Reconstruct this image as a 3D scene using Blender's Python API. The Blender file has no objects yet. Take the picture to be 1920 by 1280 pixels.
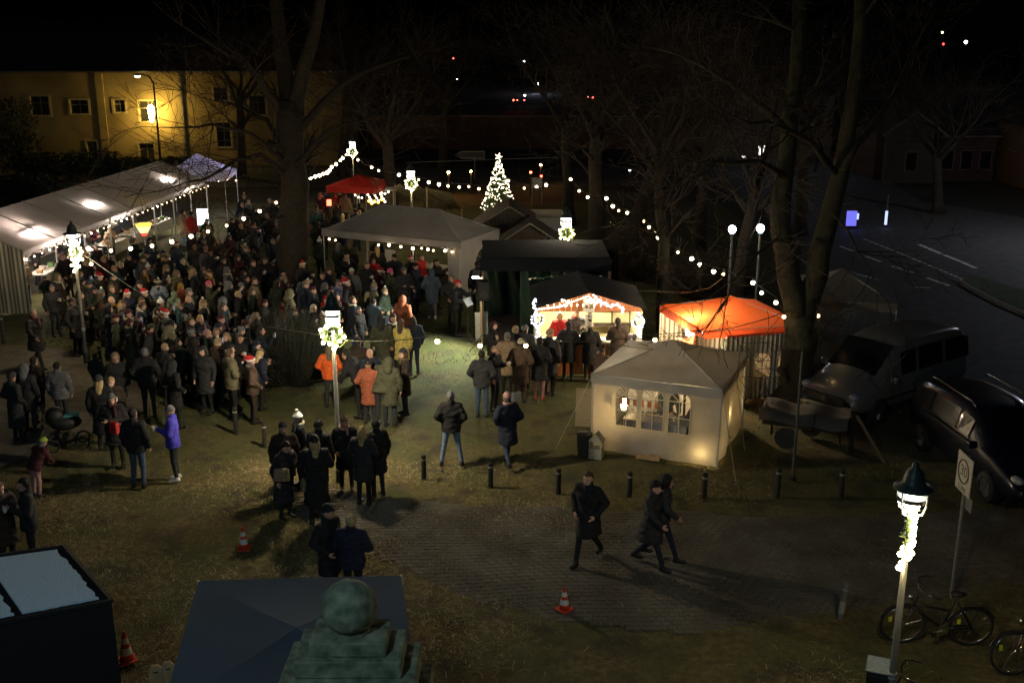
import bpy, math, random
import numpy as np
from mathutils import Vector, Matrix
R = math.radians
rnd = random.Random(7)
nrs = np.random.RandomState(7)
sc = bpy.context.scene
C = sc.collection
# ---------------- camera, world, exposure ----------------
H, PITCH, FPX = 9.3, R(16), 2000.0
cam = bpy.data.objects.new('camera', bpy.data.cameras.new('camera'))
C.objects.link(cam); cam.location = (0, 0, H); cam.rotation_euler = (R(90) - PITCH, 0, 0)
cam.data.lens = 37.5; cam.data.sensor_width = 36; cam.data.clip_end = 3000; cam.data.clip_start = .1
sc.camera = cam
w = bpy.data.worlds.new('World'); sc.world = w; w.use_nodes = True
wn = w.node_tree; bg = wn.nodes['Background']
sky = wn.nodes.new('ShaderNodeTexSky'); sky.sky_type = 'NISHITA'; sky.sun_disc = False
sky.sun_elevation = R(-4); sky.sun_rotation = R(200)
wn.links.new(sky.outputs[0], bg.inputs[0]); bg.inputs[1].default_value = 0.06
moon = bpy.data.objects.new('moon', bpy.data.lights.new('moon', 'SUN')); C.objects.link(moon)
moon.data.energy = 0.006; moon.data.color = (.6, .75, 1); moon.data.angle = R(.6)
moon.rotation_euler = (R(38), R(-8), R(10))
fore_fill = bpy.data.objects.new('facade_lamp_beam', bpy.data.lights.new('facade_lamp_beam', 'SPOT')); C.objects.link(fore_fill)   # unseen cool fill added to light the foreground roofs and stone ball
fore_fill.data.energy = 480; fore_fill.data.color = (.55, .85, 1); fore_fill.data.spot_size = R(110); fore_fill.data.spot_blend = 1; fore_fill.data.shadow_soft_size = .35
fore_fill.location = (-4.5, 1.2, 11.5); fore_fill.rotation_euler = (Vector((-3.2, 12.2, 2.2)) - Vector((-4.5, 1.2, 11.5))).to_track_quat('-Z', 'Y').to_euler()
sc.view_settings.view_transform = 'Standard'; sc.view_settings.look = 'None'
sc.view_settings.exposure = 1.3; sc.view_settings.gamma = 1
sc.view_settings.use_curve_mapping = False
try:
    sc.cycles.use_denoising = True; sc.cycles.denoiser = 'OPENIMAGEDENOISE'
except Exception: pass
sc.cycles.max_bounces = 5; sc.cycles.diffuse_bounces = 2; sc.cycles.glossy_bounces = 2
sc.cycles.transmission_bounces = 4; sc.cycles.transparent_max_bounces = 6
sc.cycles.sample_clamp_indirect = 3; sc.cycles.sample_clamp_direct = 0
sc.cycles.caustics_reflective = False; sc.cycles.caustics_refractive = False
CP, SP = math.cos(PITCH), math.sin(PITCH)
def ray(px, py):
    u, v = (px - 960) / FPX, (640 - py) / FPX
    return Vector((u, CP + v * SP, -SP + v * CP))
def G(px, py, z=0.0):                 # where the sight line of a photo pixel meets height z
    r = ray(px, py); return Vector((0, 0, H)) + r * ((z - H) / r.z)
def GY(px, py, y):                    # ... or distance y
    r = ray(px, py); return Vector((0, 0, H)) + r * (y / r.y)
def pix(p):
    x, y, z = p[0], p[1], p[2] - H
    d = y * CP - z * SP; v = y * SP + z * CP
    return 960 + FPX * x / d, 640 - FPX * v / d
# ---------------- materials ----------------
MATS = {}
def mat(name, col=(.5, .5, .5), rough=.7, metal=0, emis=None, es=0, noise=.25, nscale=30, bump=.15, trans=0, transl=0, alpha=1, col2=None, coat=0, detail=4):
    if name in MATS: return MATS[name]
    m = bpy.data.materials.new(name); m.use_nodes = True; MATS[name] = m
    t = m.node_tree; b = t.nodes['Principled BSDF']
    b.inputs['Roughness'].default_value = rough; b.inputs['Metallic'].default_value = metal
    b.inputs['Base Color'].default_value = (*col, 1)
    if coat: b.inputs['Coat Weight'].default_value = coat; b.inputs['Coat Roughness'].default_value = .06
    if emis:
        b.inputs['Emission Color'].default_value = (*emis, 1); b.inputs['Emission Strength'].default_value = es
    if trans: b.inputs['Transmission Weight'].default_value = trans
    if alpha < 1: b.inputs['Alpha'].default_value = alpha
    if noise or bump:
        tc = t.nodes.new('ShaderNodeTexCoord'); n = t.nodes.new('ShaderNodeTexNoise')
        n.inputs['Scale'].default_value = nscale; n.inputs['Detail'].default_value = detail
        t.links.new(tc.outputs['Object'], n.inputs['Vector'])
        if noise:
            r = t.nodes.new('ShaderNodeValToRGB'); r.color_ramp.elements[0].position = .3; r.color_ramp.elements[1].position = .7
            c2 = col2 if col2 else tuple(min(1, c * (1 + noise)) for c in col)
            c1 = col if col2 else tuple(c * (1 - noise) for c in col)
            r.color_ramp.elements[0].color = (*c1, 1); r.color_ramp.elements[1].color = (*c2, 1)
            t.links.new(n.outputs['Fac'], r.inputs[0]); t.links.new(r.outputs[0], b.inputs['Base Color'])
            cs = r.outputs[0]
        else: cs = None
        if bump:
            bp = t.nodes.new('ShaderNodeBump'); bp.inputs['Strength'].default_value = bump; bp.inputs['Distance'].default_value = .02
            t.links.new(n.outputs['Fac'], bp.inputs['Height']); t.links.new(bp.outputs[0], b.inputs['Normal'])
        if transl:
            tr = t.nodes.new('ShaderNodeBsdfTranslucent'); mx = t.nodes.new('ShaderNodeMixShader')
            mx.inputs[0].default_value = transl
            if cs: t.links.new(cs, tr.inputs[0])
            else: tr.inputs[0].default_value = (*col, 1)
            out = t.nodes['Material Output']
            t.links.new(b.outputs[0], mx.inputs[1]); t.links.new(tr.outputs[0], mx.inputs[2]); t.links.new(mx.outputs[0], out.inputs[0])
    return m
def emit(name, col=(1,1,1), s=1):
    return mat(name, (0, 0, 0), 1, emis=col, es=s, noise=0, bump=0)
# ---------------- object helpers ----------------
def mesh_np(name, v, f, mats=(), mi=None, smooth=True, e=None):
    me = bpy.data.meshes.new(name)
    v = np.asarray(v, dtype=np.float32); me.vertices.add(len(v)); me.vertices.foreach_set('co', v.ravel())
    f = np.asarray(f, dtype=np.int32); n, k = f.shape
    me.loops.add(n * k); me.loops.foreach_set('vertex_index', f.ravel())
    me.polygons.add(n); me.polygons.foreach_set('loop_start', np.arange(0, n * k, k, dtype=np.int32))
    if mi is not None: me.polygons.foreach_set('material_index', np.asarray(mi, dtype=np.int32))
    if smooth: me.polygons.foreach_set('use_smooth', np.ones(n, dtype=bool))
    for m in mats: me.materials.append(m)
    me.update(calc_edges=True); me.validate()
    return me
def link(name, data, parent=None, loc=(0, 0, 0), rot=(0, 0, 0), scale=None):
    o = bpy.data.objects.new(name, data); C.objects.link(o)
    o.location = loc; o.rotation_euler = rot
    if scale: o.scale = scale
    if parent: o.parent = parent
    return o
def tag(o, label=None, cat=None, group=None, kind=None):
    if label: o['label'] = label
    if cat: o['category'] = cat
    if group: o['group'] = group
    if kind: o['kind'] = kind
    return o
def thing(name, label, cat, loc=(0, 0, 0), rz=0, group=None):
    return tag(link(name, None, None, loc, (0, 0, rz)), label, cat, group)
def copy_tree(o, parent=None):
    c = o.copy(); C.objects.link(c); c.parent = parent
    for ch in o.children: copy_tree(ch, c)
    return c
class MB:
    def __init__(s): s.v = []; s.f = []; s.m = []; s.cm = 0
    def add(s, v, f):
        n = len(s.v); s.v += [tuple(x) for x in v]; s.f += [tuple(i + n for i in q) for q in f]; s.m += [s.cm] * len(f); return s
    def box(s, c, d, rz=0, rx=0, ry=0, taper=1):
        M = Matrix.Translation(Vector(c)) @ Matrix.Rotation(rz, 4, 'Z') @ Matrix.Rotation(ry, 4, 'Y') @ Matrix.Rotation(rx, 4, 'X')
        x, y, z = d[0] / 2, d[1] / 2, d[2] / 2
        v = [M @ Vector((a * (taper if e > 0 else 1), b * (taper if e > 0 else 1), e)) for e in (-z, z) for b in (-y, y) for a in (-x, x)]
        return s.add(v, [(0, 2, 3, 1), (4, 5, 7, 6), (0, 1, 5, 4), (2, 6, 7, 3), (0, 4, 6, 2), (1, 3, 7, 5)])
    def tube(s, pts, rad, n=8, caps=True, closed=False):
        pts = [Vector(p) for p in pts]; k = len(pts)
        if not hasattr(rad, '__len__'): rad = [rad] * k
        vs = []; up = None
        for i, p in enumerate(pts):
            if closed: t = pts[(i + 1) % k] - pts[i - 1]
            else: t = pts[min(i + 1, k - 1)] - pts[max(i - 1, 0)]
            if t.length < 1e-9: t = Vector((0, 0, 1))
            t.normalize()
            if up is None: up = t.orthogonal().normalized()
            up = (up - t * up.dot(t)); up = up.normalized() if up.length > 1e-6 else t.orthogonal().normalized()
            b = t.cross(up)
            for j in range(n):
                a = 2 * math.pi * j / n; vs.append(p + (up * math.cos(a) + b * math.sin(a)) * rad[i])
        fs = []
        for i in range(k if closed else k - 1):
            i2 = (i + 1) % k
            for j in range(n):
                j2 = (j + 1) % n; fs.append((i * n + j, i * n + j2, i2 * n + j2, i2 * n + j))
        if caps and not closed:
            fs.append(tuple(reversed(range(n)))); fs.append(tuple(range((k - 1) * n, k * n)))
        return s.add(vs, fs)
    def cyl(s, a, b, r0, r1=None, n=12): return s.tube([a, b], [r0, r0 if r1 is None else r1], n)
    def lathe(s, prof, c=(0, 0, 0), n=16):
        vs = [(c[0] + r * math.cos(2 * math.pi * j / n), c[1] + r * math.sin(2 * math.pi * j / n), c[2] + z) for r, z in prof for j in range(n)]
        fs = [(i * n + j, i * n + (j + 1) % n, (i + 1) * n + (j + 1) % n, (i + 1) * n + j) for i in range(len(prof) - 1) for j in range(n)]
        if prof[0][0] > 0: fs.append(tuple(reversed(range(n))))
        if prof[-1][0] > 0: fs.append(tuple(range((len(prof) - 1) * n, len(prof) * n)))
        return s.add(vs, fs)
    def ball(s, c, r, n=10, sx=1, sy=1, sz=1):
        k = n // 2
        vs = [(c[0] + sx * r * math.sin(math.pi * i / k) * math.cos(2 * math.pi * j / n), c[1] + sy * r * math.sin(math.pi * i / k) * math.sin(2 * math.pi * j / n), c[2] - sz * r * math.cos(math.pi * i / k)) for i in range(1, k) for j in range(n)]
        b = len(vs); vs += [(c[0], c[1], c[2] - r * sz), (c[0], c[1], c[2] + r * sz)]
        fs = [(i * n + j, i * n + (j + 1) % n, (i + 1) * n + (j + 1) % n, (i + 1) * n + j) for i in range(k - 2) for j in range(n)]
        fs += [(b, (j + 1) % n, j) for j in range(n)] + [(b + 1, (k - 2) * n + j, (k - 2) * n + (j + 1) % n) for j in range(n)]
        return s.add(vs, fs)
    def grid(s, fn, nu, nv):
        vs = [fn(i / nu, j / nv) for j in range(nv + 1) for i in range(nu + 1)]
        return s.add(vs, [(j * (nu + 1) + i, j * (nu + 1) + i + 1, (j + 1) * (nu + 1) + i + 1, (j + 1) * (nu + 1) + i) for j in range(nv) for i in range(nu)])
    def poly(s, v): return s.add(v, [tuple(range(len(v)))])
    def prism(s, pts, y0, y1, ax='y'):
        n = len(pts)
        mk = (lambda p, t: (p[0], t, p[1])) if ax == 'y' else ((lambda p, t: (t, p[0], p[1])) if ax == 'x' else (lambda p, t: (p[0], p[1], t)))
        v = [mk(p, y0) for p in pts] + [mk(p, y1) for p in pts]
        return s.add(v, [tuple(reversed(range(n))), tuple(range(n, 2 * n))] + [(i, (i + 1) % n, (i + 1) % n + n, i + n) for i in range(n)])
    def mesh(s, name, mats, smooth=False):
        me = bpy.data.meshes.new(name); me.from_pydata([tuple(v) for v in s.v], [], s.f)
        if not isinstance(mats, (list, tuple)): mats = [mats]
        for m in mats: me.materials.append(m)
        me.polygons.foreach_set('material_index', s.m)
        if smooth: me.polygons.foreach_set('use_smooth', [True] * len(s.f))
        me.update(); return me
    def build(s, name, mats, parent=None, smooth=False, loc=(0, 0, 0), rot=(0, 0, 0), bevel=0):
        o = link(name, s.mesh(name, mats, smooth), parent, loc, rot)
        if bevel:
            b = o.modifiers.new('bevel', 'BEVEL'); b.width = bevel; b.segments = 2; b.limit_method = 'ANGLE'
        return o
def bx(name, c, d, m, parent=None, bevel=0, **k): return MB().box(c, d, **k).build(name, m, parent, bevel=bevel)
# ---------------- people: distance-field bodies meshed with surface nets ----------------
def snet(fn, lo, hi, h):
    lo = np.array(lo, float); hi = np.array(hi, float); n = np.ceil((hi - lo) / h).astype(int) + 1
    ax = [lo[i] + h * np.arange(n[i]) for i in range(3)]
    X, Y, Z = np.meshgrid(*ax, indexing='ij'); P = np.stack([X, Y, Z], -1)
    V = fn(P.reshape(-1, 3)).reshape(n); ins = V < 0
    corners = [(a, b, c) for a in (0, 1) for b in (0, 1) for c in (0, 1)]
    sl = lambda A, o: A[o[0]:n[0] - 1 + o[0], o[1]:n[1] - 1 + o[1], o[2]:n[2] - 1 + o[2]]
    cnt = sum(sl(ins, o).astype(int) for o in corners); mix = (cnt > 0) & (cnt < 8)
    idx = -np.ones(mix.shape, int); I = np.argwhere(mix); idx[mix] = np.arange(len(I))
    acc = np.zeros((len(I), 3)); w_ = np.zeros(len(I))
    for i, a in enumerate(corners):
        for b in corners[i + 1:]:
            if sum(abs(a[q] - b[q]) for q in range(3)) != 1: continue
            ia = tuple((I + a).T); ib = tuple((I + b).T)
            va, vb = V[ia], V[ib]; x = (va < 0) != (vb < 0)
            t = np.where(x, va / np.where(x, va - vb, 1), 0)[:, None]
            p = np.array(a) + t * (np.array(b) - np.array(a)); acc += np.where(x[:, None], p, 0); w_ += x
    verts = lo + h * (I + acc / w_[:, None]); F = []
    for d in range(3):
        e = [0, 0, 0]; e[d] = 1; s0 = [slice(0, n[k] - (1 if k == d else 0)) for k in range(3)]; s1 = [slice(e[k], n[k]) for k in range(3)]
        x = ins[tuple(s0)] != ins[tuple(s1)]; E = np.argwhere(x)
        u, v = [(1, 2), (2, 0), (0, 1)][d]
        E = E[(E[:, u] > 0) & (E[:, v] > 0) & (E[:, u] < n[u] - 1) & (E[:, v] < n[v] - 1)]
        du = np.zeros(3, int); du[u] = 1; dv = np.zeros(3, int); dv[v] = 1
        q = np.stack([idx[tuple((E - o).T)] for o in (du * 0 + du + dv, dv, du * 0, du)], 1)
        fl = ins[tuple(E.T)]; q[~fl] = q[~fl][:, ::-1]; F.append(q)
    F = np.concatenate(F); F = F[(F >= 0).all(1)]
    return verts, F
def cap(P, a, b, ra, rb, fy=1.0):
    a = np.array(a, float); b = np.array(b, float); ab = b - a; L = max(ab @ ab, 1e-9)
    t = np.clip((P - a) @ ab / L, 0, 1); q = P - a - t[:, None] * ab
    if fy != 1: q = q * np.array([1, 1 / fy, 1])
    return np.sqrt((q * q).sum(1)) - (ra + (rb - ra) * t)
def ell(P, c, r):
    q = (P - np.array(c)) / np.array(r); k = np.sqrt((q * q).sum(1)); return (k - 1) * min(r)
def smin(a, b, k=.03):
    h = np.clip(.5 + .5 * (b - a) / k, 0, 1); return b * (1 - h) + a * h - k * h * (1 - h)
# poses: elbows, wrists (left = -x), knees, ankles; local frame faces -y
def pose(arms, legs='stand', lean=0, head=(0, 0, 0)):
    A = {'down': [(-.27, .03, 1.16), (-.27, -.05, .92), (.27, .03, 1.16), (.27, -.05, .92)],
         'pockets': [(-.31, .07, 1.18), (-.2, -.13, 1.0), (.31, .07, 1.18), (.2, -.13, 1.0)],
         'cup': [(-.28, .04, 1.16), (-.25, -.06, .93), (.25, -.03, 1.17), (.12, -.27, 1.27)],
         'phone': [(-.24, -.1, 1.22), (-.08, -.3, 1.42), (.24, -.1, 1.22), (.08, -.3, 1.42)],
         'folded': [(-.28, -.02, 1.18), (.08, -.24, 1.14), (.28, -.02, 1.18), (-.06, -.27, 1.2)],
         'conduct': [(-.28, -.05, 1.18), (-.16, -.3, 1.12), (.24, -.22, 1.25), (.16, -.48, 1.38)],
         'swing': [(-.26, -.08, 1.18), (-.22, -.28, 1.03), (.27, .14, 1.17), (.26, .14, .93)],
         'reach': [(-.24, -.16, 1.22), (-.12, -.4, 1.15), (.24, -.16, 1.22), (.12, -.42, 1.12)]}[arms]
    L = {'stand': [(-.1, -.01, .5), (-.11, .03, .09), (.1, -.01, .5), (.11, .03, .09)],
         'wide': [(-.16, -.01, .5), (-.23, .03, .09), (.16, -.01, .5), (.23, .03, .09)],
         'walk': [(-.09, -.16, .53), (-.09, -.3, .1), (.09, .06, .49), (.09, .36, .16)],
         'sit': [(-.12, -.45, .5), (-.12, -.42, .09), (.12, -.45, .5), (.12, -.42, .09)]}[legs]
    return dict(arms=A, legs=L, lean=R(lean), head=head, sit=legs == 'sit', nm=arms + legs)
def leanmat(p):
    z0 = .92; return Matrix.Translation((0, 0, z0)) @ Matrix.Rotation(p['lean'], 4, 'X') @ Matrix.Translation((0, 0, -z0))
def up(p, q): return np.array(leanmat(p) @ Vector(q))
def unlean(P, p):
    a = -p['lean']; c, s = math.cos(a), math.sin(a); y = P[:, 1]; z = P[:, 2] - .92
    return np.stack([P[:, 0], c * y - s * z, s * y + c * z + .92], 1)
def sitshift(p): return -.42 if p['sit'] else 0
def f_torso(P, g=0.0):
    d = cap(P, (-.09, .01, .95), (.09, .01, .95), .1 + g, .1 + g, .85)
    d = smin(d, cap(P, (0, 0, .98), (0, 0, 1.2), .135 + g, .14 + g, .75), .05)
    d = smin(d, cap(P, (-.07, 0, 1.27), (.07, 0, 1.27), .13 + g, .13 + g, .85), .05)
    d = smin(d, cap(P, (-.16, .01, 1.42), (.16, .01, 1.42), .062 + g, .062 + g), .06)
    return smin(d, cap(P, (0, .01, 1.42), (0, .01, 1.52), .07 + g * .6, .055 + g * .6), .04)
def f_arms(P, p, g=0.0, to=1.0):
    d = None
    for s, k in ((-1, 0), (1, 2)):
        sh = up(p, (s * .185, .01, 1.415)); e = up(p, p['arms'][k]); w2 = up(p, p['arms'][k + 1])
        w2 = e + (w2 - e) * to
        x = smin(cap(P, sh, e, .056 + g, .045 + g), cap(P, e, w2, .043 + g, .03 + g * .9), .02)
        d = x if d is None else np.minimum(d, x)
    return d
def f_legs(P, p, g=0.0):
    d = None
    for s, k in ((-1, 0), (1, 2)):
        z0 = .52 if p['sit'] else .93
        kn, an = p['legs'][k], p['legs'][k + 1]
        x = smin(cap(P, (s * .09, .01, z0), kn, .095 + g, .062 + g), cap(P, kn, an, .06 + g, .046 + g), .02)
        d = x if d is None else smin(d, x, .01)
    return d
def f_feet(P, p):
    d = None
    for k in (1, 3):
        a = np.array(p['legs'][k]); 
        x = np.minimum(cap(P, a + (0, .03, -.035), a + (0, -.15, -.05), .05, .04), cap(P, a, a + (0, .02, -.03), .05, .05))
        x = np.maximum(x, -(P[:, 2] - (a[2] - .088))); d = x if d is None else np.minimum(d, x)
    return d
HEADC = (0, -.015, 1.63)
def f_head(P):
    d = ell(P, (0, .012, .02), (.077, .097, .108))
    d = smin(d, ell(P, (0, -.03, -.055), (.055, .062, .06)), .03)
    d = smin(d, cap(P, (0, -.085, .005), (0, -.112, -.03), .008, .015), .012)
    for s in (-1, 1):
        d = smin(d, ell(P, (s * .079, .012, -.005), (.012, .022, .032)), .006)
        d = np.maximum(d, -ell(P, (s * .031, -.105, .012), (.018, .022, .012)))
        d = np.minimum(d, ell(P, (s * .031, -.077, .011), (.013, .013, .012)))
    d = smin(d, ell(P, (0, -.085, -.058), (.024, .012, .009)), .006)
    return smin(d, cap(P, (0, .02, -.07), (0, .035, -.19), .056, .06), .02)
def head_mesh():
    v, f = snet(f_head, (-.11, -.15, -.2), (.11, .13, .15), .0095)
    c = v[f].mean(1); mi = np.zeros(len(f), int)
    for s in (-1, 1): mi[(np.abs(c[:, 0] - s * .031) < .013) & (np.abs(c[:, 2] - .011) < .010) & (c[:, 1] < -.076)] = 3
    mi[(np.abs(c[:, 0]) < .022) & (np.abs(c[:, 2] + .058) < .009) & (c[:, 1] < -.08)] = 4
    return v, f, mi
def f_hand(P):      # hangs along -z from the wrist, thumb on +y... palm faces x
    d = cap(P, (0, -.012, -.03), (0, .012, -.075), .024, .026) 
    d = smin(d, cap(P, (0, -.024, -.06), (0, .024, -.07), .017, .017), .01)
    for i, (y, l) in enumerate(((-.031, .05), (-.0105, .063), (.0105, .06), (.031, .045))):
        a = np.array((0, y, -.085)); b = a + (.006, y * .12, -l * .6); c = b + (.022, 0, -l * .5)
        d = smin(d, np.minimum(cap(P, a, b, .0098, .009), cap(P, b, c, .009, .0075)), .004)
    a = np.array((.004, -.028, -.035)); b = a + (.022, -.028, -.025)
    return smin(d, np.minimum(cap(P, a, b, .013, .011), cap(P, b, b + (.014, .004, -.026), .011, .009)), .008)
HEADM = head_mesh(); HANDM = snet(f_hand, (-.045, -.085, -.16), (.075, .075, .01), .0085)
def xf(v, M): M = np.array(M); return v @ M[:3, :3].T + M[:3, 3]
def body_mesh(p):
    def f(P):
        Q = unlean(P, p) if p['lean'] else P
        if p['sit']: Q = Q + np.array((0, 0, .42))
        PA = P + np.array((0, 0, .42)) if p['sit'] else P
        d = smin(f_torso(Q), f_arms(PA, p), .03); d = smin(d, f_legs(P, p), .04)
        return np.minimum(d, f_feet(P, p))
    v, fa = snet(f, (-.42, -.72, -.02), (.42, .5, 1.6), .027)
    c = v[fa].mean(1); mi = np.ones(len(fa), int)
    zz = .95 + sitshift(p); mi[c[:, 2] > zz + .05] = 5
    mi[(f_feet(c, p) < .008)] = 2
    V = [v]; F = [fa]; M = [mi]; n = len(v)
    S = Matrix.Translation((0, 0, sitshift(p)))
    hm = S @ leanmat(p) @ Matrix.Translation(HEADC) @ Matrix.Rotation(p['head'][2], 4, 'Z') @ Matrix.Rotation(p['head'][0], 4, 'X')
    V.append(xf(HEADM[0], hm)); F.append(HEADM[1] + n); M.append(HEADM[2]); n += len(HEADM[0])
    for s, k in ((-1, 0), (1, 2)):
        e = Vector(up(p, p['arms'][k])); w2 = Vector(up(p, p['arms'][k + 1])); dr = (w2 - e).normalized()
        q = Vector((0, 0, -1)).rotation_difference(dr).to_matrix().to_4x4()
        flip = Matrix.Scale(-1, 4, (1, 0, 0)) if s > 0 else Matrix.Identity(4)
        hv = xf(HANDM[0], S @ Matrix.Translation(w2) @ q @ flip); hf = HANDM[1] + n
        if s > 0: hf = hf[:, ::-1]
        V.append(hv); F.append(hf); M.append(np.zeros(len(hf), int)); n += len(hv)
    return mesh_np('body', np.concatenate(V), np.concatenate(F), [None] * 6, np.concatenate(M)), S @ leanmat(p) @ Matrix.Translation(HEADC) @ Matrix.Rotation(p['head'][2], 4, 'Z') @ Matrix.Rotation(p['head'][0], 4, 'X')
def coat_mesh(p, kind):
    hem = {'jacket': .82, 'puffer': .8, 'coat': .56, 'long coat': .4}[kind]
    g = .032 if kind != 'puffer' else .045
    def f(P):
        PA = P + np.array((0, 0, .42)) if p['sit'] else P
        Q = unlean(PA, p) if p['lean'] else PA
        x, y, z = Q[:, 0], Q[:, 1], Q[:, 2]
        gg = 0
        d = f_torso(Q, g)
        if not p['sit']:
            t = np.clip((1.1 - z) / .7, 0, 1); a = .19 + .055 * t; b = .14 + .05 * t + (.12 * t if p['nm'].endswith('walk') and hem < .7 else 0)
            sk = (np.sqrt((x / a) ** 2 + (y / b) ** 2) - 1) * .15; sk = np.maximum(sk, z - 1.15); sk = np.maximum(sk, hem - z)
            d = smin(d, sk, .03)
        ar = f_arms(PA, p, g * .85, .97); d = smin(d, ar, .025)
        d = np.minimum(d, np.maximum(cap(Q, (0, .02, 1.46), (0, .03, 1.535), .098, .082), 0 * z - .2))
        if kind == 'puffer': d = d - .009 * np.abs(np.sin(z * math.pi / .085))
        d = d - .005 * np.sin(17 * x + 23 * z) * np.sin(31 * y + 11 * z + 2) - .004 * np.sin(47 * z + 20 * x)
        d = np.maximum(d, hem - z)
        if p['sit']: d = np.maximum(d, .84 - z)
        return d
    v, fa = snet(f, (-.46, -.56, .32 if not p['sit'] else .34), (.46, .48, 1.62), .023)
    return mesh_np('coat', v, fa, [None])
def f_hair(P, st):
    d = ell(P, (0, .018, .028), (.086, .104, .113))
    if st in ('long hair', 'ponytail'):
        d = smin(d, cap(P, (-.03 if st[0] == 'l' else 0, .06, -.03), (-.02 if st[0] == 'l' else 0, .095, -.24), .07 if st[0] == 'l' else .035, .05 if st[0] == 'l' else .02), .04)
        if st[0] == 'l': d = smin(d, cap(P, (.03, .06, -.03), (.02, .095, -.24), .07, .05), .04)
    if st == 'bun': d = smin(d, ell(P, (0, .12, .07), (.045, .04, .042)), .02)
    d = d - .004 * np.sin(90 * P[:, 0] + 20 * P[:, 2])
    cut = np.maximum(P[:, 1] + (.0 if st == 'short hair' else .03), P[:, 2] - .065)
    d = np.maximum(d, -cut)
    if st == 'short hair': d = np.maximum(d, -.06 - P[:, 2])
    return d
def head_piece(st):
    lo, hi, h = (-.2, -.2, -.32), (.2, .26, .26), .0125
    if st in ('short hair', 'long hair', 'ponytail', 'bun'): fn = lambda P: f_hair(P, st); sl = None
    elif st in ('beanie', 'bobble hat'):
        def fn(P):
            z = P[:, 2] - .2 * P[:, 1] * -1
            d = np.maximum(ell(P, (0, .012, .035), (.092, .111, .122)) + .002 * np.sin(140 * P[:, 0]) * 1, .035 - z)
            d = np.minimum(d, np.maximum(ell(P, (0, .012, .035), (.099, .118, .122)), np.abs(z - .055) - .024))
            if st[1] == 'o': d = np.minimum(d, ell(P, (0, .015, .185), (.04, .04, .038)))
            return d
        sl = (lambda c: c[:, 2] > .158) if st[1] == 'o' else None
    elif st == 'santa hat':
        def fn(P):
            z = P[:, 2] + .2 * P[:, 1]
            d = np.maximum(ell(P, (0, .012, .04), (.09, .109, .12)), .04 - z)
            d = smin(d, cap(P, (0, .03, .12), (.05, .13, .12), .06, .035), .02); d = smin(d, cap(P, (.05, .13, .12), (.1, .17, .0), .035, .018), .02)
            d = np.minimum(d, ell(P, (.11, .175, -.03), (.032, .032, .032)))
            return np.minimum(d, np.maximum(ell(P, (0, .012, .04), (.106, .125, .13)), np.abs(z - .055) - .022))
        sl = lambda c: (np.abs(c[:, 2] + .2 * c[:, 1] - .055) < .027) & (c[:, 0] < .105) & (c[:, 1] < .135) | (c[:, 2] < .0)
    elif st == 'peaked cap':
        def fn(P):
            d = np.maximum(ell(P, (0, .012, .04), (.089, .109, .1)), .05 - P[:, 2])
            return np.minimum(d, np.maximum(ell(P, (0, -.09, .055), (.07, .08, .02)), np.abs(P[:, 2] - .055) - .01))
        sl = None
    else:  # hood
        def fn(P):
            d = smin(ell(P, (0, .03, .02), (.115, .135, .145)), cap(P, (0, .06, -.06), (0, .1, -.16), .1, .11), .05)
            cut = np.maximum(P[:, 1] + .05, ell(P, (0, -.1, -.01), (.075, .2, .095)))
            return np.maximum(d, -cut)
        sl = lambda c: (c[:, 1] < -.035)
    v, f = snet(fn, lo, hi, h); mi = np.zeros(len(f), int)
    if sl is not None: mi[sl(v[f].mean(1))] = 1
    return mesh_np(st.replace(' ', '_'), v, f, [None, None], mi)
def scarf_mesh():
    v, f = snet(lambda P: smin(np.abs(np.sqrt((np.sqrt(P[:, 0] ** 2 + (P[:, 1] - .03) ** 2) - .08) ** 2 + (P[:, 2] + .13 - .15 * P[:, 1]) ** 2)) - .037 - .004 * np.sin(60 * P[:, 2] + 30 * P[:, 0]), cap(P, (.04, -.1, -.14), (.05, -.15, -.36), .035, .03, .6), .02), (-.16, -.2, -.42), (.16, .18, -.04), .014)
    return mesh_np('scarf', v, f, [None])
SCARF = scarf_mesh()
HEADWEAR = {k: head_piece(k) for k in ('short hair', 'long hair', 'ponytail', 'bun', 'beanie', 'bobble hat', 'santa hat', 'peaked cap', 'hood')}
POSES = {'stand': pose('down'), 'wide': pose('pockets', 'wide'), 'pockets': pose('pockets', head=(R(6), 0, R(12))), 'cup': pose('cup', head=(R(4), 0, R(-12))),
         'phone': pose('phone'), 'folded': pose('folded', head=(0, 0, R(15))), 'conduct': pose('conduct'), 'walk': pose('swing', 'walk', 4), 'stroll': pose('pockets', 'walk', 3),
         'lean': pose('reach', 'stand', 28, head=(R(-8), 0, 0)), 'look': pose('cup', 'stand', 8, head=(R(18), 0, R(20))), 'sit': pose('reach', 'sit', 10)}
PM = {k: body_mesh(v) for k, v in POSES.items()}
CM = {}
def coatm(pz, kind):
    if (pz, kind) not in CM: CM[(pz, kind)] = coat_mesh(POSES[pz], kind)
    return CM[(pz, kind)]
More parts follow.
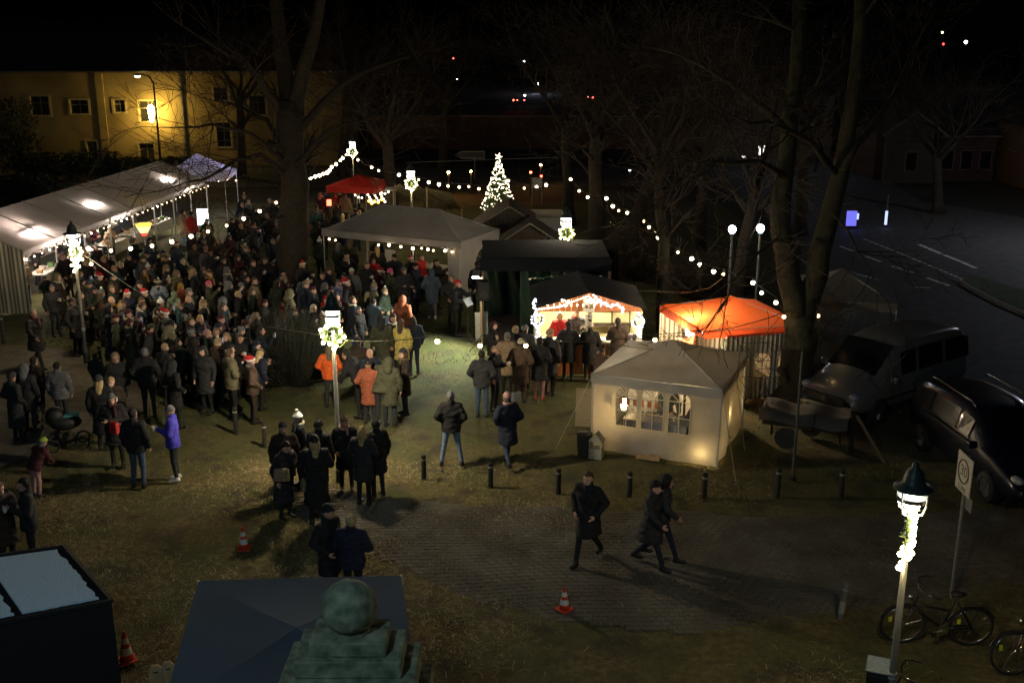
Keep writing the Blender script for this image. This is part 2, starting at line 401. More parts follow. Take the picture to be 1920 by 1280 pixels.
COL = {'black': (.012, .012, .014), 'charcoal': (.03, .03, .034), 'navy': (.013, .018, .04), 'dark brown': (.035, .022, .015), 'dark green': (.018, .03, .018),
       'maroon': (.07, .012, .018), 'grey': (.13, .13, .14), 'olive': (.07, .072, .04), 'tan': (.3, .21, .13), 'cream': (.55, .5, .38), 'white': (.75, .74, .7),
       'rust': (.3, .085, .04), 'orange': (.85, .13, .02), 'mustard': (.42, .22, .03), 'yellow': (.72, .58, .17), 'red': (.5, .02, .025), 'pink': (.75, .12, .25), 'dusty pink': (.4, .22, .2),
       'pale blue': (.33, .38, .48), 'royal blue': (.06, .05, .5), 'lilac': (.4, .38, .62), 'mint green': (.28, .36, .25), 'teal': (.02, .07, .08), 'slate blue': (.07, .1, .13),
       'brown': (.1, .06, .04), 'khaki': (.16, .14, .08), 'blond': (.5, .36, .17), 'lime': (.3, .45, .05), 'dark': (.02, .015, .012), 'jeans': (.05, .08, .14), 'light jeans': (.16, .24, .36)}
def cl(n): return mat('cloth ' + n, COL[n], .85, noise=.3, nscale=16, bump=.7)
SKIN = [mat('skin', (.55, .3, .21), .55, noise=.08, nscale=20, bump=0), mat('skin pale', (.66, .4, .3), .55, noise=.08, nscale=20, bump=0)]
EYE = mat('eye', (.02, .015, .012), .2, noise=0, bump=0); LIP = mat('lip', (.35, .1, .09), .5, noise=0, bump=0)
SHOE = {'black': mat('shoe leather', (.015, .013, .012), .5), 'white': mat('white trainer', (.7, .7, .68), .6), 'red': mat('red boot', (.5, .08, .05), .5), 'brown': mat('brown boot', (.16, .07, .03), .5)}
LANDMARKS = []
people = []; used_labels = set()
HAIRN = {'short hair', 'long hair', 'ponytail', 'bun'}
POSEN = {'phone': 'hands up', 'cup': 'hand raised', 'walk': 'walking', 'stroll': 'striding', 'lean': 'bending forward', 'folded': 'arms folded', 'sit': 'sitting', 'conduct': 'singing with raised arm'}
def where(px, py):
    b = min(LANDMARKS, key=lambda l: ((px - l[1]) / 1.2) ** 2 + ((py - l[2]) * 1.6) ** 2)
    dx, dy = px - b[1], (py - b[2]) * 1.6
    if abs(dx) > abs(dy): r = 'left of' if dx < 0 else 'right of'
    else: r = 'behind' if dy < 0 else 'in front of'
    return r + ' ' + b[0]
def person(px, py, yaw=0, coat='black', ct='jacket', hd='short hair', hc='dark', pz='stand', tr='black', h=1.7, shoe='black', scarf=None, trim='white', foot=False, label=None, group='crowd on the green', face=None, z=0, fill=False, xy=None):
    s = h / 1.74
    g = xy if xy else (G(px, py, z) if foot else G(px, py, z + (h if pz != 'sit' else h - .42 * s)))
    x, y = g[0], g[1]
    if face: yaw = math.degrees(math.atan2(face[0] - x, -(face[1] - y))) + rnd.uniform(-25, 25)
    kid = 'child' if h < 1.4 else 'person'
    hw = (hc + ' ' + hd) if hd != 'santa hat' else 'santa hat'
    if hd == 'none': hw = 'bald head'
    mk = lambda ex: ' '.join(filter(None, [kid, 'in', coat, ct + ',', hw + (',' if ex else ''), ex, where(px, py)]))
    lab = label or mk(POSEN.get(pz, ''))
    if len(lab.split()) > 16: lab = mk('')
    if len(lab.split()) > 16: lab = lab.replace('person in ', '')
    if lab in used_labels or len(lab.split()) > 16:
        if fill: return None
        lab = mk((scarf + ' scarf') if scarf else tr + ' trousers')
        if len(lab.split()) > 16: lab = lab.replace('person in ', '').replace(' trousers', '')
        if lab in used_labels: print('DUP', lab, px, py)
    used_labels.add(lab)
    t = thing('person', lab, 'child' if kid == 'child' else 'person', (x, y, z), R(yaw), group)
    t.scale = (s, s, s)
    if kid == 'child': t.scale = (s * 1.08, s * 1.08, s)
    me, hm = PM[pz]
    b = link('body', me, t)
    sk = rnd.choice(SKIN)
    for i, m in enumerate((sk, cl(tr), SHOE[shoe], EYE, LIP, cl('charcoal'))):
        b.material_slots[i].link = 'OBJECT'; b.material_slots[i].material = m
    c = link('coat', coatm(pz, ct if pz not in ('sit', 'walk', 'stroll') or ct == 'puffer' else ('coat' if 'coat' in ct and pz in ('walk', 'stroll') else 'jacket')), t)
    c.material_slots[0].link = 'OBJECT'; c.material_slots[0].material = cl(coat)
    def hp(st, c1, c2):
        o = link(('hair' if st in HAIRN else st.replace(' ', '_')), HEADWEAR[st], t); o.matrix_local = hm.copy()
        for i, m in enumerate((c1, c2)): o.material_slots[i].link = 'OBJECT'; o.material_slots[i].material = m
    if hd != 'none':
        if hd not in HAIRN and hd != 'hood': hp('long hair' if trim == 'hair' or rnd.random() < .35 else 'short hair', cl(rnd.choice(['dark', 'brown', 'blond', 'grey'])), cl('dark'))
        hp(hd, cl(hc if hd != 'santa hat' else 'red'), cl(trim if trim != 'hair' else 'white') if hd != 'hood' else cl('tan' if trim == 'fur' else hc))
    if scarf:
        o = link('scarf', SCARF, t); o.matrix_local = hm.copy(); o.material_slots[0].link = 'OBJECT'; o.material_slots[0].material = cl(scarf)
    people.append((x, y)); return t
# ---------------- ground, paving, road ----------------
def node_ground(name):
    m = bpy.data.materials.new(name); m.use_nodes = True; t = m.node_tree; b = t.nodes['Principled BSDF']; b.inputs['Roughness'].default_value = .95
    N = t.nodes.new; L = t.links.new
    tc = N('ShaderNodeTexCoord')
    def noise(s, d=6):
        n = N('ShaderNodeTexNoise'); n.inputs['Scale'].default_value = s; n.inputs['Detail'].default_value = d; L(tc.outputs['Object'], n.inputs['Vector']); return n.outputs['Fac']
    def ramp(f, a, b_, c1, c2):
        r = N('ShaderNodeValToRGB'); r.color_ramp.elements[0].position = a; r.color_ramp.elements[1].position = b_
        r.color_ramp.elements[0].color = (*c1, 1); r.color_ramp.elements[1].color = (*c2, 1); L(f, r.inputs[0]); return r.outputs[0]
    def mix(f, a, b_, mode='MIX'):
        x = N('ShaderNodeMixRGB'); x.blend_type = mode
        if isinstance(f, float): x.inputs[0].default_value = f
        else: L(f, x.inputs[0])
        L(a, x.inputs[1]); L(b_, x.inputs[2]); return x.outputs[0]
    return m, t, b, N, L, tc, noise, ramp, mix
m_ground, t, b, N, L, tc, noise, ramp, mix = node_ground('trodden winter grass')
green = ramp(noise(3), .3, .7, (.06, .075, .018), (.12, .13, .035))
straw = ramp(noise(9), .35, .7, (.13, .098, .038), (.3, .215, .085))
earth = ramp(noise(14), .3, .7, (.04, .032, .02), (.08, .064, .04))
a = mix(ramp(noise(.55, 3), .42, .6, (0, 0, 0), (1, 1, 1)), green, straw)
# greener on the lawn in the middle (a smooth field in world position), strawy toward the building
sep = N('ShaderNodeSeparateXYZ'); L(tc.outputs['Object'], sep.inputs[0])
mr = N('ShaderNodeMapRange'); mr.inputs[1].default_value = 21; mr.inputs[2].default_value = 27; L(sep.outputs[1], mr.inputs[0])
a = mix(mr.outputs[0], mix(.65, green, straw) if False else mix(ramp(noise(.8, 3), .35, .65, (.15,) * 3, (.95,) * 3), green, straw), mix(ramp(noise(.7, 3), .5, .75, (0,) * 3, (.7,) * 3), green, straw))
a = mix(ramp(noise(1.3, 5), .52, .66, (0,) * 3, (.8,) * 3), a, earth)
a = mix(.55, a, ramp(noise(70, 3), .3, .75, (.25,) * 3, (1, 1, 1)), 'MULTIPLY')
L(a, b.inputs['Base Color'])
bp = N('ShaderNodeBump'); bp.inputs['Strength'].default_value = .7; bp.inputs['Distance'].default_value = .05; L(noise(25, 8), bp.inputs['Height']); L(bp.outputs[0], b.inputs['Normal'])
m_asph = mat('asphalt', (.075, .073, .072), .75, noise=.35, nscale=2.2, bump=.3, detail=10)
m_sand = mat('sandy gravel', (.11, .095, .07), .95, noise=.35, nscale=4, bump=.5, detail=10)
m_paint = mat('road paint', (.75, .75, .72), .7, noise=.35, nscale=5)
def relief(x, y): return .025 * math.sin(x * .9 + .4 * y) * math.sin(y * .7 + 1) - .01
g = MB(); NX, NY = 150, 150
g.grid(lambda u, v: (lambda x, y: (x, y, relief(x, y) - .02))(-18 + 30 * u, 2 + 60 * v), NX, NY)
go = g.build('ground', m_ground, smooth=True); tag(go, 'trampled winter grass of the market green', kind='structure')
far = MB()
for (x0, x1, y0, y1) in ((-900, -18, -60, 62), (12, 900, -60, 62), (-18, 12, -60, 2), (-900, 900, 62, 2000)):
    far.poly([(x0, y0, -.035), (x1, y0, -.035), (x1, y1, -.035), (x0, y1, -.035)])
tag(far.build('terrain', mat('dark field soil', (.03, .03, .02), .95, noise=.4, nscale=.3)), 'dark open land beyond the market green', kind='structure')
# paved yard on the right, road with marks
rd = MB(); rd.poly([(10.6, -5, 0.0), (60, -5, 0), (60, 38, 0), (34, 44, 0), (24, 62, 0), (14.2, 62, 0), (13.2, 48, 0), (10.0, 36, 0)])
tag(rd.build('road', m_asph), 'dark asphalt road and forecourt with painted lines', kind='structure')
rd2 = MB(); rd2.poly([(14.2, 62, 0), (24, 62, 0), (27, 90, 0), (9, 90, 0)]); rd2.poly([(-60, 68, .002), (9, 68, .002), (9, 78, .002), (-60, 78, .002)])
tag(rd2.build('road', m_asph), 'side road running on behind the market', kind='structure')
def strip(name, a, b_, w_, z=.006):
    a = Vector(a[:2] + (z,)) if not isinstance(a, Vector) else Vector((a.x, a.y, z)); b_ = Vector((b_.x, b_.y, z))
    d = (b_ - a).normalized(); n = Vector((-d.y, d.x, 0)) * w_ / 2
    o = MB().poly([a - n, b_ - n, b_ + n, a + n]).build(name, m_paint); return o
for i, (x0, y0, x1, y1, w_) in enumerate([(1622, 480, 1652, 491, .14), (1672, 499, 1713, 512, .16), (1738, 521, 1780, 536, .17), (1575, 462, 1600, 471, .13), (1715, 538, 1745, 540, .1)]):
    tag(strip('road_marking', G(x0, y0), G(x1, y1), w_), kind='structure', label='white dash of the painted centre line')
pts = [(1620, 448), (1660, 464), (1700, 480), (1740, 497), (1780, 513), (1818, 530)]
for i in range(len(pts) - 1):
    for k in range(4):
        f0, f1 = k / 4, (k + .72) / 4
        A = [pts[i][j] + (pts[i + 1][j] - pts[i][j]) * f0 for j in (0, 1)]; B = [pts[i][j] + (pts[i + 1][j] - pts[i][j]) * f1 for j in (0, 1)]
        tag(strip('road_marking', G(*A), G(*B), .11), kind='structure', label='short block of the worn edge line')
for (x0, y0, x1, y1) in [(1722, 458, 1765, 476), (1770, 478, 1800, 490), (1802, 491, 1830, 503)]:
    tag(strip('road_marking', G(x0, y0), G(x1, y1), .2), kind='structure', label='white lane line on the far carriageway')
kp = [G(1800, 531), G(1822, 545), G(1850, 560), G(1880, 575), G(1920, 592), G(1990, 620)]
m_curb = mat('kerb stone', (.22, .22, .22), .8, noise=.3, nscale=8)
isl = MB(); back = [G(1990, 560), G(1900, 545), G(1850, 528), G(1820, 520)]
isl.prism([(p.x, p.y) for p in kp] + [(p.x, p.y) for p in back], .0, .11, 'z')
ti = tag(isl.build('traffic_island', mat('island grass', (.07, .09, .04), .95, noise=.4, nscale=6)), 'grassy traffic island with pale kerb beside road', kind='structure')
for i in range(len(kp) - 1):
    a, b_ = kp[i], kp[i + 1]; n = max(1, int((b_ - a).length / .9))
    for k in range(n):
        c = a + (b_ - a) * ((k + .5) / n); ang = math.atan2(b_.y - a.y, b_.x - a.x)
        MB().box((c.x, c.y, .065), ((b_ - a).length / n - .02, .14, .135), rz=ang).build('kerb_stone', m_curb, ti)
# sett paving in front (right of the cones): individually laid stones
m_sett = []
for i_, c in enumerate([(.15, .134, .108), (.162, .146, .12), (.138, .124, .1)]):
    mm = mat('granite sett %d' % i_, c, .85, noise=.2, nscale=25, bump=.3); m_sett.append(mm); t_ = mm.node_tree
    ge = t_.nodes.new('ShaderNodeNewGeometry'); nz = t_.nodes.new('ShaderNodeTexNoise'); nz.inputs['Scale'].default_value = .9; nz.inputs['Detail'].default_value = 8
    t_.links.new(ge.outputs['Position'], nz.inputs['Vector']); rp = t_.nodes.new('ShaderNodeValToRGB'); rp.color_ramp.elements[0].position = .35; rp.color_ramp.elements[1].position = .65; rp.color_ramp.elements[0].color = (.45, .42, .36, 1); rp.color_ramp.elements[1].color = (1, 1, 1, 1)
    t_.links.new(nz.outputs['Fac'], rp.inputs[0]); mu = t_.nodes.new('ShaderNodeMixRGB'); mu.blend_type = 'MULTIPLY'; mu.inputs[0].default_value = 1
    b_ = t_.nodes['Principled BSDF']; src = b_.inputs['Base Color'].links[0].from_socket; t_.links.new(src, mu.inputs[1]); t_.links.new(rp.outputs[0], mu.inputs[2]); t_.links.new(mu.outputs[0], b_.inputs['Base Color'])
m_joint = mat('paving bed sand', (.11, .097, .072), .95, noise=.4, nscale=1.5, detail=10)
def pave_edge(x): return 17.6 + .55 * math.sin(x * .5 + .8) * .6 + (.9 if x < -1.5 else 0) * min(1, (-1.5 - x) / 2)
pv = MB()
PAVE = [(p_.x, p_.y) for p_ in (G(545, 895), G(700, 930), G(900, 946), G(1200, 962), G(1560, 968), G(2050, 950), G(2050, 1085), G(1720, 1115), G(1560, 1150), G(1300, 1190), G(1050, 1165), G(900, 1120), G(740, 1050), G(610, 1000), G(520, 930))]
def inpoly(x, y, pl):
    c_ = False
    for i in range(len(pl)):
        (x1, y1), (x2, y2) = pl[i], pl[i - 1]
        if (y1 > y) != (y2 > y) and x < (x2 - x1) * (y - y1) / (y2 - y1) + x1: c_ = not c_
    return c_
pvp = [(x * .5, pave_edge(x * .5) + 1.0) for x in range(-8, 24)]

stone_me = []
for k in range(4):
    s_ = MB(); r_ = random.Random(k)
    x, y = .078, .058
    b8 = [(-x, -y), (x, -y), (x, y), (-x, y)]; tp = [(a * .86 + r_.uniform(-.006, .006), b_ * .85 + r_.uniform(-.006, .006)) for a, b_ in b8]
    s_.add([(a, b_, -.03) for a, b_ in b8] + [(a, b_, .0125 + r_.uniform(-.003, .003)) for a, b_ in tp], [(0, 1, 5, 4), (1, 2, 6, 5), (2, 3, 7, 6), (3, 0, 4, 7), (4, 5, 6, 7)])
    for q, mm in enumerate(m_sett): stone_me.append(s_.mesh('stone', mm))
rest = MB(); nst = 0; cand = []
yy = 12.9
row = 0
while yy < 21.5:
    xx = -5.5 + (row % 2) * .083
    while xx < 12.5:
        top = pave_edge(xx) + .95; bot = 13.9 - .1 * (xx + 1) if xx > -1 else 14.4 - (xx + 1) * .0
        if inpoly(xx, yy, PAVE):
            e_ = sum(inpoly(xx + ddx, yy - dd_ - .12 * math.sin(xx * 3.1), PAVE) for dd_ in (.15, .35, .6, .85, 1.1) for ddx in (-.4 * dd_, .1)) / 10; hz_ = -.036 * (1 - e_) + .004 * math.sin(xx * 1.9 + yy * 2.3)
            cand.append((xx + rnd.uniform(-.008, .008), yy + rnd.uniform(-.006, .006) + .1 * math.sin(xx * .7) + .03 * math.sin(xx * 2.3), hz_))
        xx += .166
    yy += .127; row += 1
for i, (x, y, z) in enumerate(cand): z += .004 + .001 * (i % 3); pv.poly([(x - .086, y - .068, z), (x + .086, y - .068, z), (x + .086, y + .068, z), (x - .086, y + .068, z)])
paving = tag(pv.build('paving', m_joint), 'granite sett paving crossing the foreground', kind='structure')
def bigness(p):
    px, py = pix((p[0], p[1], 0)); return 0 if -10 < px < 1930 and py < 1290 else 1
cand.sort(key=lambda p: (bigness(p), abs(p[1] - 17.4) + abs(p[0] - 2.5) * .5))
for i, (x, y, hz_) in enumerate(cand):
    me = stone_me[(i * 7) % len(stone_me)]
    if i < 300: link('stone', me, paving, (x, y, hz_ + rnd.uniform(0, .003)), (0, 0, rnd.uniform(-.05, .05)))
    else:
        c, s_ = math.cos(a0 := rnd.uniform(-.05, .05)), math.sin(a0); zz = hz_ + rnd.uniform(0, .003)
        rest.cm = (i * 7) % len(stone_me) % 3
        rest.add([(v.co.x * c - v.co.y * s_ + x, v.co.x * s_ + v.co.y * c + y, v.co.z + zz) for v in me.vertices], [tuple(p.vertices) for p in me.polygons])
o = rest.build('stone_field', m_sett, paving); o['kind'] = 'stuff'
# sandy path on the left
pa = MB(); pp = [G(-60, 640), G(110, 655), G(240, 690), G(300, 760), G(-60, 900)]
pa.poly([(p.x, p.y, .02) for p in pp[::-1]])
tag(pa.build('path', m_sand), 'sandy footpath at the left of the green', kind='structure')
# blades of grass and loose straw: real geometry
def blades(name, n, region, hgt, wd, mats_, label, lying=False, seed=1):
    r = np.random.RandomState(seed); P = []
    while len(P) < n:
        q = region(r)
        if q is not None: P.append(q)
    P = np.array(P); a = r.uniform(0, 2 * np.pi, n); hh = hgt * r.uniform(.5, 1.3, n); w_ = wd * r.uniform(.6, 1.2, n)
    le = r.uniform(.2, .9, n) * hh; dx, dy = np.cos(a), np.sin(a); z0 = -.03 if not lying else .01
    base = np.stack([P[:, 0], P[:, 1], np.full(n, z0)], 1)
    side = np.stack([-dy * w_, dx * w_, 0 * a], 1)
    if lying:
        b2 = base + np.stack([dx * hh * .5, dy * hh * .5, r.uniform(.01, .04, n)], 1); b3 = base + np.stack([dx * hh - dy * hh * .2, dy * hh + dx * hh * .2, r.uniform(0, .03, n)], 1)
    else:
        b2 = base + np.stack([dx * le * .3, dy * le * .3, hh * .6], 1); b3 = base + np.stack([dx * le, dy * le, hh], 1)
    v = np.stack([base - side, base + side, b2 + side * .7, b2 - side * .7, b3 + side * .15, b3 - side * .15], 1).reshape(-1, 3)
    i = np.arange(n)[:, None] * 6; f = np.concatenate([i + [[0, 1, 2, 3]], i + [[3, 2, 4, 5]]]); mi = np.tile(r.randint(0, len(mats_), n), 2)
    return tag(link(name, mesh_np(name, v, f, mats_, mi, smooth=False)), label, kind='stuff')
def onpave(x, y): return inpoly(x, y, PAVE)
def reg1(r):
    x, y = r.uniform(-12, 11), 9.5 + 20 * r.rand() ** 1.3
    if abs(x) > y * .53 + 1: return None
    if onpave(x, y) and r.rand() > .09: return None
    return (x, y)
m_g = [mat('grass blade', (.07, .1, .025), .8, noise=0, bump=0), mat('grass blade dry', (.17, .14, .06), .8, noise=0, bump=0), mat('grass blade olive', (.1, .1, .035), .8, noise=0, bump=0)]
blades('grass', 70000, reg1, .055, .004, m_g, 'short trampled grass of the green', seed=3)
m_s = [mat('straw', (.5, .4, .2), .7, noise=0, bump=0), mat('straw dull', (.24, .19, .09), .8, noise=0, bump=0)]
def reg2(r):
    x, y = r.uniform(-10, 9), 10.5 + 12 * r.rand()
    d = math.sin(x * 1.3 + y) + math.sin(y * 1.7 - x * .6) + r.normal(0, .8)
    if x > 0: d -= .12 * x + .5
    if onpave(x, y): d -= 1.0
    return (x, y) if d > .35 and abs(x) < y * .55 + 1 else None
blades('straw', 12000, reg2, .15, .0042, m_s, 'loose straw scattered over the trodden ground', lying=True, seed=5)
def reg3(r):
    x, y = r.uniform(-16, 5), 30 + 12 * r.rand(); return (x, y)
blades('grass', 26000, reg3, .07, .008, m_g, 'lawn under the crowd in the middle of the green', seed=9)
# ---------------- yellow building on the left ----------------
BY = 80.0
m_ywall = mat('ochre rendered wall', (.27, .2, .08), .9, noise=.4, nscale=.35, bump=.3, detail=10)
m_pale = mat('pale render band', (.36, .3, .16), .9, noise=.2, nscale=3)
m_dark = mat('dark window void', (.02, .02, .02), .3, noise=0, bump=0)
def W(px, py): p = GY(px, py, BY); return p.x, p.z
bd = thing('building', 'long ochre two-storey building lit by a yellow street lamp', 'building', (0, BY, 0))
m = MB(); x0 = W(-260, 200)[0]; x1 = W(640, 200)[0]; zt = 6.75
wins = [(34, 69, 181, 216), (110, 144, 188, 213), (194, 215, 188, 210), (243, 275, 190, 227), (235, 263, 269, 300), (388, 414, 165, 188), (388, 414, 230, 275), (134, 153, 265, 296), (455, 485, 180, 215), (530, 560, 185, 220)]
cutx = sorted({x0, x1} | {W(a, 0)[0] for a, *_ in wins} | {W(b_, 0)[0] for _, b_, *_ in wins})
rects = [(W(a, 0)[0], W(b_, 0)[0], W(0, d)[1], W(0, c)[1]) for a, b_, c, d in wins]
cutz = sorted({0, zt} | {r[2] for r in rects} | {r[3] for r in rects})
for i in range(len(cutx) - 1):
    for j in range(len(cutz) - 1):
        cx, cz = (cutx[i] + cutx[i + 1]) / 2, (cutz[j] + cutz[j + 1]) / 2
        if any(r[0] < cx < r[1] and r[2] < cz < r[3] for r in rects): continue
        m.box((cx, .2, cz), (cutx[i + 1] - cutx[i], .4, cutz[j + 1] - cutz[j]))
m.build('wall', m_ywall, bd)
MB().box(((x0 + x1) / 2, 4.6, zt / 2), (x1 - x0, 8, zt)).build('rear_wall', m_ywall, bd)
rf = MB(); rf.prism([(-.5, zt), (9, zt), (4.5, zt + .1 + 2.6)], x0 - .3, x1 + .3, 'x'); 
rf.build('roof', mat('old roof tiles', (.035, .022, .018), .9, noise=.3, nscale=3), bd)
MB().box(((x0 + x1) / 2, -.56, zt + .02), (x1 - x0 + .6, .14, .12)).build('gutter', mat('zinc gutter', (.3, .28, .24), .5, 1), bd)
for r in rects:
    cx, cz, ww, hh = (r[0] + r[1]) / 2, (r[2] + r[3]) / 2, r[1] - r[0], r[3] - r[2]
    f = MB()
    for (dx, dz, a, b_) in ((0, hh / 2 + .06, ww + .3, .12), (0, -hh / 2 - .06, ww + .3, .12), (-ww / 2 - .08, 0, .15, hh), (ww / 2 + .08, 0, .15, hh)): f.box((cx + dx, -.02, cz + dz), (a, .08, b_))
    f = f.build('window', m_pale, bd)
    MB().box((cx, .18, cz), (ww, .03, hh)).build('pane', m_dark, f)
    fr = MB().box((cx, .14, cz), (.07, .05, hh)).box((cx, .145, cz + hh * .15), (ww, .04, .07)); fr.build('glazing_bar', mat('old window wood', (.2, .17, .1), .8), f)
for px in (170, 325):
    x = W(px, 0)[0]; MB().box((x, -.06, zt / 2), (.55 if px == 170 else .16, .12, zt)).build('pilaster' if px == 170 else 'downpipe', m_ywall if px == 170 else mat('zinc gutter'), bd)
# street lamp in front of it: arm lamp above, glowing lantern lower
def arm_lamp(name, label, base, ztop, arm, lampz, glow, gz=None, cat='street lamp'):
    t_ = thing(name, label, cat, base)
    pole = MB().tube([(0, 0, 0), (0, 0, ztop * .6), (0, 0, ztop - .6), (arm * .25, 0, ztop - .15), (arm * .7, 0, ztop), (arm, 0, ztop)], [.09, .075, .06, .05, .045, .04], 8)
    pole.build('pole', mat('dark green metal', (.02, .025, .02), .5), t_, smooth=True)
    MB().ball((arm * 1.1, 0, ztop - .02), .2, 10, 1.6, .8, .5).build('lamp_head', mat('grey cast metal', (.2, .2, .2), .5), t_)
    MB().ball((arm * 1.1, 0, ztop - .13), .15, 10, 1.5, .8, .55).build('lamp_glass', glow, t_)
    return t_
p = GY(291, 305, 77.5); 
E_yel = emit('lamp glow yellow', (1, .68, .17), 52); E_yel2 = emit('lamp glow pale', (1, .75, .38), 7)
tl = arm_lamp('street_lamp', 'tall curved street lamp with two yellow lights before the ochre building', (p.x, 78.7, 0), 6.6, -1.0, 6.6, E_yel2)
gl = MB().lathe([(.0, -.75), (.12, -.7), (.2, -.1), (.24, .3), (.1, .5), (0, .52)], (-.48, .35, 3.95), 12); gl.build('lantern', E_yel, tl)
MB().tube([(0, 0, 4.7), (-.25, .3, 4.75), (-.48, .45, 4.5)], .03, 6).build('bracket', mat('dark green metal'), tl)
# dark hedge and bushes between the building and the marquee
m_leaf = mat('dark evergreen leaf', (.025, .04, .016), .7, noise=.5, nscale=4)
m_twig = mat('bare twig bark', (.05, .035, .02), .85, noise=.3, nscale=20)
m_bark = mat('lime tree bark', (.036, .027, .017), .9, noise=.4, nscale=7, bump=.9, detail=10)
m_bark2 = mat('mossy bark', (.045, .04, .02), .9, noise=.4, nscale=7, bump=.9, detail=10)
def leafy(name, label, cat, loc, rx, ry, hz, n, leaf=.16, seed=0, m_=None):
    r = np.random.RandomState(seed); t_ = thing(name, label, cat, loc)
    d = r.normal(size=(n, 3)); d /= np.linalg.norm(d, axis=1)[:, None]; d *= (r.rand(n, 1) ** .35) * (1 + .22 * np.sin(7 * d[:, :1] + seed) * np.cos(5 * d[:, 2:]))
    c = d * (rx, ry, hz / 2) + (0, 0, hz / 2); c[:, 2] = np.maximum(c[:, 2], .05)
    u = r.normal(size=(n, 3)); u /= np.linalg.norm(u, axis=1)[:, None]; v_ = np.cross(u, r.normal(size=(n, 3))); v_ /= np.linalg.norm(v_, axis=1)[:, None]
    s_ = leaf * r.uniform(.5, 1.2, (n, 1)); V = np.stack([c - u * s_, c - v_ * s_ * .45, c + u * s_, c + v_ * s_ * .45], 1).reshape(-1, 3)
    link('foliage', mesh_np('foliage', V, np.arange(4 * n).reshape(n, 4), [m_ or m_leaf], smooth=False), t_)
    st = MB()
    for k in range(6): st.tube([(0, 0, 0), (rx * .4 * math.cos(k * 2.4), ry * .4 * math.sin(k * 2.4), hz * .45), (rx * .6 * math.cos(k * 2.4), ry * .6 * math.sin(k * 2.4), hz * .8)], [.05, .03, .01], 5)
    st.build('stem', m_twig, t_); return t_
for i, (px, D_, rx, hz, lab) in enumerate([(30, 74, 1.9, 5.3, 'tall dark conifer-like bush at the left corner of the ochre building'), (95, 72, 2.6, 1.8, 'low dark hedge shrub behind the marquee ridge, left one'), (180, 70, 2.4, 2.2, 'greenish round shrub behind the marquee roof, middle one'),
                                       (55, 60, 2.4, 1.9, 'low shrub just above the marquee roof at far left'), (250, 72, 2.6, 1.5, 'low dark shrub under the yellow lamp wall'), (330, 74, 2.2, 1.3, 'flat dark shrub by the far end of the marquee')]):
    x = (px - 960) / FPX * (D_ * CP + 8.5 * SP)
    leafy('shrub' if i else 'conifer', lab, 'shrub', (x, D_, 0), rx, 1.4, hz, 2600, .14, i)
# ---------------- bare winter trees ----------------
def rot_about(v, ax, a): return Matrix.Rotation(a, 3, ax) @ v
def tree(name, label, base, guide, forks, seed, levels=4, spread=1.0, bark=None, tw=None, twn=3, seg=7, group='bare trees on the green'):
    """guide: list of (polyline, r0, r1) main limbs in local coordinates; twigs are grown from them."""
    r = random.Random(seed); t_ = thing(name, label, 'tree', base, 0, group)
    trunk = MB(); br = MB(); tg = MB()
    def wob(pts, amt):
        out = [Vector(pts[0])]
        for i in range(1, len(pts)):
            a, b_ = Vector(pts[i - 1]), Vector(pts[i]); n = max(2, int((b_ - a).length / .8))
            for k in range(1, n + 1):
                q = a + (b_ - a) * k / n
                out.append(q + Vector((r.gauss(0, amt), r.gauss(0, amt), r.gauss(0, amt * .5))) if not (k == n and i == len(pts) - 1 and False) else q)
        return out
    def grow(p, d, L, rad, lev):
        n = 4 if lev < levels else 3; pts = [p]; q = p.copy(); dd = d.copy()
        for i in range(n):
            dd = (dd + Vector((r.gauss(0, .16), r.gauss(0, .16), r.gauss(.02, .12)))).normalized(); q = q + dd * L / n; pts.append(q)
        rr = [max(.007, rad * (1 - .7 * i / n)) for i in range(n + 1)]
        (br if lev < 2 else tg).tube(pts, rr, 6 if lev == 0 else (4 if lev < 2 else 3), caps=False)
        if lev >= levels: return
        m_ = twn + (1 if lev == 0 else 0)
        for k in range(m_):
            f = r.uniform(.3, 1.0); i = min(n - 1, int(f * n)); s_ = pts[i] + (pts[i + 1] - pts[i]) * (f * n - i)
            ax = dd.orthogonal(); ax = rot_about(ax, dd, r.uniform(0, 2 * math.pi))
            nd = rot_about(dd, ax, r.uniform(.35, .95) * spread); 
            grow(s_, nd, L * r.uniform(.5, .75), rad * (1 - .6 * f) * .6, lev + 1)
    for pts, r0, r1 in guide:
        w_ = wob(pts, r0 * .1 + (.05 if r0 < .26 else 0)); n = len(w_); rad = [r0 + (r1 - r0) * (i / (n - 1)) ** .8 for i in range(n)]
        if pts[0][2] < .3:
            rad[0] *= 1.45; rad[1] *= 1.08
        trunk.tube(w_, rad, 14 if r0 > .2 else 9)
        lim = r0 < .26
        L_ = sum((Vector(w_[i + 1]) - Vector(w_[i])).length for i in range(n - 1))
        nb = int(forks * (1.0 if lim else .35) * max(1, L_ / 3))
        for k in range(nb):
            f = r.uniform(.35 if lim else .5, 1); i = min(n - 2, int(f * (n - 1))); s_ = w_[i]
            if s_[2] < 2.4: continue
            dr = (Vector(w_[i + 1]) - Vector(w_[i])).normalized(); ax = rot_about(dr.orthogonal(), dr, r.uniform(0, 2 * math.pi))
            grow(Vector(s_), rot_about(dr, ax, r.uniform(.5, 1.1) * spread), r.uniform(1.6, 3.0) * (1.2 - .5 * f), max(.02, rad[i] * .38), 1)
        if lim: grow(Vector(w_[-1]), (Vector(w_[-1]) - Vector(w_[-2])).normalized(), 2.2, r1 * .8, 1)
    trunk.build('trunk', bark or m_bark, t_, smooth=True)
    o = br.build('branches', bark or m_bark, t_, smooth=True); o['kind'] = 'stuff'
    o = tg.build('twigs', tw or m_twig, t_); o['kind'] = 'stuff'
    return t_
b0 = G(556, 566)
